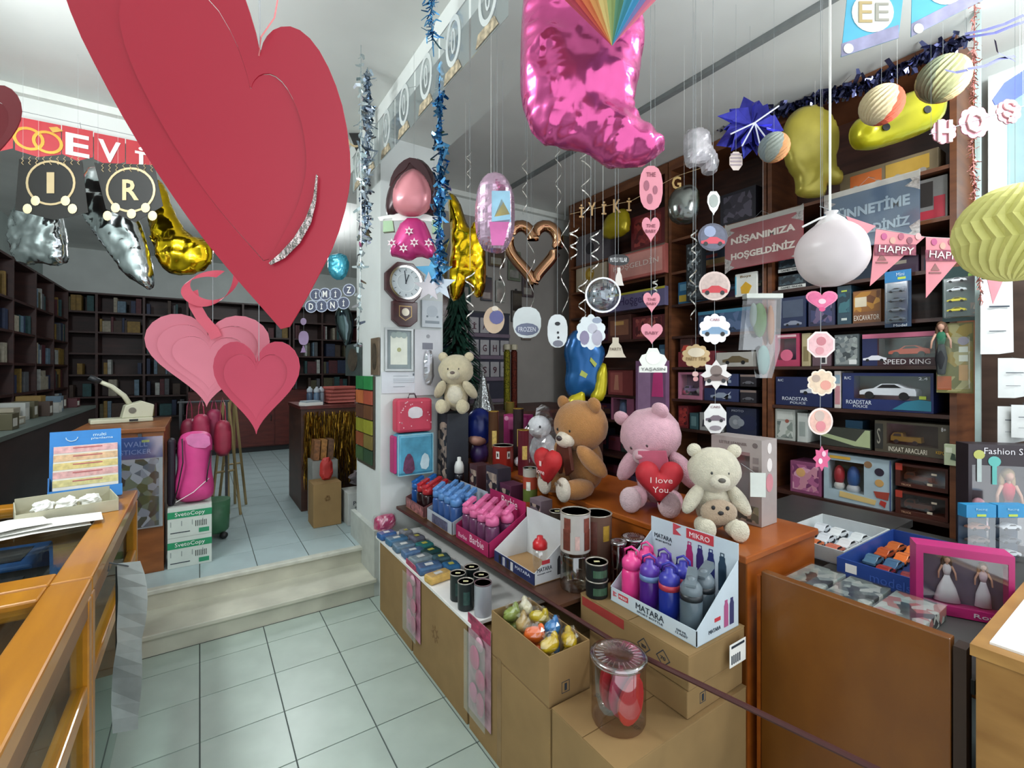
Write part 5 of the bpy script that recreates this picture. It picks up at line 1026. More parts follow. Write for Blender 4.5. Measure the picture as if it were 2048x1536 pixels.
front_txt(t, hy, 'MATARA', -0.025, 0.03, 0.07, 0.013, '#3a4450'); MB().box(-0.025, 0.01, -hy-0.0012, -hy, 0.055, 0.068).build('logo_panel', REDINK, t)
row = [('#e8408a', '#ea4a92', 'pink', 'loop', None), ('#4a1f7a', '#5a3aa0', 'purple', 'loop', '#6a86b4'), ('#1f2f8a', '#3a3aa0', 'blue', 'loop', '#b8384a'), ('#55626a', '#6a757c', 'grey', 'flip', '#22262a')]
for k, (b, c, nm, stl, bd) in enumerate(row):
    bottle('drinking_bottle', '%s drinking bottle in the front row of the white display box' % nm, (1.452, 1.30-0.092*k, B2Z+0.006), b, c, 0.205, 0.039, R(-60), 'bottles in the white display box', stl, band=bd)
    bottle('drinking_bottle', '%s drinking bottle in the second row of the white display box' % nm, (1.545, 1.30-0.088*k, B2Z+0.006), b, c, 0.205, 0.0385, R(-80), 'bottles in the white display box', stl, band=bd)
# trays on the dark shelf
t, hx, hy = tray('bottle_display_box', 'navy and white display box with a slanted side on the dark shelf', 1.245, 1.45, 1.68, 2.02, SHZ, 0.055, 0.24, '#d4d6d8')
MB().box(-hx-0.0012, -hx, -hy, hy, 0.002, 0.054).build('navy_front', mat('#28325e', 0.5, var=0.15, scale=30), t)
left_txt(t, hx+0.001, 'MATARA', -0.08, 0.036, 0.12, 0.014, '#c8ccd8'); 
for k in range(4): MB().box(-hx-0.0026, -hx-0.0012, 0.0+0.035*k, 0.02+0.035*k, 0.006, 0.046).build('printed_bottle', mat(['#d8d8d8', '#2a2a30', '#b8b8c0', '#16181e'][k], 0.5), t)
front_txt(t, hy, 'MATARA', -0.045, 0.065, 0.085, 0.018, '#2a323c'); front_txt(t, hy, 'KARI\u015eIK RENK', -0.045, 0.045, 0.08, 0.006, '#2a323c')
MB().box(-0.06, -0.015, -hy-0.0012, -hy, 0.085, 0.103).build('logo_panel', REDINK, t)
for k in range(2): MB().prism([(0,0),(.022,0),(.022,.07),(.015,.085),(.007,.085),(0,.07)], 0.001, -0.0012).build('printed_bottle', mat(['#3a3a3e', '#22242a'][k], 0.5), t, (0.03+0.03*k, -hy, 0.02))
bottle('drinking_bottle', 'clear bottle with bright red cap in the slanted display box', (1.33, 1.75, SHZ+0.006), clear('#ffffff', 0.2, 0.1), '#c8242c', 0.19, 0.036, 0, None, 'none')
t, hx, hy = tray('bottle_display_box', 'raspberry pink display box full of pink capped bottles', 1.235, 1.47, 2.06, 2.43, SHZ, 0.075, 0.25, '#a82258', inner='#8a1c48')
left_txt(t, hx, 'Barbie', -0.06, 0.045, 0.15, 0.04, '#f0d0dc'); left_txt(t, hx, 'Barbie', 0.10, 0.03, 0.10, 0.025, '#e8b8cc')
text('Barbie', 0.16, 0.05, mat('#f0d8e0', 0.5, var=0), t, (hx-0.006, -0.03, 0.215), (0, 0, R(-90)))
tray_spots = [(ix, iy) for ix in range(2) for iy in range(4)]
for k, (ix, iy) in enumerate(tray_spots):
    bottle('drinking_bottle', 'pink capped bottle, number %s from the near end, %s row of pink box' % (['one', 'two', 'three', 'four'][iy], ['front', 'back'][ix]), (1.29+0.095*ix, 2.115+0.087*iy, SHZ+0.006), '#6a3a5c', '#dc6a9c', 0.215, 0.038, R(-70), 'pink capped bottles', 'flip')
t, hx, hy = tray('bottle_display_box', 'grey and white display box full of sky blue capped bottles', 1.225, 1.47, 2.46, 2.82, SHZ, 0.075, 0.22, '#b4bac4')
MB().box(-hx-0.0012, -hx, -hy+.06, hy-.08, 0.004, 0.06).build('printed_panel', mat('#5a5a74', 0.5, var=0.25, scale=40), t)
for k, (ix, iy) in enumerate(tray_spots):
    bottle('drinking_bottle', 'sky blue capped bottle, number %s from the near end, %s row of grey box' % (['one', 'two', 'three', 'four'][iy], ['front', 'back'][ix]), (1.28+0.095*ix, 2.515+0.084*iy, SHZ+0.006), '#3a5a94', '#5a8ac4', 0.225, 0.037, R(-70), 'sky blue capped bottles', 'flip')
t, hx, hy = tray('bottle_display_box', 'brown printed display box with red capped dark bottles near the pillar', 1.215, 1.45, 2.85, 3.17, SHZ, 0.07, 0.20, '#7a4a4a')
MB().box(-hx-0.0012, -hx, -hy+.02, hy-.02, 0.004, 0.06).build('printed_panel', mat('#a86a6a', 0.5, var=0.4, scale=40), t)
for k, (ix, iy) in enumerate([(a, b) for a in range(2) for b in range(3)]):
    bottle('drinking_bottle', '%s bottle, number %s from the near end, %s row of brown box' % ('dark red capped' if iy < 2 else 'blue', ['one', 'two', 'three'][iy], ['front', 'back'][ix]), (1.27+0.095*ix, 2.905+0.095*iy, SHZ+0.006), '#2a1418' if iy < 2 else '#1d4a8a', '#b0242c' if iy < 2 else '#2460a8', 0.205, 0.039, R(-70), 'red capped and blue bottles', 'flip')
# tins and jars
def tin(name, label, loc, r, h_, body, lid='#b9b4a8', cat='tin', slot=True, group=None, prints=()):
    t = thing(name, label, cat, loc, -YAW, group)
    MB().lathe([(r*.97, 0), (r, .004), (r, h_-.006), (r*1.02, h_-.004)], 20).build('body', body if not isinstance(body, str) else mat(body, 0.3, 0.2, var=0.05), t, smooth=True)
    MB().lathe([(r*1.02, h_-.005), (r*1.03, h_), (r*.94, h_), (r*.92, h_-.004), (0.001, h_-.004)], 20).build('lid', mat(lid, 0.3, 0.6), t, smooth=True)
    if slot: MB().box(-.012, .012, -.006, .006, h_-.0035, h_-.002).build('price_sticker', mat('#d8d2a0', 0.5), t)
    for (c, a, z, w, hh) in prints:
        mb = MB(); n = 6; vs = []; fs = []
        for i in range(n+1):
            aa = -math.pi/2+a+w*(i/n-.5)
            for zz in (z-hh/2, z+hh/2): vs.append((r*1.012*math.cos(aa), r*1.012*math.sin(aa), zz))
        for i in range(n): fs.append((2*i, 2*i+2, 2*i+3, 2*i+1))
        mb.add(vs, fs).build('print', mat(c, 0.4, var=0.15, scale=50), t)
    return t
def jar(name, label, loc, r, h_, tint='#e8ecea', fac=0.16, cat='jar', lid=True):
    t = thing(name, label, cat, loc)
    MB().lathe([(0.001, 0.002), (r*.95, 0.0), (r, .01), (r, h_*.90), (r*.96, h_*.93)], 24, cap=False).build('wall', clear('#ffffff', fac, 0.06, tint), t, smooth=True)
    if lid:
        l = MB().lathe([(r*1.04, h_*.93), (r*1.06, h_*.95), (r*1.06, h_), (r*.9, h_*1.005), (r*.5, h_*.985), (0.001, h_*.985)], 24).build('lid', clear('#ffffff', 0.28, 0.1, tint), t, smooth=True)
        for k in range(24):
            a = 2*math.pi*k/24; MB().box(r*.55, r*.88, -.0015, .0015, h_*1.003, h_*1.008).build('rib', clear('#ffffff', 0.5, 0.15), l, rot=(0, 0, a))
    return t
jar('clear_jar', 'empty clear plastic jar under the reindeer tin', (1.395, 1.575, SHZ+E), 0.068, 0.165, '#d8d4cc', 0.2, lid=False)
tin('reindeer_tin', 'white tin with brown reindeer print standing on the clear jar', (1.395, 1.575, SHZ+0.168), 0.067, 0.175, '#d8d2cc', slot=False, prints=[('#6a3428', -.75, .06, .55, .09), ('#7a4034', -.70, .125, .5, .06), ('#6a3428', .75, .06, .55, .09), ('#7a4034', .70, .125, .5, .06), ('#c8a49c', 0, .05, .3, .06)], cat='tin')
for k in range(2): tin('money_tin', '%s of two stacked black money tins by the white display box' % ['lower', 'upper'][k], (1.378, 1.422, B2Z+E+0.072*k), 0.046, 0.070, '#23282a', prints=[('#3a5a44', .2, .03, 1.4, .03)], group='stacked money tins', slot=(k == 1))
tin('printed_tin', 'clear tub with reindeer and yellow print behind the reindeer tin', (1.55, 1.60, SHZ+E), 0.07, 0.30, '#8a6a5c', slot=False, prints=[('#b8923a', .5, .22, .5, .07), ('#6a3a30', -.5, .2, .7, .15)])
jar('red_jar', 'dark red translucent jar behind the pink bottle', (1.60, 1.420, B2Z+E), 0.052, 0.20, '#a81c40', 0.12)
jar('red_jar', 'raspberry translucent tub left of the dark red jar', (1.505, 1.42, B2Z+E), 0.034, 0.20, '#b02a54', 0.12)
tin('snack_tin', 'tall tube tin with red green and orange bands beside the small tins', (1.60, 2.2, SHZ+E), 0.042, 0.40, bands(['#b8a88c', '#a8442c', '#b85a2c', '#6a7a3a', '#b04a34', '#b8b4a8'], 2, 0.42, 0.4), lid='#a8aaa6', prints=[('#dcdcd0', -.3, .30, .6, .05)])
tin('money_tin', 'brassy small tin standing beside the tall tube tin', (1.54, 1.88, SHZ+E), 0.040, 0.24, '#4a4034')
tin('red_face_tin', 'red tin with two round black and white spots on the cabinet', (1.745, 2.72, TIER+E), 0.072, 0.18, '#b0352c', slot=False, prints=[('#e4dcd4', -.5, .12, .35, .05), ('#e4dcd4', .6, .12, .35, .05), ('#2a1c1c', -.5, .12, .15, .025), ('#2a1c1c', .6, .12, .15, .025)])
# black tins and grey can on the white board
WBZ = 0.4865
for k, (x, y, lab) in enumerate(((1.035, 1.935, 'nearest the aisle'), (1.045, 2.035, 'second from the aisle edge'), (1.135, 2.06, 'third, away from the aisle'), (1.13, 1.955, 'beside the grey topped can'))):
    tin('black_tin', 'black tin with silver rim on the white board, ' + lab, (x, y, WBZ), 0.038, 0.128, '#1c2426', group='black tins on the white board', prints=[('#2a4a44', 0.2, .06, .8, .06)])
tin('grey_can', 'wide pale can with a flat grey lid at the end of the white board', (1.075, 1.845, WBZ), 0.040, 0.145, '#b4b8c0', lid='#7a686c', slot=False)
# pencil cases and packs on the white board
pk = [(1.03,3.03,.14,.10,'#2a5a94','blue pencil case nearest the pillar'),(1.15,3.0,.09,.09,'#8a8a90','grey clear pack by the pillar'),(1.05,2.90,.16,.10,'#3a6a8c','steel blue case with yellow sticker'),(1.17,2.86,.10,.11,'#6a6a7a','slate coloured pack'),(1.05,2.77,.16,.10,'#5a7488','grey blue soft case'),(1.16,2.71,.12,.10,'#2a7a7a','teal bagged case'),(1.06,2.65,.16,.09,'#4a6a90','denim blue case'),(1.15,2.59,.14,.09,'#1e4a4a','dark green pencil case'),(1.06,2.53,.16,.10,'#7a8a90','pale grey bagged case'),(1.16,2.47,.12,.10,'#3a5a64','slate green case'),(1.055,2.40,.17,.11,'#3c5f86','long blue case with white tag'),(1.16,2.34,.11,.10,'#2a6a9a','bright blue small case'),(1.05,2.27,.17,.09,'#d0a85a','yellow and blue end pack')]
for k, (x, y, w, d, c, lab) in enumerate(pk):
    t = thing('pencil_case', lab + ' lying on the white board', 'pencil case', (x, y, WBZ), R(random.uniform(-9, 9)), 'pencil cases on the white board')
    w *= .8; d *= .86
    MB().box(-w/2, w/2, -d/2, d/2, 0, 0.042).build('case', mat(c, 0.5, var=0.12, scale=30), t, bevel=0.012)
    MB().box(-w*.18, w*.15, -d*.2, d*.15, 0.0425, 0.0435).build('price_tag', mat(['#dcdcd8', '#d8cc5a'][k % 2], 0.5), t)
    MB().box(-w*.5, w*.5, -d*.5, d*.5, 0.046, 0.0465).build('plastic_wrap', FILM, t)
# open carton with bagged toys
t = thing('open_carton', 'open brown carton full of bagged plastic toys', 'carton', (1.095, 1.455, 0.4315)); hx, hy, w = 0.095, 0.19, 0.004
MB().box(-hx, hx, -hy, hy, 0, w).build('base', CARDIN, t)
for nm, a in (('long_wall', (-hx, -hx+w, -hy, hy)), ('long_wall', (hx-w, hx, -hy, hy)), ('short_wall', (-hx+w, hx-w, -hy, -hy+w)), ('short_wall', (-hx+w, hx-w, hy-w, hy))): MB().box(*a, w, 0.178).build(nm, CARD, t)
MB().ring([(-.018,-.02),(.018,-.02),(.018,.02),(-.018,.02)], [(-.016,-.018),(.016,-.018),(.016,.018),(-.016,.018)], 0.001, -0.0006).build('printed_square', INK, t, (-0.02, -hy, 0.05)); text('1', .010, .024, INK, t, (-0.02, -hy-0.001, 0.05))
toys = [(1.055,1.33,10,'#c8a818','yellow'),(1.135,1.315,60,'#c4a41c','pale yellow'),(1.05,1.415,-30,'#e0641e','orange'),(1.13,1.41,20,'#2a7ab8','blue'),(1.055,1.50,50,'#b0945a','sandy'),(1.135,1.50,-40,'#c8b020','golden'),(1.06,1.585,15,'#8a9a4a','olive'),(1.135,1.59,70,'#d8d0b0','cream')]
for x, y, rz, c, lab in toys:
    o = thing('bagged_toy', '%s plastic toy in a clear bag inside the open carton' % lab, 'toy', (x, y, 0.4375), 0, 'bagged toys in the open carton')
    Q = Matrix.Rotation(R(rz), 3, 'Z')
    MB().lathe([(.025,0),(.03,.02),(.03,.11),(.02,.13)], 12).ell((0,0,.165), (.042,.028,.028), 12, 8, .2, x*50, Q).ell(Q @ Vector((.024,0,.18)), (.014,.014,.026), 10, 8, .2, y*30, Q).ell(Q @ Vector((-.02,.004,.175)), (.018,.016,.014), 10, 8).build('toy_body', mat(c, 0.35, var=0.05), o, smooth=True)
    MB().ell((0,0,.172), (.044,.036,.042), 12, 8, .3, y*40, Q).build('clear_bag', clear('#ffffff', 0.12, 0.12), o)
# big clear jar in front with red spatulas
J = (1.150, 1.085, 0.447)
jar('clear_jar', 'clear round jar with ribbed lid and red scoops on the big carton', J, 0.088, 0.215, '#e6dedc', 0.14)
for k, (a, tl, c, lab) in enumerate(((-.5, .35, '#d02c34', 'bright red'), (.9, .55, '#c83a6a', 'pink'), (2.4, .5, '#b82a38', 'dark red'))):
    o = thing('toy_scoop', lab + ' plastic scoop inside the clear round jar', 'toy', (J[0]+.012*k-.012, J[1]+.034*(k-1)-.006, J[2]+.012), 0, 'scoops in the jar', rot=(-.05+.05*k, .28-.26*k, -.5+.1*k))
    MB().prism(smooth_poly([(-.016,.0),(.016,.0),(.040,.04),(.036,.10),(.015,.155),(-.015,.155),(-.036,.10),(-.040,.04)], 1), 0.018, -0.009).build('scoop_blade', mat(c, 0.4, var=0.04), o, bevel=0.003)
    MB().tube([(0,0,.14), (0,0,.165)], .008, 8).build('scoop_handle', mat(c, 0.4), o)
# blister packs hung on the cartons' aisle side
def side_pack(label, px_, py0, py1, col, w):
    a = at(px_, py0, X=0.992); b = at(px_, py1, X=0.992); h_ = a.z-b.z
    t = thing('bagged_toy_set', label, 'toy pack', (0.9925, a.y, b.z), R(-90), 'pink toy packs on the cartons')
    MB().box(-w/2, w/2, 0, 0.002, 0, h_).build('backing_card', mat(col, 0.5, var=0.2, scale=20), t)
    for (x, z, r1, r2, c) in ((-.1, .62, .22, .12, '#d84a88'), (.15, .45, .2, .10, '#c83a78'), (-.15, .25, .18, .10, '#e07aa8'), (.12, .8, .16, .07, '#d8a8b8'), (.15, .2, .16, .12, '#c85a88')):
        MB().ell((x*w, -.012, z*h_), (r1*w, .010, r2*h_), 10, 7).build('toy_piece', mat(c, 0.35), t, smooth=True)
    MB().box(-w*.48, w*.48, -.026, -.024, .02*h_, .85*h_).build('plastic_film', clear('#ffffff', 0.22, 0.2), t)
    MB().box(-w/2, w/2, -.003, -.0005, .86*h_, h_).build('header', mat('#a83a5c', 0.5, var=0.3, scale=40), t)
side_pack('narrow pink toy set hung on the carton beside the pillar', 826, 1128, 1272, '#c88aa0', 0.20)
side_pack('wider pink toy set hung on the carton near the open box', 958, 1243, 1440, '#b9939c', 0.19)
# pink wrapped bundle on the board end
t = thing('pink_bundle', 'bright pink bundle in clear film at the end of the white board', 'bag', (1.065, 3.175, 0.487))
inflate([(x*.075, .06+z*.055) for x, z in smooth_poly([(-1,-1),(1,-1),(1,.6),(.6,1),(-.7,.9),(-1,.5)], 1)], 0.11, 18, 0.25, 3).build('bundle', mat('#c02a68', 0.4, var=0.1), t)
inflate([(x*.085, .062+z*.06) for x, z in smooth_poly([(-1,-1),(1,-1),(1,.7),(.6,1),(-.7,1),(-1.1,.5)], 1)], 0.13, 16, 0.4, 5).build('clear_film', clear('#ffffff', 0.2, 0.2), t)

# ---------------------------------------------------------------- teddy bears
def fur(c): return mat(c, 0.95, var=0.05, scale=40, bump=0.6, bscale=180, sheen=0.3)
def bear(label, loc, rotz, h, col, muz, head_rot=(0,0,0), nose='#3a3030', eyes='#14100e', pad=None, belly=None, name='teddy_bear', arm=0.25, legs=True):
    t = thing(name, label, 'teddy bear', loc, rotz); F = fur(col); M_ = fur(muz)
    MB().ell((0, .02*h, .29*h), (.20*h, .165*h, .275*h), 20, 14, .06, 1).build('torso', F, t, smooth=True)
    if belly: MB().ell((0, -.075*h, .29*h), (.14*h, .09*h, .17*h), 14, 10).build('belly_patch', fur(belly), t, smooth=True)
    hd = MB().ell((0, 0, .14*h), (.285*h, .245*h, .255*h), 24, 16, .05, 2).build('head', F, t, (0, -.01*h, .545*h), head_rot, smooth=True)
    for s in (-1, 1):
        MB().ell((s*.215*h, .02*h, .355*h), (.08*h, .045*h, .08*h), 12, 8).build('ear', F, hd, smooth=True)
        MB().ell((s*.085*h, -.225*h, .165*h), (.014*h, .012*h, .017*h), 8, 6).build('eye', mat(eyes, 0.2, var=0), hd, smooth=True)
    MB().ell((0, -.215*h, .075*h), (.11*h, .10*h, .085*h), 14, 10).build('muzzle', M_, hd, smooth=True)
    MB().ell((0, -.30*h, .108*h), (.04*h, .022*h, .028*h), 10, 7).build('nose', mat(nose, 0.4, var=0), hd, smooth=True)
    for s in (-1, 1):
        Q = Matrix.Rotation(s*-.55, 3, 'Y') @ Matrix.Rotation(arm*2.2, 3, 'X')
        MB().ell((s*.245*h, -.09*h, .37*h), (.082*h, .085*h, .19*h), 14, 10, .05, 3, Q).build('arm', F, t, smooth=True)
        if legs:
            l = MB().ell((s*.155*h, -.20*h, .10*h), (.098*h, .20*h, .098*h), 14, 10, .05, 4).build('leg', F, t, smooth=True)
            MB().ell((s*.165*h, -.36*h, .115*h), (.098*h, .055*h, .115*h), 14, 9).build('foot', F if not pad else fur(pad), t, smooth=True)
    return t
def plush_heart(parent, h, m, loc, rot, txt):
    o = inflate(heart(h*.38, h*.36), h*.16, 22, 0.0, 1).build('plush_heart', m, parent, loc, rot, smooth=True)
    for k, s in enumerate(txt): text(s, h*.17*min(1, len(s)/5), h*.045, mat('#e8c8c4', 0.6, var=0), o, (0, -h*.083, h*(.045-.075*k)), ext=0.001)
    return o
b = bear('tan teddy bear with brown bow looking left', (1.80, 1.96, TIER+0.004), R(-96), 0.565, '#a8743f', '#d8cbb8', (R(14), 0, R(8)), pad='#cfc4b4')
plush_heart(b, 0.57, mat('#b01c20', 0.7), (0.0, -.24, .17), (0, 0, 0), ['I', 'love'])
MB().prism([(-.05,.30),(.05,.30),(.085,.16),(.03,.12),(0,.22),(-.03,.12),(-.085,.16)], 0.02, -.145).build('bow', mat('#5a2818', 0.6), b)
for s in (-1, 1):
    for q in ((-.022,.035), (.0,.05), (.022,.04)): MB().ell((s*.094+q[0], -.238, .066+q[1]*.9), (.007,.004,.010), 8, 6).build('paw_print', mat('#7a6a5a', 0.7), b)
b = bear('large pale pink teddy bear holding a red heart', (1.96, 1.58, TIER+0.004), R(-62), 0.55, '#d8a8b4', '#dcb8c0', (R(30), R(-14), R(-22)), nose='#c89aa4', eyes='#4a3a3a', pad='#d0b4b8', arm=.1)
plush_heart(b, 0.575, mat('#b5202c', 0.7), (0.055, -.245, .17), (0, 0, R(22)), ['I love', 'You.'])
MB().prism([(-.06,.30),(.07,.31),(.09,.22),(-.05,.20)], 0.02, -.175).build('scarf', mat('#c05a72', 0.7), b)
b = bear('cream white teddy bear with a small bear face on its belly', (1.86, 1.20, TIER+0.003), R(-42), 0.385, '#d2cab4', '#d8d0bc', (R(4), 0, 0), nose='#5a544c', eyes='#3a3a38', arm=-.05)
MB().ell((0, -.075, .10), (.075, .03, .055), 14, 9).build('printed_face', fur('#b09a82'), b, smooth=True)
MB().ell((0, -.106, .105), (.012, .006, .009), 8, 6).build('printed_nose', BLACK, b)
for s in (-1, 1): MB().ell((s*.028, -.100, .125), (.008, .005, .009), 8, 6).build('printed_eye', BLACK, b)
MB().box(.125, .185, -.075, -.072, .17, .27).build('hang_tag', mat('#d8dcd4', 0.5), b); MB().tube([(.10, -.04, .30), (.15, -.072, .265)], .001, 4).build('tag_string', STRING, b)
bear('small cream teddy bear sitting near the pillar', (1.57, 3.085, 1.291), R(-38), 0.45, '#cfc2a2', '#d8ccb0', (R(2), 0, 0), nose='#6a5a54', eyes='#3a302c', belly='#dcd4c0')
t = thing('bagged_plush', 'white plush animal wrapped in clear film behind the tan bear', 'plush toy', (2.02, 2.62, TIER+0.003), R(-70))
MB().ell((0,0,.13), (.10,.09,.13), 14, 10).build('body', fur('#d8d8dc'), t, smooth=True); MB().ell((0,-.05,.30), (.085,.08,.08), 14, 10).build('head', fur('#e0e0e4'), t, smooth=True)
for s in (-1, 1): MB().ell((s*.05,-.12,.31), (.008,.006,.01), 6, 5).build('eye', BLACK, t); MB().ell((s*.10,-.12,.06), (.05,.07,.04), 10, 7).build('paw', fur('#dcdce0'), t, smooth=True)
inflate([(x*.16, .21+z*.21) for x, z in smooth_poly([(-1,-.98),(1,-.98),(1,.3),(.2,.9),(.25,1.15),(-.25,1.15),(-.2,.9),(-1,.3)], 1)], 0.30, 18, 0.2, 5).build('film_wrap', clear('#ffffff', 0.22, 0.18), t)
# grey toy carton behind the white bear
t = box_thing('toy_carton', 'grey taupe toy carton with rounded window behind the cream bear', 'toy box', (2.135, 1.225, TIER), R(-90), 0.245, 0.13, 0.385, '#a59a96',
      [('r', '#8a6a6a', .14, .78, .80, .84), ('t', 'LITTLE LEARNER', '#7a6a68', .45, .93, .55, .035), ('d', '#6a5f5e', .88, .93, .03), ('r', '#857a78', .84, .94, .72, .79), ('r', '#857a78', .84, .94, .62, .69), ('r', '#857a78', .84, .94, .53, .59), ('v', ['#8a8a72', '#6a6a5c', '#a89a8a', '#4a4a44'], .5, .95, .03, .22, 40)], (.10, .78, .24, .80), inside='#8a8486')
for z, c, r1 in ((.345, '#dcd4d0', .018), (.27, '#e0d8d4', .022), (.19, '#c8848c', .03)): MB().prism(circle(r1, 14, 0, z, r1*1.4), 0.001, -0.1238).build('side_print', mat(c, 0.5), t, (0, 0, 0), (0, 0, R(90)))

# ---------------------------------------------------------------- goods around the bears
t = box_thing('doll_box', 'tall magenta doll box standing behind the shelf goods', 'toy box', (2.02, 2.93, TIER), R(-60), 0.20, 0.10, 0.36, '#b03074', [('d', '#e8a0c0', .12, .92, .05), ('r', '#c85a90', .2, .95, .70, .95)], (.25, .92, .06, .68), inside='#c86a9c')
doll(t, (0.01, -0.02, 0.03), 0.20, '#c89a84', '#b89a6a', '#d86aa0', '#e08ab4')
t = thing('mask_ball', 'round dark blue cat eyed mask toy on a purple stand', 'toy', (1.775, 3.10, TIER+0.002), R(-50))
MB().lathe([(.06,0),(.075,.06),(.05,.14)], 16).build('stand', mat('#3a2458', 0.4), t, smooth=True)
MB().ell((0,0,.26), (.115,.10,.15), 18, 12).build('mask', mat('#16246a', 0.25, 0.1), t, smooth=True)
MB().ell((0,-.035,.175), (.075,.075,.05), 14, 9).build('chin', mat('#a87a6a', 0.5), t, smooth=True)
bottle('drinking_bottle', 'white capped dark bottle between the red capped bottles and the mask', (1.53, 2.96, SHZ+0.002), '#1e1c24', '#d8d8d4', 0.36, 0.035, 0, None, 'none')
for k, (x, y, w, d, h_, c, lab) in enumerate(((1.56,2.72,.10,.10,.34,'#4a2a2e','dark maroon carton behind the sky blue bottles'), (1.57,2.50,.10,.14,.36,'#3a3440','charcoal carton behind the sky blue bottles'), (1.565,2.05,.08,.10,.26,'#7a6a72','mauve grey carton behind the pink bottles'), (1.58,2.36,.10,.12,.28,'#5a2a44','plum carton behind the pink bottles'), (1.56,3.12,.17,.17,.655,'#2c3038','tall slate carton under the small cream bear'))):
    box_thing('gift_carton', lab, 'carton', (x, y, SHZ), R(-90), d, w, h_, c, [('v', [c, '#8a7a70', '#b09a8a', '#2a2428'], .08, .92, .1, .9, 26)])
for k, (x, y, h_, c, lab) in enumerate(((1.78,2.90,.40,'#5a3a24','brown and gold gift tube'), (2.08,3.14,.44,'#8a7a3a','yellow gift tube with printed label'), (1.80,2.55,.30,'#6a2430','wine red gift tube'), (1.93,2.80,.42,'#3a2a2c','dark gift tube with gold rim'))):
    tin('gift_tube', lab + ' standing behind the tins', (x, y, TIER+E), .038, h_, c, lid='#b08a3a', slot=False, cat='tube', prints=[('#c8a85a', .2, h_*.5, .9, h_*.3)])
# ---------------------------------------------------------------- things on the pillar
PY = 3.247
def on_pillar(px0, px1, py0, py1, Y=PY):
    a = at(px0, py1, Y=Y); b = at(px1, py1, Y=Y); c = at((px0+px1)/2, (py0+py1)/2, Y=Y); s = depth(c)/FPX
    return (a.x+b.x)/2, b.x-a.x, c.z-(py1-py0)*s/2, (py1-py0)*s
x, w, z, h_ = on_pillar(768, 843, 530, 654)
t = thing('pendulum_clock', 'dark wooden octagonal pendulum clock on the pillar', 'clock', (x, PY, z))
oct_ = [(p[0]*1.0, p[1]) for p in circle(w*.55, 8)]; oct_ = [(a*math.cos(.3927)-b*math.sin(.3927), a*math.sin(.3927)+b*math.cos(.3927)) for a, b in oct_]
CW = wood('#4a2024', '#2e1014', 0.3, (3, 3, 12))
MB().prism([(a, b+h_*.70) for a, b in oct_], 0.05, -0.05).build('case', CW, t, bevel=0.006)
MB().prism([(-w*.33,h_*.40),(w*.33,h_*.40),(w*.33,h_*.10),(w*.14,0),(-w*.14,0),(-w*.33,h_*.10)], 0.045, -0.045).build('pendulum_case', CW, t, bevel=0.005)
MB().ring(circle(w*.43, 32, 0, h_*.70), circle(w*.38, 32, 0, h_*.70), 0.012, -0.060).build('bezel', SILVER, t)
fc = MB().prism(circle(w*.40, 32, 0, h_*.70), 0.004, -0.054).build('dial', mat('#cfd8dc', 0.5, var=0.02), t)
MB().ring(circle(w*.24, 28, 0, h_*.70), circle(w*.225, 28, 0, h_*.70), 0.001, -0.0555).build('dial_ring', mat('#e8eef0', 0.5, var=0), fc)
for k in range(12):
    a = 2*math.pi*k/12; MB().box(-.0025, .0025, -.0555, -.054, w*.29, w*.345).build('hour_mark', mat('#5a6468', 0.5, var=0), fc, (0, 0, h_*.70), (0, a, 0))
for a, L in ((-.12, .30), (.35, .22)): MB().box(-.003, .003, -.057, -.0555, -.01, w*L).build('clock_hand', INK, fc, (0, 0, h_*.70), (0, a, 0))
MB().ring([(-w*.17,h_*.33),(w*.17,h_*.33),(w*.17,h_*.16),(0,h_*.09),(-w*.17,h_*.16)], [(-w*.15,h_*.315),(w*.15,h_*.315),(w*.15,h_*.17),(0,h_*.105),(-w*.15,h_*.17)], 0.002, -0.0465).build('gilt_line', mat('#a88a5a', 0.4, 0.5), t)
MB().prism(circle(w*.10, 18, 0, h_*.23), 0.004, -0.049).build('pendulum_bob', mat('#b8b0a0', 0.3, 0.7), t)
def wall_sheet(name, label, cat, px0, px1, py0, py1, items, col='#dfe0de', th=0.003, frame=None, inner=None):
    x, w, z, h_ = on_pillar(px0, px1, py0, py1)
    t = thing(name, label, cat, (x, PY-0.001, z))
    MB().box(-w/2, w/2, -th, 0, 0, h_).build('sheet', mat(col, 0.6, var=0.03), t)
    if frame:
        f = 0.014; MB().ring([(-w/2,0),(w/2,0),(w/2,h_),(-w/2,h_)], [(-w/2+f,f),(w/2-f,f),(w/2-f,h_-f),(-w/2+f,h_-f)], 0.016, -0.016).build('frame', mat(frame, 0.35, 0.3), t)
    front_items(t, w, 0, h_, items, -th)
    return t, w, h_
wall_sheet('framed_certificate', 'silver framed certificate on the pillar under the clock', 'picture', 769, 825, 657, 742, [('r', '#8a9698', .1, .9, .08, .92), ('r', '#dfe2d4', .2, .8, .15, .82), ('d', '#9aa8a4', .32, .84, .07), ('d', '#9aa8a4', .5, .86, .08), ('d', '#9aa8a4', .68, .84, .07), ('d', '#a8a878', .5, .5, .05)], '#8d979a', frame='#b9bdbd')
wall_sheet('notice_sheet', 'white printed notice sheet below the framed certificate', 'notice', 763, 838, 744, 786, [('r', '#9aa2aa', .3, .7, .80, .82), ('r', '#9aa2aa', .3, .9, .66, .675), ('r', '#9aa2aa', .3, .85, .58, .595), ('r', '#9aa2aa', .3, .88, .50, .515), ('r', '#8a929a', .3, .6, .3, .32), ('r', '#6a727a', .82, .93, .82, .93)], '#d4d8de')
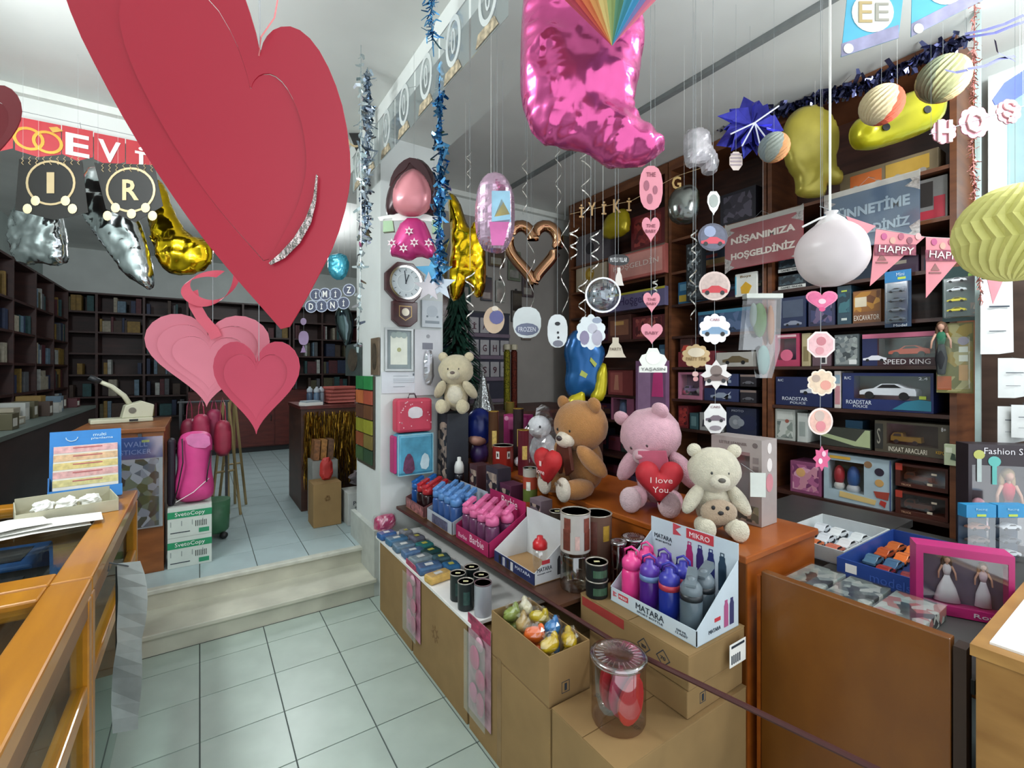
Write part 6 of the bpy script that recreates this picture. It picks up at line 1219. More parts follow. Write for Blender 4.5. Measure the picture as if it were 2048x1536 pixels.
t, w, h_ = wall_sheet('white_box_card', 'pale card with dotted print right of the clock', 'card', 842, 882, 602, 655, [('d', '#b4bcc4', .5, .6, .22), ('r', '#8a949c', .15, .85, .14, .24), ('d', '#6a747c', .25, .4, .04), ('d', '#6a747c', .75, .4, .04)], '#c6ccd2', 0.02)
t, w, h_ = wall_sheet('hook_board', 'tall white board with a bagged silver item right of the certificate', 'board', 828, 880, 660, 790, [('r', '#7a7a86', .28, .68, .70, .80), ('d', '#9a9aa0', .5, .90, .03)], '#cfcfd4', 0.015)
inflate([(x*.04, h_*.42+z*.13) for x, z in smooth_poly([(-1,-1),(1,-1),(.9,1),(-.9,1)], 1)], 0.03, 16, 0.6, 2).build('bagged_item', mat('#b4b4ba', 0.2, 0.6), t, (0, -0.033, 0))
# backpacks hung on the pillar
def pack_body(t, w, h_, d, m):
    return inflate(smooth_poly([(-w/2,0),(w/2,0),(w/2,h_*.8),(w*.36,h_),(-w*.36,h_),(-w/2,h_*.8)], 1), d, 20, 0.03, 2, Rr=0.05).build('bag_body', m, t, (0, -d/2, 0), smooth=True)
x, w, z, h_ = on_pillar(786, 856, 796, 862, 3.2)
t = thing('child_backpack', 'red polka dot child backpack with white cat patch on the pillar', 'backpack', (x, PY-0.02, z))
MB().box(-w/2, w/2, -.11, 0, 0, h_).build('bag_body', mat('#c03a52', 0.5, var=0.05), t, bevel=0.02)
random.seed(8)
for k in range(26): MB().prism(circle(.0045, 8, random.uniform(-.45,.45)*w, random.uniform(.1,.92)*h_), 0.001, -.1115).build('polka_dot', mat('#e8b8c0', 0.5), t)
MB().prism(smooth_poly([(-.05,.10),(.05,.10),(.055,.16),(.02,.18),(-.02,.18),(-.055,.16)], 1), 0.004, -.115).build('white_patch', mat('#dcd4d8', 0.6), t)
MB().tube([(-.03,-.05,h_), (-.02,-.05,h_+.03), (.02,-.05,h_+.03), (.03,-.05,h_)], .005, 6).build('top_handle', mat('#3a2c34', 0.5), t)
MB().box(-.01, .01, -.04, .018, h_-.03, h_-.01).build('wall_hook', DGREY, t)
x, w, z, h_ = on_pillar(786, 858, 864, 946, 3.2)
t = thing('child_backpack', 'light blue child backpack with snow print below the red one', 'backpack', (x, PY-0.02, z))
MB().box(-w/2, w/2, -.12, 0, 0, h_).build('bag_body', mat('#4f9ab8', 0.4, var=0.15, scale=14), t, bevel=0.025)
MB().box(-w*.56, -w*.46, -.10, 0, .02, h_*.95).build('side_panel', mat('#b02a6a', 0.5), t, bevel=0.01)
MB().prism(smooth_poly([(-.10,.02),(-.01,.02),(-.02,.12),(-.055,.17),(-.09,.12)], 1), 0.002, -.1225).build('printed_patch', mat('#6a3a5a', 0.5, var=0.2, scale=30), t)
MB().prism(smooth_poly([(.02,.05),(.09,.03),(.10,.13),(.05,.16)], 1), 0.002, -.1225).build('printed_patch', mat('#c4dce4', 0.5, var=0.1), t)
MB().ring([(-w/2+.004,.004),(w/2-.004,.004),(w/2-.004,h_-.004),(-w/2+.004,h_-.004)], [(-w/2+.01,.01),(w/2-.01,.01),(w/2-.01,h_-.01),(-w/2+.01,h_-.01)], 0.004, -.115).build('piping', mat('#9ac8d4', 0.4), t)
MB().box(-.01, .01, -.04, .018, h_-.03, h_-.01).build('wall_hook', DGREY, t)
h = Hang('foil_star', 'silver foil star cluster beside the clock', 'decoration', 872, 560, 2.6)
for k, (a, b, r1) in enumerate(((868,545,30), (880,570,26), (858,575,24))): p = h.pt(a, b); MB().prism(starp(r1*h.s*1.3, r1*h.s*.55, 5, p[0], p[1]), 0.003, -0.006*k).build('star', mat(['#6ab0d8', '#c4ccd4', '#d0c8cc'][k], 0.2, 0.7), h.e)
h.string(868, 545)
# packs on the pillar's aisle side
def aisle(px0, px1, py0, py1, X=1.055):
    a = at(px0, 740, X=X); b = at(px1, 740, X=X); c = at((px0+px1)/2, (py0+py1)/2, X=X); s = depth(c)/FPX
    return (a.y+b.y)/2, a.y-b.y, c.z-(py1-py0)*s/2, (py1-py0)*s
y, w, z, h_ = aisle(716, 750, 752, 930)
t = thing('hook_rack', 'narrow wire rack of small seed packets on the pillar side', 'rack', (1.054, y, z), R(-90))
MB().box(-w/2, w/2, -.006, 0, 0, h_).build('rack_back', mat('#4a4238', 0.6), t)
for k in range(6):
    for j in range(2): MB().box((-.47+.48*j)*w, (-.03+.48*j)*w, -.02, -.008, h_*(1-.162*(k+1))+.01, h_*(1-.162*k)).build('packet', mat([['#2a7a44', '#2f8a4a'], ['#b8683a', '#a8503a'], ['#5a3a2a', '#6a442a'], ['#8a8a2a', '#94942e'], ['#8a4a2a', '#7a6a34'], ['#3a5a34', '#2a4a30']][k][j], 0.5, var=0.1), t)
for lab, a in (('dark mottled plaque on the pillar side, farther one', (694, 724, 688, 752, '#3c4644')), ('brown oval plaque on the pillar side, nearer one', (745, 760, 676, 750, '#6a5a48'))):
    y, w, z, h_ = aisle(*a[:4]); t = thing('wall_plaque', lab, 'plaque', (1.054, y, z), R(-90))
    MB().box(-w/2, w/2, -.012, 0, 0, h_).build('plate', mat(a[4], 0.6, var=0.2, scale=12), t)
    MB().prism(circle(w*.32, 18, 0, h_/2, h_*.36), 0.004, -.016).build('oval_print', mat('#4a4034', 0.6, var=0.3, scale=20), t)
# ---------------------------------------------------------------- behind the pillar: tree, letters, packs
p = (2.08, 4.06, BCZ+0.002)
t = thing('artificial_tree', 'small dark green artificial fir tree on the back counter', 'tree', p)
MB().lathe([(.09,0),(.09,.03),(.02,.04),(.02,1.15)], 10).build('trunk', mat('#3a2a1c', 0.7), t)
random.seed(4); mb = MB()
for k in range(800):
    zz = random.uniform(.12, 1.28); r = .34*(1-zz/1.34)+.03; a = random.uniform(0, 6.28)
    c = Vector((math.cos(a)*r*.25, math.sin(a)*r*.25, zz+.05)); e = Vector((math.cos(a)*r, math.sin(a)*r, zz-.05)); sd = Vector((-math.sin(a), math.cos(a), 0))*.018
    mb.strip([c, (c+e)/2+Vector((0,0,.02)), e], [sd*.5, sd, sd*.3])
stuff(mb.build('needles', mat('#1d4a3a', 0.6, var=0.2, scale=20), t))
t = thing('silver_cone', 'crumpled silver foil cone standing in front of the tree', 'decoration', (2.10, 3.60, BCZ+0.002))
MB().lathe([(.11,0),(.10,.04),(.06,.16),(.025,.30),(.004,.36)], 14).build('foil_cone', mat('#b0b4b4', 0.25, 0.9, var=0.1, bump=0.9, bscale=50), t)
# letter pouch organiser
t = thing('letter_organiser', 'hanging pouch organiser with rows of letter cards', 'organiser', (2.66, 4.43, 1.24))
MB().box(-.26, .26, -.01, 0, 0, .98).build('backing', mat('#3a3a4a', 0.7), t)
rows = ['\u0130A', 'FGHK', 'US9T', 'FO']
for r_, s in enumerate(rows):
    MB().box(-.26, .26, -.03, -.011, .72-.24*r_, .76-.24*r_).build('pouch_lip', mat('#7a6a7a', 0.6), t)
    for k, ch in enumerate(s):
        x0 = -.20+.13*k
        cdo = MB().box(x0-.055, x0+.055, -.025, -.012, .765-.24*r_, .93-.24*r_).build('letter_card', mat('#b9b6b8', 0.5, var=0.1), t)
        text(ch, .05, .075, mat('#5a3a44', 0.5, var=0), cdo, (x0, -.0265, .84-.24*r_), bold=0.02)
MB().box(-.27, .27, -.012, .005, .98, 1.0).build('rail', DGREY, t)
# glitter tubes and packs on the partition
pk = [(1.70,1.35,.22,.85,'#1d3a74','dark blue long pack at the left of the partition'), (1.92,1.62,.12,.62,'#3f74b8','sky blue costume pack on the partition'), (2.12,2.0,.12,.45,'#5a2a2c','wine red pack high on the partition'), (1.80,2.3,.20,.30,'#4a5a40','olive pack high on the partition'), (2.34,2.31,.16,.50,'#3a5a54','dark green pack above the tree'), (2.62,2.36,.14,.26,'#4a5058','slate pack above the letter organiser'), (2.80,2.36,.12,.24,'#b4b4ac','pale pack above the letter organiser'), (3.02,2.15,.14,.36,'#3a3430','dark pack beside the far shelf'), (2.36,2.88,.30,.20,'#b8a898','cream pack high under the beam'), (2.75,2.75,.20,.28,'#6a5a50','brown pack high under the beam'), (2.06,2.55,.16,.36,'#7a6a3a','ochre pack between dark packs'), (3.16,1.95,.13,.30,'#8a7a70','taupe pack near the far shelf'), (3.18,2.45,.16,.30,'#54464c','mauve grey pack near the far shelf')]
rows_ = [(2.62, 'top', ['#4a5648', '#6a7f88', '#8a8478', '#3c4a58', '#5a4a52', '#77806c']), (2.02, 'middle', ['#2f5a52', '#4f7fb0', '#6f7a60', '#2a4468', '#8a9690', '#5a3a3a']), (1.52, 'lower', ['#35506a', '#7c8c84', '#5f86b8', '#3a4a40', '#8f8a9a', '#4c3444'])]
nm_ = {'#4a5648': 'moss grey', '#6a7f88': 'blue grey', '#8a8478': 'stone grey', '#3c4a58': 'gunmetal', '#5a4a52': 'dusky mauve', '#77806c': 'sage', '#2f5a52': 'bottle green', '#4f7fb0': 'cornflower blue', '#6f7a60': 'khaki green', '#2a4468': 'deep blue', '#8a9690': 'silver grey', '#5a3a3a': 'chestnut', '#35506a': 'denim', '#7c8c84': 'pale moss', '#5f86b8': 'light blue', '#3a4a40': 'pine green', '#8f8a9a': 'lavender grey', '#4c3444': 'aubergine'}
taken = [(p_[0], p_[1], p_[2], p_[3]) for p_ in pk] + [(2.66, 1.24, .56, 1.0)]
for z_, rn, cs in rows_:
    for k, c in enumerate(cs):
        x_ = 1.64+.27*k; w_, hh_ = .17, .34
        if any(abs(x_-q[0]) < (w_+q[2])/2+.01 and z_ < q[1]+q[3]+.03 and q[1] < z_+hh_+.03 for q in taken): continue
        pk.append((x_, z_, w_, hh_, c, nm_[c] + ' film pack in the ' + rn + ' row on the partition'))
for x, z, w, h_, c, lab in pk:
    t = thing('hanging_pack', lab, 'pack', (x, 4.428, z), 0, 'packs hung on the partition')
    MB().box(-w/2, w/2, -.02, 0, 0, h_).build('pack', mat(c, 0.35, var=0.15, scale=16), t, bevel=0.006)
    MB().box(-w*.4, w*.3, -.022, -.0205, h_*.1, h_*.35).build('label', mat('#b4b0a8', 0.5, var=0.2), t)
    MB().box(-w*.46, w*.46, -.032, -.030, h_*.04, h_*.9).build('film', FILM, t)
    MB().box(-.008, .008, -.012, .015, h_, h_+.02).build('hook', DGREY, t)
for k, (x, c, lab) in enumerate(((2.42, '#8a8420', 'gold green'), (2.50, '#6a2a1c', 'copper red'))):
    t = thing('glitter_tube', lab + ' glitter tinsel tube standing behind the plush', 'decoration', (x, 3.70, BCZ+E), 0, 'glitter tubes')
    MB().lathe([(.03,0),(.032,.01),(.032,.55),(.02,.57)], 12).build('tube', mat(c, 0.3, 0.7, var=0.5, scale=120, bump=0.8, bscale=150), t)
    MB().lathe([(.032,.57),(.034,.575),(.034,.62),(.01,.625)], 12).build('cap', mat('#b0a890', 0.5), t)
# ---------------------------------------------------------------- right counter: trays, packs, doll boxes
CTZ = 0.7415
ws = MB().box(2.33, 3.40, 0.945, 1.60, 0.70, 0.74).build('side_worktop', mat('#3b3a38', 0.5)); tag(ws, 'dark worktop between the orange cabinet and the wall shelf', 'worktop')
def open_tray(name, label, x0, x1, y0, y1, z0, h_, col, side=None):
    t = thing(name, label, 'tray', ((x0+x1)/2, (y0+y1)/2, z0)); hx, hy, w = (x1-x0)/2, (y1-y0)/2, 0.006
    m = mat(col, 0.5, var=0.04)
    MB().box(-hx, hx, -hy, hy, 0, w).build('base', mat(side or col, 0.5), t)
    for a in ((-hx, -hx+w, -hy, hy), (hx-w, hx, -hy, hy), (-hx+w, hx-w, -hy, -hy+w), (-hx+w, hx-w, hy-w, hy)): MB().box(*a, w, h_).build('wall', m, t)
    return t, hx, hy
t, hx, hy = open_tray('car_tray', 'white cardboard tray of small white and orange cars', 2.335, 2.86, 0.885, 1.19, CTZ, 0.065, '#c9cdcc', '#b4bcc4')
spots = [(2.43,.965,'#c8705a','coral'),(2.43,1.05,'#c86a3a','orange'),(2.43,1.13,'#4a8aa8','blue'),(2.56,.96,'#dcdcdc','white'),(2.56,1.05,'#d4d8dc','pale grey'),(2.57,1.13,'#c86030','burnt orange'),(2.70,.96,'#d8dcdc','silver white'),(2.70,1.05,'#dfe2e2','clean white'),(2.71,1.13,'#d0d4d8','light grey')]
def loose_car(label, x, y, z, L, c, rz, group):
    t = thing('toy_car', label, 'toy car', (x, y, z), rz, group)
    MB().prism([((a-.5)*L, b*L) for a, b in [(0,.09),(.0,.2),(.22,.24),(.38,.36),(.66,.36),(.84,.26),(1,.22),(1,.09)]], L*.42, -L*.21).build('car_body', mat(c, 0.3, var=0.02), t, bevel=L*.02)
    MB().prism([((a-.5)*L, b*L) for a, b in [(.30,.26),(.40,.345),(.64,.345),(.76,.27)]], L*.43, -L*.215).build('car_window', BLACK, t)
    MB().box(-.12*L, .16*L, -.15*L, .15*L, .36*L, .365*L).build('roof', mat(c, 0.3, var=0.02), t)
    for a in (-.3, .3):
        for s in (-1, 1): MB().lathe([(L*.03,-L*.03),(L*.085,-L*.03),(L*.085,L*.03),(L*.03,L*.03)], 10).build('wheel', BLACK, t, (a*L, s*L*.19, L*.085), (R(90), 0, 0))
    return t
for x, y, c, nm in spots: loose_car('%s toy car lying in the white tray' % nm, x, y, CTZ+.0085, .118, c, R(random.uniform(-6, 6)), 'cars in the white tray')
t, hx, hy = open_tray('car_tray', 'blue cardboard tray of orange and maroon motorbikes and cars', 2.22, 2.84, 0.605, 0.868, CTZ, 0.075, '#1f3f86', '#1a2c5c')
left_txt(t, hx, 'models', -.05, .035, .13, .035, '#3a5aa8'); MB().box(-hx-.0015, -hx, .06, .10, .025, .06).build('white_label', WHITE, t)
sp2 = [(2.345,.665,'#7a1f24','maroon'),(2.345,.745,'#8a2420','dark red'),(2.45,.818,'#4a6a80','steel blue'),(2.465,.665,'#8a2a24','wine red'),(2.46,.75,'#3a5a78','slate blue'),(2.585,.665,'#b85a24','orange'),(2.58,.75,'#c86428','bright orange'),(2.585,.818,'#a84a20','rust'),(2.715,.665,'#b85420','amber'),(2.72,.75,'#c8682c','tangerine'),(2.715,.818,'#b05a28','copper')]
for x, y, c, nm in sp2: loose_car('%s toy car in the blue tray' % nm, x, y, CTZ+.0085, .108, c, R(random.uniform(-8, 8)), 'cars in the blue tray')
for k, (y0, y1, c, lab) in enumerate(((.80,.925,'#8a9490','far'), (.655,.785,'#6a7470','middle'), (.50,.64,'#a06a64','near'))):
    t = thing('puzzle_pack', lab + ' one of three film wrapped flat packs behind the brown panel', 'pack', (1.97, (y0+y1)/2, CTZ), 0, 'film wrapped flat packs')
    MB().box(-.16, .16, -(y1-y0)/2, (y1-y0)/2, 0, .05).build('pack', blotch([c, '#4a5450', '#9aa49c', '#3a3c3c', '#b0b4ac'], 30, 0.4), t, bevel=0.004)
    MB().box(-.162, .162, -(y1-y0)/2-.002, (y1-y0)/2+.002, .052, .0525).build('film', clear('#ffffff', 0.16, 0.08), t)
t = box_thing('doll_box', 'pink framed doll box with a doll in a white gown', 'toy box', (2.225, .489, CTZ), R(-62), .255, .08, .235, '#b0246a', [('t', 'Royal', '#d8c8d4', .75, .06, .3, .08)], (.08, .94, .14, .88), inside='#5a5468')
doll(t, (-.035, -.005, .035), .17, '#c89a84', '#3a2a24', '#d8d4d8', '#dcdce0', flare=.22); doll(t, (.06, -.005, .035), .16, '#c89a84', '#7a4a2c', '#c8b4c0', '#d0ccd4', flare=.14)
for k in range(2):
    p = at(1945+62*k, 1126, D=2.12)
    t = thing('car_blister_pack', ['blue topped car pack behind the pink doll box, left one', 'blue topped car pack behind the pink doll box, right one'][k], 'toy pack', (p.x, p.y, CTZ), -YAW, 'blue topped car packs')
    MB().box(-.064, .064, 0, .004, 0, .255).build('backing_card', mat('#2a3c50', 0.5, var=0.1), t)
    MB().box(-.066, .066, -.04, .002, .20, .256).build('header', mat('#2a86b8', 0.45, var=0.05), t); MB().box(-.02, .02, -.042, -.0405, .205, .215).build('price_tag', mat('#b9cc4c', 0.5), t)
    text('Racing', .05, .012, mat('#9ac8e0', 0.5, var=0), t, (0, -.042, .236))
    for j, c in enumerate((['#8a6a5a', '#6a5a54', '#9a7060'], ['#c8ccd0', '#5a6068', '#d0d4d8'])[k]): car(t, .085, mat(c, 0.3), (0, -.02, .02+.06*j))
    MB().box(-.062, .062, -.042, -.041, .005, .20).build('film', FILM, t)
p = at(1992, 1020, D=2.3)
t = box_thing('doll_box', 'fashion doll box with mirrors and a blonde doll at the right edge', 'toy box', (3.22, 0.565, CTZ), R(-48), .30, .09, .50, '#2c2228', [('t', 'Fashion Show', '#c8c4c8', .58, .94, .75, .06), ('d', '#a8aa5a', .14, .90, .045), ('d', '#5aa8a0', .34, .84, .05), ('r', '#5aa8a0', .31, .37, .62, .80), ('r', '#a8b4b0', .11, .17, .64, .86), ('d', '#5aa8a0', .88, .84, .05)], (.05, .95, .05, .80), inside='#3a2a30')
doll(t, (.03, -.01, .03), .36, '#c89a84', '#b0946a', '#c02a44', '#4a1820', flare=.08); MB().ell((-.09, -.01, .20), (.03,.02,.035), 10, 7).ell((-.085, -.01, .10), (.035,.02,.05), 10, 7).build('small_doll', mat('#c08a94', 0.5, var=0.3, scale=30), t, smooth=True)
# shelf end: papers, tinsel, pole, door
tr = structure(MB().box(3.365, 3.39, .66, .68, 0.0, CEIL).build('trim_3', mat('#a4b6b2', 0.5)))
structure(MB().box(3.86, 3.945, -.65, .76, 0.0, 2.25).build('door_1', wood('#4a382e', '#33251d', 0.5, (3, 3, 10))))
w1 = structure(MB().box(3.90, 3.945, -.65, .70, 2.30, 3.30).build('window_1', mat('#a8c4c8', 0.15, 0.2, var=0.03)))
MB().ring([(-.65,2.28),(.72,2.28),(.72,3.32),(-.65,3.32)], [(-.58,2.36),(.65,2.36),(.65,3.24),(-.58,3.24)], .05).build('window_frame', mat('#d4dcd8', 0.5), w1, (3.89, 0, 0), (0, 0, R(90)))
for k, (x, y, z, w, h_, lab) in enumerate(((3.33,.71,1.68,.14,.38,'long white sheet with black lines, topmost'), (3.385,.69,1.46,.12,.20,'white sheet below the long one'), (3.355,.715,1.24,.11,.18,'creased white sheet in the middle'), (3.375,.70,1.27,.10,.16,'small white sheet with a drawing'))):
    t = thing('paper_sheet', lab + ' of the papers on the shelf post', 'paper', (x-.02*k+.02, y-.115-.028*k, z), R(-48), 'papers on the shelf post')
    MB().add([(-w*.5,0,0),(0,-.012,.0),(w*.5,.004,.01),(-w*.5,0,h_),(0,-.006,h_),(w*.45,.0,h_*.98)], [(0,1,4,3),(1,2,5,4)]).build('sheet', mat('#c6c8c6', 0.8, var=0.03), t)
    MB().box(-w*.3, w*.3, -.014, -.0135, h_*.62, h_*.64).build('printed_line', INK, t); MB().box(-w*.3, w*.2, -.014, -.0135, h_*.3, h_*.31).build('printed_line', INK, t)
    MB().tube([(0, -.004, h_-.004), (.002, .01, h_+.01)] + ([(.03, .15, h_+.012)] if k == 0 else []), .0015, 4).build('clip', DGREY, t)
a = at(1950, 450, D=2.35); tinsel('tinsel_garland', 'coral pink tinsel strand hanging at the shelf end', [(a.x, a.y, CEIL), at(1945, 290, D=2.35), at(1950, 400, D=2.35), at(1962, 600, D=2.35)], mat('#c08078', 0.25, 0.7, var=0.1, scale=30), 420, 0.035, 0.003, seed=12)
t = box_thing('frame_box', 'grey and red picture frame box on the high shelf right of the celebration sign', 'box', (3.60, .93, 2.47), R(-90), .20, .10, .25, '#8a8886', [('r', '#c03a4a', .05, .95, .05, .25), ('r', '#c03a4a', .7, .95, .05, .55), ('r', '#3a3432', .06, .68, .35, .92)])
t = box_thing('toy_train_box', 'long orange toy train box under the yellow pillow balloon', 'toy box', (3.62, 1.12, 2.76), R(-90), .50, .14, .13, '#7a6a50', [('r', '#c8682c', .12, .46, .2, .8), ('r', '#b8923a', .5, .92, .2, .85), ('d', '#9a948c', .18, .14, .14), ('d', '#9a948c', .42, .14, .14), ('d', '#9a948c', .62, .14, .14), ('d', '#9a948c', .86, .14, .14)])

# ---------------------------------------------------------------- left showcase goods
t = thing('paper_tray', 'pale cardboard tray of crumpled papers on the glass showcase', 'tray', (-.50, 2.88, .9515), R(14)); hx, hy, w = .165, .115, .004
for nm, a in (('base', (-hx, hx, -hy, hy, 0, w)), ('wall', (-hx, -hx+w, -hy, hy, w, .06)), ('wall', (hx-w, hx, -hy, hy, w, .06)), ('wall', (-hx+w, hx-w, -hy, -hy+w, w, .05)), ('wall', (-hx+w, hx-w, hy-w, hy, w, .075))): MB().box(*a).build(nm, mat('#b8b49c', 0.7, var=0.06), t)
random.seed(9)
for k in range(3):
    o = thing('paper_wad', ['crumpled receipt heap at the left in the paper tray', 'crumpled receipt heap in the middle of the paper tray', 'crumpled receipt heap at the right in the paper tray'][k], 'paper', (-.575+.075*k, 2.86+.019*k, .960), 0, 'crumpled papers')
    MB().ell((0,0,.036), (.036,.05,.026), 14, 9, .5, k).build('paper', PAPER, o)
for k, (x, y, w, d, rz) in enumerate(((-.56,2.68,.34,.16,14), (-.50,2.70,.30,.14,10), (-.62,2.70,.20,.16,22))):
    o = MB().add([(-w/2,-d/2,0),(0,-d/2,.006),(w/2,-d/2,.002),(-w/2,d/2,.004),(0,d/2,.010),(w/2,d/2,.003)], [(0,1,4,3),(1,2,5,4)]).build('paper_sheet', PAPER, None, (x, y-.05, .9535+.012*k), (0, 0, R(rz)))
    tag(o, ['lowest loose sheet', 'second loose sheet', 'topmost loose sheet'][k] + ' in front of the paper tray', 'paper', 'loose sheets before the tray')
t = thing('leaflet_stand', 'blue stepped leaflet stand with pink and yellow leaflets', 'stand', (-.47, 3.12, .9515), R(8), None, (R(-14), 0, R(8)))
MB().box(-.135, .135, 0, .006, 0, .35).build('back_board', mat('#2a7ac0', 0.5, var=0.03), t)
MB().box(-.135, .135, -.09, -.084, 0, .055).build('front_board', mat('#2a7ac0', 0.5, var=0.03), t); MB().box(-.135, -.13, -.084, 0, 0, .12).build('side_board', mat('#2468a8', 0.5), t)
text('multi', .05, .016, mat('#cfe4f0', 0.5, var=0), t, (.05, -.001, .325)); text('planlama', .085, .014, mat('#cfe4f0', 0.5, var=0), t, (.06, -.001, .305))
MB().tube([(-.055+.022*math.cos(a), -.002, .318-.02*math.sin(a)) for a in np.linspace(0, 3.14, 9)], .002, 4).build('logo_mark', mat('#cfe4f0', 0.5, var=0), t)
SM = Matrix.Translation((-.47, 3.12, .9515)) @ Matrix.Rotation(R(8), 4, 'Z') @ Matrix.Rotation(R(-14), 4, 'X')
for k, c in enumerate(('#d8a8a8', '#d4b08a', '#d0bc7a', '#d4a4a0', '#ccc084')):
    o = thing('leaflet', ['pink leaflet in the rear pocket', 'apricot leaflet in the second pocket', 'yellow leaflet in the third pocket', 'rose leaflet in the fourth pocket', 'straw leaflet in the front pocket'][k] + ' of the blue stand', 'leaflet', SM @ Vector((0, -.012-.014*k, .004)), 0, 'leaflets in the blue stand', (R(-14), 0, R(8)))
    z1 = .27-.042*k; MB().box(-.12, .12, 0, .003, 0, z1).build('sheet', mat('#dcd8cc', 0.6), o); MB().box(-.12, .12, -.001, 0, z1-.034, z1-.002).build('title_strip', mat(c, 0.6, var=0.15, scale=40), o); MB().box(-.05, .06, -.002, -.001, z1-.014, z1-.009).build('title', mat('#b05a5a', 0.6), o)
# dark things inside the showcase
for k, (x, y, w, d, h_, c, lab) in enumerate(((-.66,2.35,.36,.50,.20,'#1a1a1e','black case inside the glass showcase'), (-.72,2.95,.26,.34,.16,'#24508a','blue folder stack inside the glass showcase'))):
    o = thing('storage_case', lab, 'case', (x, y, .616)); MB().box(-w/2, w/2, -d/2, d/2, 0, h_).build('case', mat(c, 0.5, var=0.1), o, bevel=.01); MB().box(-w*.3, w*.3, -d*.3, d*.3, h_, h_+.004).build('lid_panel', mat('#33333a', 0.4), o)
# plastic sleeve hanging at the showcase corner
t = thing('plastic_sleeve', 'milky plastic sleeve hanging at the corner of the showcase', 'plastic bag', (-.218, 2.22, .27), R(-25))
mb = MB(); pts = [Vector((.012*math.sin(z*9), .006*math.sin(z*17), .62-z)) for z in np.linspace(0, .62, 14)]
mb.strip(pts, [Vector((.035+.018*abs(math.sin(i*.5)), .006*math.cos(i), 0)) for i in range(14)]).build('sleeve', mat('#b4bcba', 0.25, var=0.08), t)
MB().box(-.02, .03, .010, .014, .05, .60).build('dark_backing', mat('#3c4444', 0.4), t, (-.035, 0.008, 0)); MB().tube([(0,0,.605), (-.05,-.023,.63), (-.052,-.024,.60)], .003, 5).build('hook', DGREY, t)

# ---------------------------------------------------------------- raised room, left: desk, paper boxes, backpack
OAK2 = wood('#8a5226', '#6e3c16', 0.4, (3, 3, 12))
t = thing('service_desk', 'brown wooden service desk at the top of the steps', 'desk', (-.43, 4.30, UPZ))
MB().box(-.23, .23, -.40, .40, 0.0015, .935).build('body', OAK2, t); MB().box(-.24, .24, -.415, .40, .935, .965).build('top', OAK2, t, bevel=.004)
DZ = UPZ+.9665
t = thing('sticker_pack', 'large film wrapped wall sticker pack hung on the desk front', 'pack', (-.325, 3.883, .562))
MB().box(-.12, .12, -.006, 0, 0, .60).build('backing_card', mat('#a8b4bc', 0.5), t); MB().box(-.12, .12, -.008, -.006, .46, .60).build('header', mat('#3a4a8a', 0.45, var=0.06), t)
text('WALL', .12, .035, mat('#8a9ac8', 0.5, var=0), t, (-.02, -.009, .555)); text('STICKER', .16, .03, mat('#8a9ac8', 0.5, var=0), t, (-.02, -.009, .505)); MB().box(.01, .05, -.010, -.0085, .565, .58).build('price_tag', mat('#a8b83a', 0.5), t)
MB().box(-.115, .10, -.009, -.006, .01, .455).build('print', blotch(['#5a6a7a', '#3a4a44', '#8a94a4', '#4a5a3a', '#a8b0bc', '#2c3438', '#6a7a6a'], 22, 0.4), t)
MB().box(-.122, .122, -.014, -.013, .0, .60).build('film', clear('#ffffff', 0.18, 0.1), t); MB().box(-.01, .01, -.004, .015, .60, .62).build('hook', DGREY, t)
t = thing('paper_punch', 'cream heavy duty paper punch with long curved handle on the desk', 'paper punch', (-.46, 4.42, DZ), R(12))
CRM = mat('#c4c2aa', 0.4, var=0.02)
MB().box(-.19, .16, -.08, .08, 0, .03).build('base', CRM, t, bevel=.006); MB().prism([(-.02,.03),(.16,.03),(.17,.12),(.10,.15),(.03,.13),(.0,.12)], .12, -.06).build('housing', CRM, t, bevel=.006)
MB().tube([(.04,0,.11), (.0,0,.19), (-.07,0,.26), (-.14,0,.30)], [.018,.017,.016,.014], 8).build('handle', CRM, t, smooth=True); MB().tube([(-.13,0,.295), (-.19,0,.33)], .019, 8).build('grip', mat('#202226', 0.5), t, smooth=True)
MB().lathe([(.022,-.064),(.022,.064)], 14).build('pivot', mat('#6a6458', 0.4), t, (.04, 0, .085), (R(90), 0, 0)); MB().box(.02, .07, -.083, -.08, .008, .022).build('slot', BLACK, t)
for k in range(2):
    t = thing('paper_carton', ['lower', 'upper'][k] + ' white and green copy paper carton beside the desk', 'carton', (-.055, 4.025, UPZ+.0015+.206*k), 0, 'copy paper cartons')
    MB().box(-.125, .125, -.13, .13, 0, .204).build('carton', mat('#c4ccc4', 0.6, var=0.03), t); MB().box(-.1255, .1255, -.1315, -.13, .13, .175).box(.125, .1265, -.13, .13, .13, .175).build('green_band', mat('#1f8a5c', 0.5), t)
    text('SvetoCopy', .17, .035, WHITE, t, (0, -.133, .152)); MB().box(.05, .11, -.1312, -.13, .015, .045).build('green_label', mat('#2a8a62', 0.5), t)
    for j in range(4): MB().box(-.11+.06*j, -.105+.06*j, -.1312, -.13, .075, .11).build('printed_mark', mat('#8a9490', 0.6), t)
    MB().box(.03, .10, -.1312, -.13, .06, .10).build('barcode', bands(['#2c3230', '#c4ccc4'], 0, .01, 0.6), t); MB().box(-.11, 0, -.1312, -.13, .03, .036).build('printed_line', INK, t)
t = thing('school_bag', 'bright pink backpack with black straps on top of the paper cartons', 'backpack', (-.035, 3.985, UPZ+.415))
inflate(smooth_poly([(-.10,0),(.11,0),(.125,.10),(.10,.25),(.115,.42),(.09,.50),(-.07,.50),(-.10,.40),(-.09,.25),(-.125,.12)], 2), .17, 26, .05, 4).build('bag_body', mat('#cf3f84', 0.5, var=0.04), t, smooth=True)
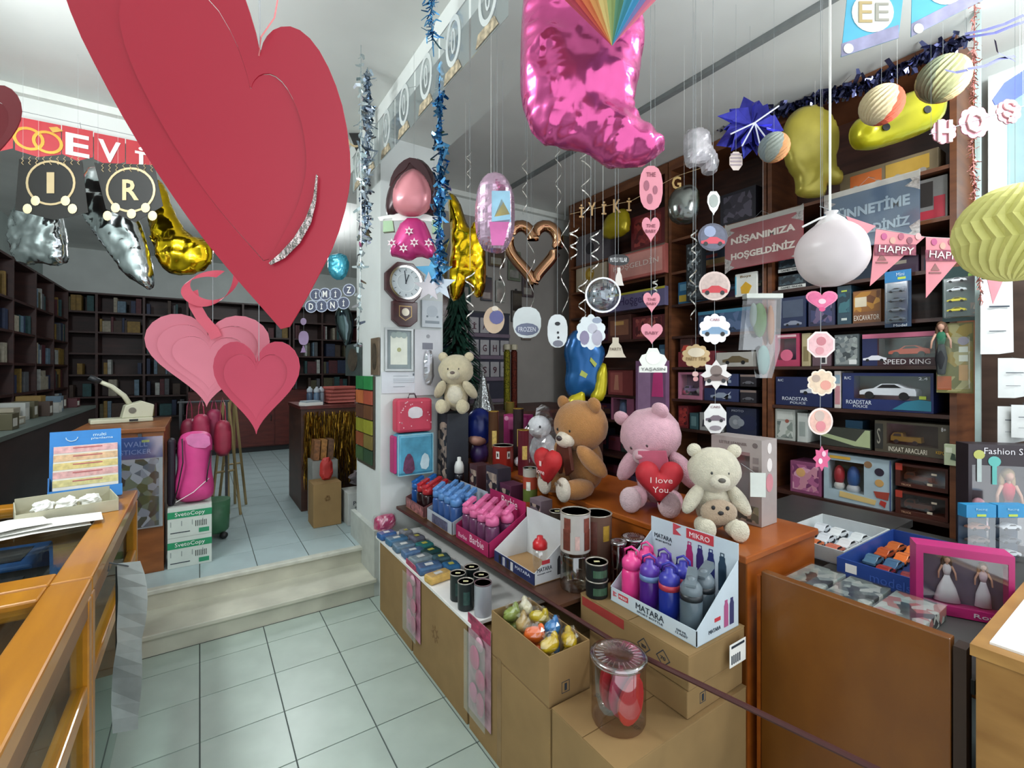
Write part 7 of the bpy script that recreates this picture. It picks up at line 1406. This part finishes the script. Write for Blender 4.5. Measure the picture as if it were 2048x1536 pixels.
MB().tube([(-.065,-.075,.46),(-.06,-.095,.30),(-.09,-.085,.12),(-.115,-.05,.02)], .011, 6, flat=.4).build('strap', BLACK, t, smooth=True); MB().tube([(.105,-.04,.36),(.08,-.085,.22),(.075,-.08,.15)], .011, 6, flat=.4).build('strap', BLACK, t, smooth=True)
MB().tube([(-.10,-.075,.03),(.0,-.092,.09),(.09,-.07,.17)], .0025, 5).build('white_piping', WHITE, t); MB().box(-.15, -.105, -.05, .05, .0, .46).build('side_panel', mat('#1f1826', 0.6), t, bevel=.02)
MB().prism(smooth_poly([(-.03,.40),(.10,.38),(.09,.49),(-.05,.49)], 1), .01, -.085).build('top_pocket', mat('#d070a4', 0.5, var=0.1), t)
# hanging bags on a rack behind
t = thing('bag_rail', 'dark rail on two posts carrying red school bags', 'rail', (.03, 4.62, UPZ))
for s in (-.16, .16): MB().tube([(s,.06,.0), (s,.06,1.08)], .012, 6).build('post', DGREY, t)
MB().tube([(-.18,.06,1.08), (.18,.06,1.08)], .010, 6).build('bar', DGREY, t)
for k, (x, dz, c, lab) in enumerate(((-.10,.40,'#7a1c38','wine red'), (-.02,.36,'#a02a4c','crimson'), (.07,.33,'#8a1f44','dark raspberry'), (.13,.42,'#94263f','ruby'))):
    o = thing('school_bag', lab + ' school bag hanging on the dark rail', 'backpack', (.03+x, 4.63-.078*(k % 2), UPZ+1.05-dz), 0, 'red school bags on the rail')
    inflate(smooth_poly([(-.06,0),(.06,0),(.065,.22),(.04,.30),(-.04,.30),(-.065,.22)], 1), .07, 14, .05, k).build('bag_body', mat(c, 0.5, var=0.06), o, smooth=True)
    MB().tube([(-.02,0,.29), (-.015,.02,dz-.0), (0,.05+.078*(k % 2),dz+.06), (.015,.02,dz-.0), (.02,0,.29)], .004, 5).build('hanging_loop', mat(c, 0.5), o)
# wooden easels
for k, (x, y) in enumerate(((.20, 5.0), (.27, 5.35))):
    t = thing('wooden_easel', ['folded wooden easel nearest the red bags', 'folded wooden easel behind the first easel'][k], 'easel', (x, y, UPZ+.002), R(-15), 'folded easels')
    for a, b in ((-.05,-.10), (.05,.06), (0,.16)): MB().tube([(a*2.2, b*.6, 0), (a*.3, b*.2, 1.05)], .012, 4).build('easel_leg', wood('#a89468', '#84724a', 0.5, (10, 10, 2)), t)
    MB().tube([(-.07,-.05,.42), (.07,.03,.42)], .010, 4).build('crossbar', wood('#a89468', '#84724a', 0.5, (10, 10, 2)), t)
t = thing('green_bin', 'small green plastic bin with black castors on the raised floor', 'bin', (.10, 4.46, UPZ+.002))
MB().lathe([(.08,.04),(.10,.06),(.11,.30),(.105,.30)], 16).build('tub', mat('#3a6a4a', 0.5), t, smooth=True)
for a in range(3): MB().ell((.11*math.cos(a*2.1-1), .11*math.sin(a*2.1-1), .028), (.03,.03,.028), 10, 7).build('castor', BLACK, t, smooth=True)

# ---------------------------------------------------------------- raised room: dark shelving and books
DW = wood('#3c1d18', '#25100d', 0.5, (2, 2, 12)); BKC = {'navy': '#1c2844', 'ivory': '#8f8878', 'wine red': '#4a1a22', 'olive': '#4a4630', 'pale blue': '#5a7080', 'white': '#a0a29e', 'ochre': '#7a6028', 'teal': '#1f4446', 'grey': '#4c4e52', 'brown': '#3c2c22'}
BOOKM = {}
def bookcase(label, loc, rotz, w, d, h_, levels, bays, where, fill=.75, seed=1, tall=(.16, .26), rows=None):
    t = thing('book_shelf', label, 'shelf', loc, rotz); random.seed(seed); cnt = {}
    MB().box(-w/2, w/2, d-.02, d, 0, h_).build('back_panel', DW, t)
    for k in range(bays+1):
        x = -w/2+(w-.03)*k/bays; MB().box(x, x+.03, 0, d-.02, 0, h_).build('upright', DW, t)
    for z in levels+[h_]:
        for k in range(bays): MB().box(-w/2+(w-.03)*k/bays+.03, -w/2+(w-.03)*(k+1)/bays, .004, d-.02, z-.025, z).build('shelf_board', DW, t)
    M_ = Matrix.Translation(Vector(loc)) @ Matrix.Rotation(rotz, 4, 'Z')
    for li, z in enumerate(levels):
        if rows is not None and li not in rows: continue
        for k in range(bays):
            x = -w/2+(w-.03)*k/bays+.045; x1 = -w/2+(w-.03)*(k+1)/bays-.015; nxt = (levels+[h_])[li+1]-z-.05
            if random.random() > fill: continue
            skip = random.uniform(.15, .6)
            while x < x1-.05:
                bw = random.choice((.03, .045, .06, .10, .16)); bw = min(bw, x1-x); hh = min(random.uniform(*tall), nxt)
                cn = random.choice(list(BKC)); dd = random.uniform(.14, .2)
                if random.random() < skip: x += bw; continue
                p = M_ @ Vector((x+bw/2, .03+dd/2, z+.0012))
                nm = 'book' if bw < .1 else 'storage_box'
                o = MB().box(-bw/2+.0015, bw/2-.0015, -dd/2, dd/2, 0, hh).build(nm, mat(BKC[cn], 0.6, var=0.15, scale=25), None, p, (0, 0, rotz), bevel=.002)
                q = (li, cn, nm); cnt[q] = cnt.get(q, 0)+1
                tag(o, '%s %s %s from left on board %d of %s' % (ORD[min(cnt[q], 10)-1], cn, nm.replace('_', ' '), li+1, where), 'book' if nm == 'book' else 'box', 'goods on ' + where)
                x += bw
    return t
LV = [.10, .45, .78, 1.10, 1.42, 1.75, 2.08]
bookcase('tall dark shelving along the left wall of the raised room', (-1.58, 7.2, UPZ), R(90), 4.0, .35, 2.5, LV, 5, 'the dark left wall shelving', .9, 3, rows=(2, 3, 4, 5, 6))
bookcase('dark shelving at the back wall, left section', (-1.0, 9.22, UPZ), 0, 1.7, .40, 2.5, [.10, .62, .95, 1.28, 1.60, 1.92, 2.22], 3, 'the left back shelving', .8, 5, rows=(1, 2, 3, 4, 5, 6))
bookcase('red brown shelving at the middle of the back wall', (.62, 9.24, UPZ), 0, 1.5, .40, 2.5, [.10, .95, 1.28, 1.60, 1.92, 2.22], 2, 'the middle back shelving', .8, 6, rows=(1, 2, 3, 4))
bookcase('dark book shelving at the right end of the back wall', (2.15, 9.22, UPZ), 0, 1.5, .40, 2.5, [.10, .95, 1.28, 1.60, 1.92, 2.22], 3, 'the right back shelving', 1.0, 7, (.2, .28), rows=(1, 2, 3, 4))
t = thing('low_cabinet', 'red brown low cabinet across the back of the raised room', 'cabinet', (.75, 8.95, UPZ+.0015))
MB().box(-.9, .9, -.24, .22, .08, 1.0).build('body', wood('#5a221c', '#401410', 0.45, (3, 3, 12)), t); MB().box(-.9, .9, -.22, .22, 0, .08).build('plinth', BLACK, t)
for k in range(3):
    o = MB().box(-.88+.59*k, -.31+.59*k, -.255, -.241, .1, .98).build('cabinet_door', wood('#64271f', '#481813', 0.45, (3, 3, 12)), t); MB().box(-.36+.59*k, -.345+.59*k, -.272, -.255, .5, .6).build('handle', SILVER, o)
# long left counter with clutter
t = thing('long_counter', 'long dark counter in front of the left wall shelving', 'counter', (-1.245, 5.35, UPZ+.0015))
MB().box(-.265, .265, -1.6, 1.6, 0, .92).build('body', wood('#2e2220', '#1c1412', 0.5, (3, 3, 10)), t); MB().box(-.28, .275, -1.61, 1.61, .92, .95).build('top', mat('#55605c', 0.4), t)
random.seed(21)
for k in range(16):
    y = 3.85+.19*k; cn = random.choice(list(BKC)); w, d, h_ = random.uniform(.12,.3), random.uniform(.1,.16), random.uniform(.05,.18)
    o = box_thing('stationery_box', '%s stationery box, %s from the near end of the long counter' % (cn, (ORD + ['eleventh', 'twelfth', 'thirteenth', 'fourteenth', 'fifteenth', 'sixteenth'])[k]), 'box', (-1.22+random.uniform(-.06,.06), y, UPZ+.9515), R(90), d, w, h_, BKC[cn], [('r', '#b8b8b0', .1, .7, .2, .7)], group='stationery on the long counter')

# ---------------------------------------------------------------- raised room, right: tinsel counter and cartons
t = thing('tinsel_counter', 'counter hung with a gold tinsel curtain in the raised room', 'counter', (1.42, 5.15, UPZ+.0015))
MB().box(-.62, .60, -.36, .36, 0, .97).build('body', wood('#4a2a1c', '#331a10', 0.5, (3, 3, 10)), t); MB().box(-.63, .61, -.375, .37, .97, 1.0).build('top', wood('#6a2a22', '#4a1814', 0.4, (10, 3, 3)), t)
random.seed(31); mb = MB()
for k in range(420):
    x = random.uniform(-.60, .35); y = -.378-random.uniform(0, .03); z1 = .95-random.uniform(0, .06); z0 = random.uniform(.18, .5); q = [Vector((x+random.gauss(0, .008), y+random.gauss(0, .006), z1+(z0-z1)*i/5)) for i in range(6)]
    mb.strip(q, [Vector((.0032*math.cos(i*1.3+k), .0032*math.sin(i*1.3+k), 0)) for i in range(6)])
stuff(mb.build('tinsel_curtain', mat('#a8802c', 0.22, 0.9, var=0.2, scale=30), t))
TZ = UPZ+1.003
for k in range(5):
    o = thing('red_tray', ['lowest', 'second', 'third', 'fourth', 'topmost'][k] + ' of the stacked coral trays on the tinsel counter', 'tray', (1.20, 5.0, TZ+.036*k), R(6*k), 'stacked coral trays')
    MB().box(-.13, .13, -.09, .09, 0, .012).build('base', mat('#b8544c', 0.5), o); MB().ring([(-.13,-.09),(.13,-.09),(.13,.09),(-.13,.09)], [(-.12,-.08),(.12,-.08),(.12,.08),(-.12,.08)], .03).build('rim', mat('#c46a60', 0.5), o, (0, 0, .0), (R(90), 0, 0)).location = (0, 0, .0015)
for k, (x, c) in enumerate(((.97, '#5a7088'), (1.02, '#8a98a4'), (.92, '#4a5a70'))): bottle('glue_bottle', ['slate blue', 'pale grey', 'dark blue'][k] + ' bottle on the tinsel counter', (x, 4.95+.04*k, TZ), c, '#b4bcc4', .18, .03, 0, 'bottles on the tinsel counter', 'none')
o = thing('document_pile', 'pile of pale papers on the corner of the tinsel counter', 'paper', (.90, 4.86, TZ), R(20)); MB().box(-.09, .09, -.06, .06, 0, .03).build('paper_stack', PAPER, o); MB().box(-.08, .07, -.05, .06, .03, .045).build('paper_stack', mat('#9aa4ac', 0.7), o)
c = carton('carton', .80, 1.03, 4.22, 4.45, UPZ+.0015, UPZ+.37, 'tall open brown carton standing before the tinsel counter', grp='cartons on the raised floor')
text('\u267b', .05, .05, mat('#6a4a24', 0.9, var=0), c, (-.0, -.1165, .24))
c = carton('carton', 1.06, 1.30, 4.12, 4.36, UPZ+.0015, UPZ+.28, 'white printed carton by the pillar', mat('#b4b6b2', 0.7, var=0.06), grp='cartons on the raised floor'); text('POINT', .15, .035, INK, c, (0, -.1215, .19)); text('PREMIUM', .12, .014, INK, c, (0, -.1215, .15))
c = carton('carton', .84, 1.06, 4.47, 4.70, UPZ+.0015, UPZ+.52, 'grey carton topped with magazines near the tinsel curtain', mat('#8a8c88', 0.7, var=0.06), grp='cartons on the raised floor')
for k, (x, cl, nm) in enumerate(((.88, '#8a5a34', 'brown'), (.94, '#a8743a', 'tan'), (1.0, '#6a4a34', 'dark brown'))):
    o = MB().box(-.025, .025, -.07, .07, 0, .18).build('magazine', mat(cl, 0.5, var=0.3, scale=30), None, (x, 4.58, UPZ+.5235), (0, R(4), 0)); tag(o, nm + ' magazine standing on the grey carton', 'magazine')
o = thing('red_bag', 'red bag leaning between the cartons on the raised floor', 'bag', (.93, 4.34, UPZ+.3745)); inflate(smooth_poly([(-.06,0),(.06,0),(.05,.2),(-.05,.2)], 1), .05, 12, .3, 3).build('bag_body', mat('#b0302c', 0.5), o)
o = thing('bin_bag', 'grey bundle lying on the white printed carton', 'bag', (1.20, 4.25, UPZ+.29)); MB().ell((0,0,.085), (.09,.08,.07), 14, 9, .5, 2).build('bundle', mat('#5a5458', 0.4, var=0.3, scale=20), o)
# disc letter garland and silver balloon in the raised room
h = Hang('disc_garland', 'two rows of navy disc letters hanging in the passage', 'garland', 665, 595, 3.75)
for row, (s, xs, ys) in enumerate((('\u0130M\u0130Z', (632, 650, 671, 698), (590, 588, 588, 580)), ('D\u0130N\u0130', (622, 643, 665, 687), (613, 612, 610, 606)))):
    for ch, x, y in zip(s, xs, ys):
        p = h.pt(x, y); o = MB().prism(circle(12*h.s, 18, p[0], p[1]), .002, .002*row).build('disc', mat('#333c5a', 0.5), h.e); MB().ring(circle(12.5*h.s, 18, p[0], p[1]), circle(11*h.s, 18, p[0], p[1]), .001, -.001+.002*row).build('disc_rim', mat('#b4bcd0', 0.5), o)
        text(ch, (4 if ch == '\u0130' else 9)*h.s, 13*h.s, WHITE, o, (p[0], -.002+.002*row, p[1]), bold=0.02)
    q = [h.pt(x, y-11) for x, y in zip(xs, ys)]; MB().tube([(a, .004, b) for a, b in q], .0015, 4).build('string', STRING, h.e)
h.string(632, 580); h.string(700, 570)
foil('foil_balloon', 'dark silver foil balloon hanging beside the pillar in the passage', [(690,606),(704,625),(708,660),(700,690),(694,702),(684,680),(672,655),(668,630),(678,612)], 4.0, mat('#5a6a6c', 0.14, 0.9, var=0.05), .10, 22, .1, 6, smooth=True)
foil('foil_balloon', 'turquoise foil balloon seen between heart and pillar', [(655,510),(690,505),(700,530),(690,560),(668,560),(655,540)], 3.9, mat('#4aa8c0', 0.25, 0.4, var=0.1), .10, 18, .2, 6)
tag_garland('paper_charm', 'lilac paper charm string hanging in the passage', 4.2, [('c', 607, 643, 12, 14, '#b8a0c4', []), ('x', 607, 676, 20, 28, '#b49ac0', []), ('bell', 607, 698, 12, 14, '#a88ab4', [])], 630)
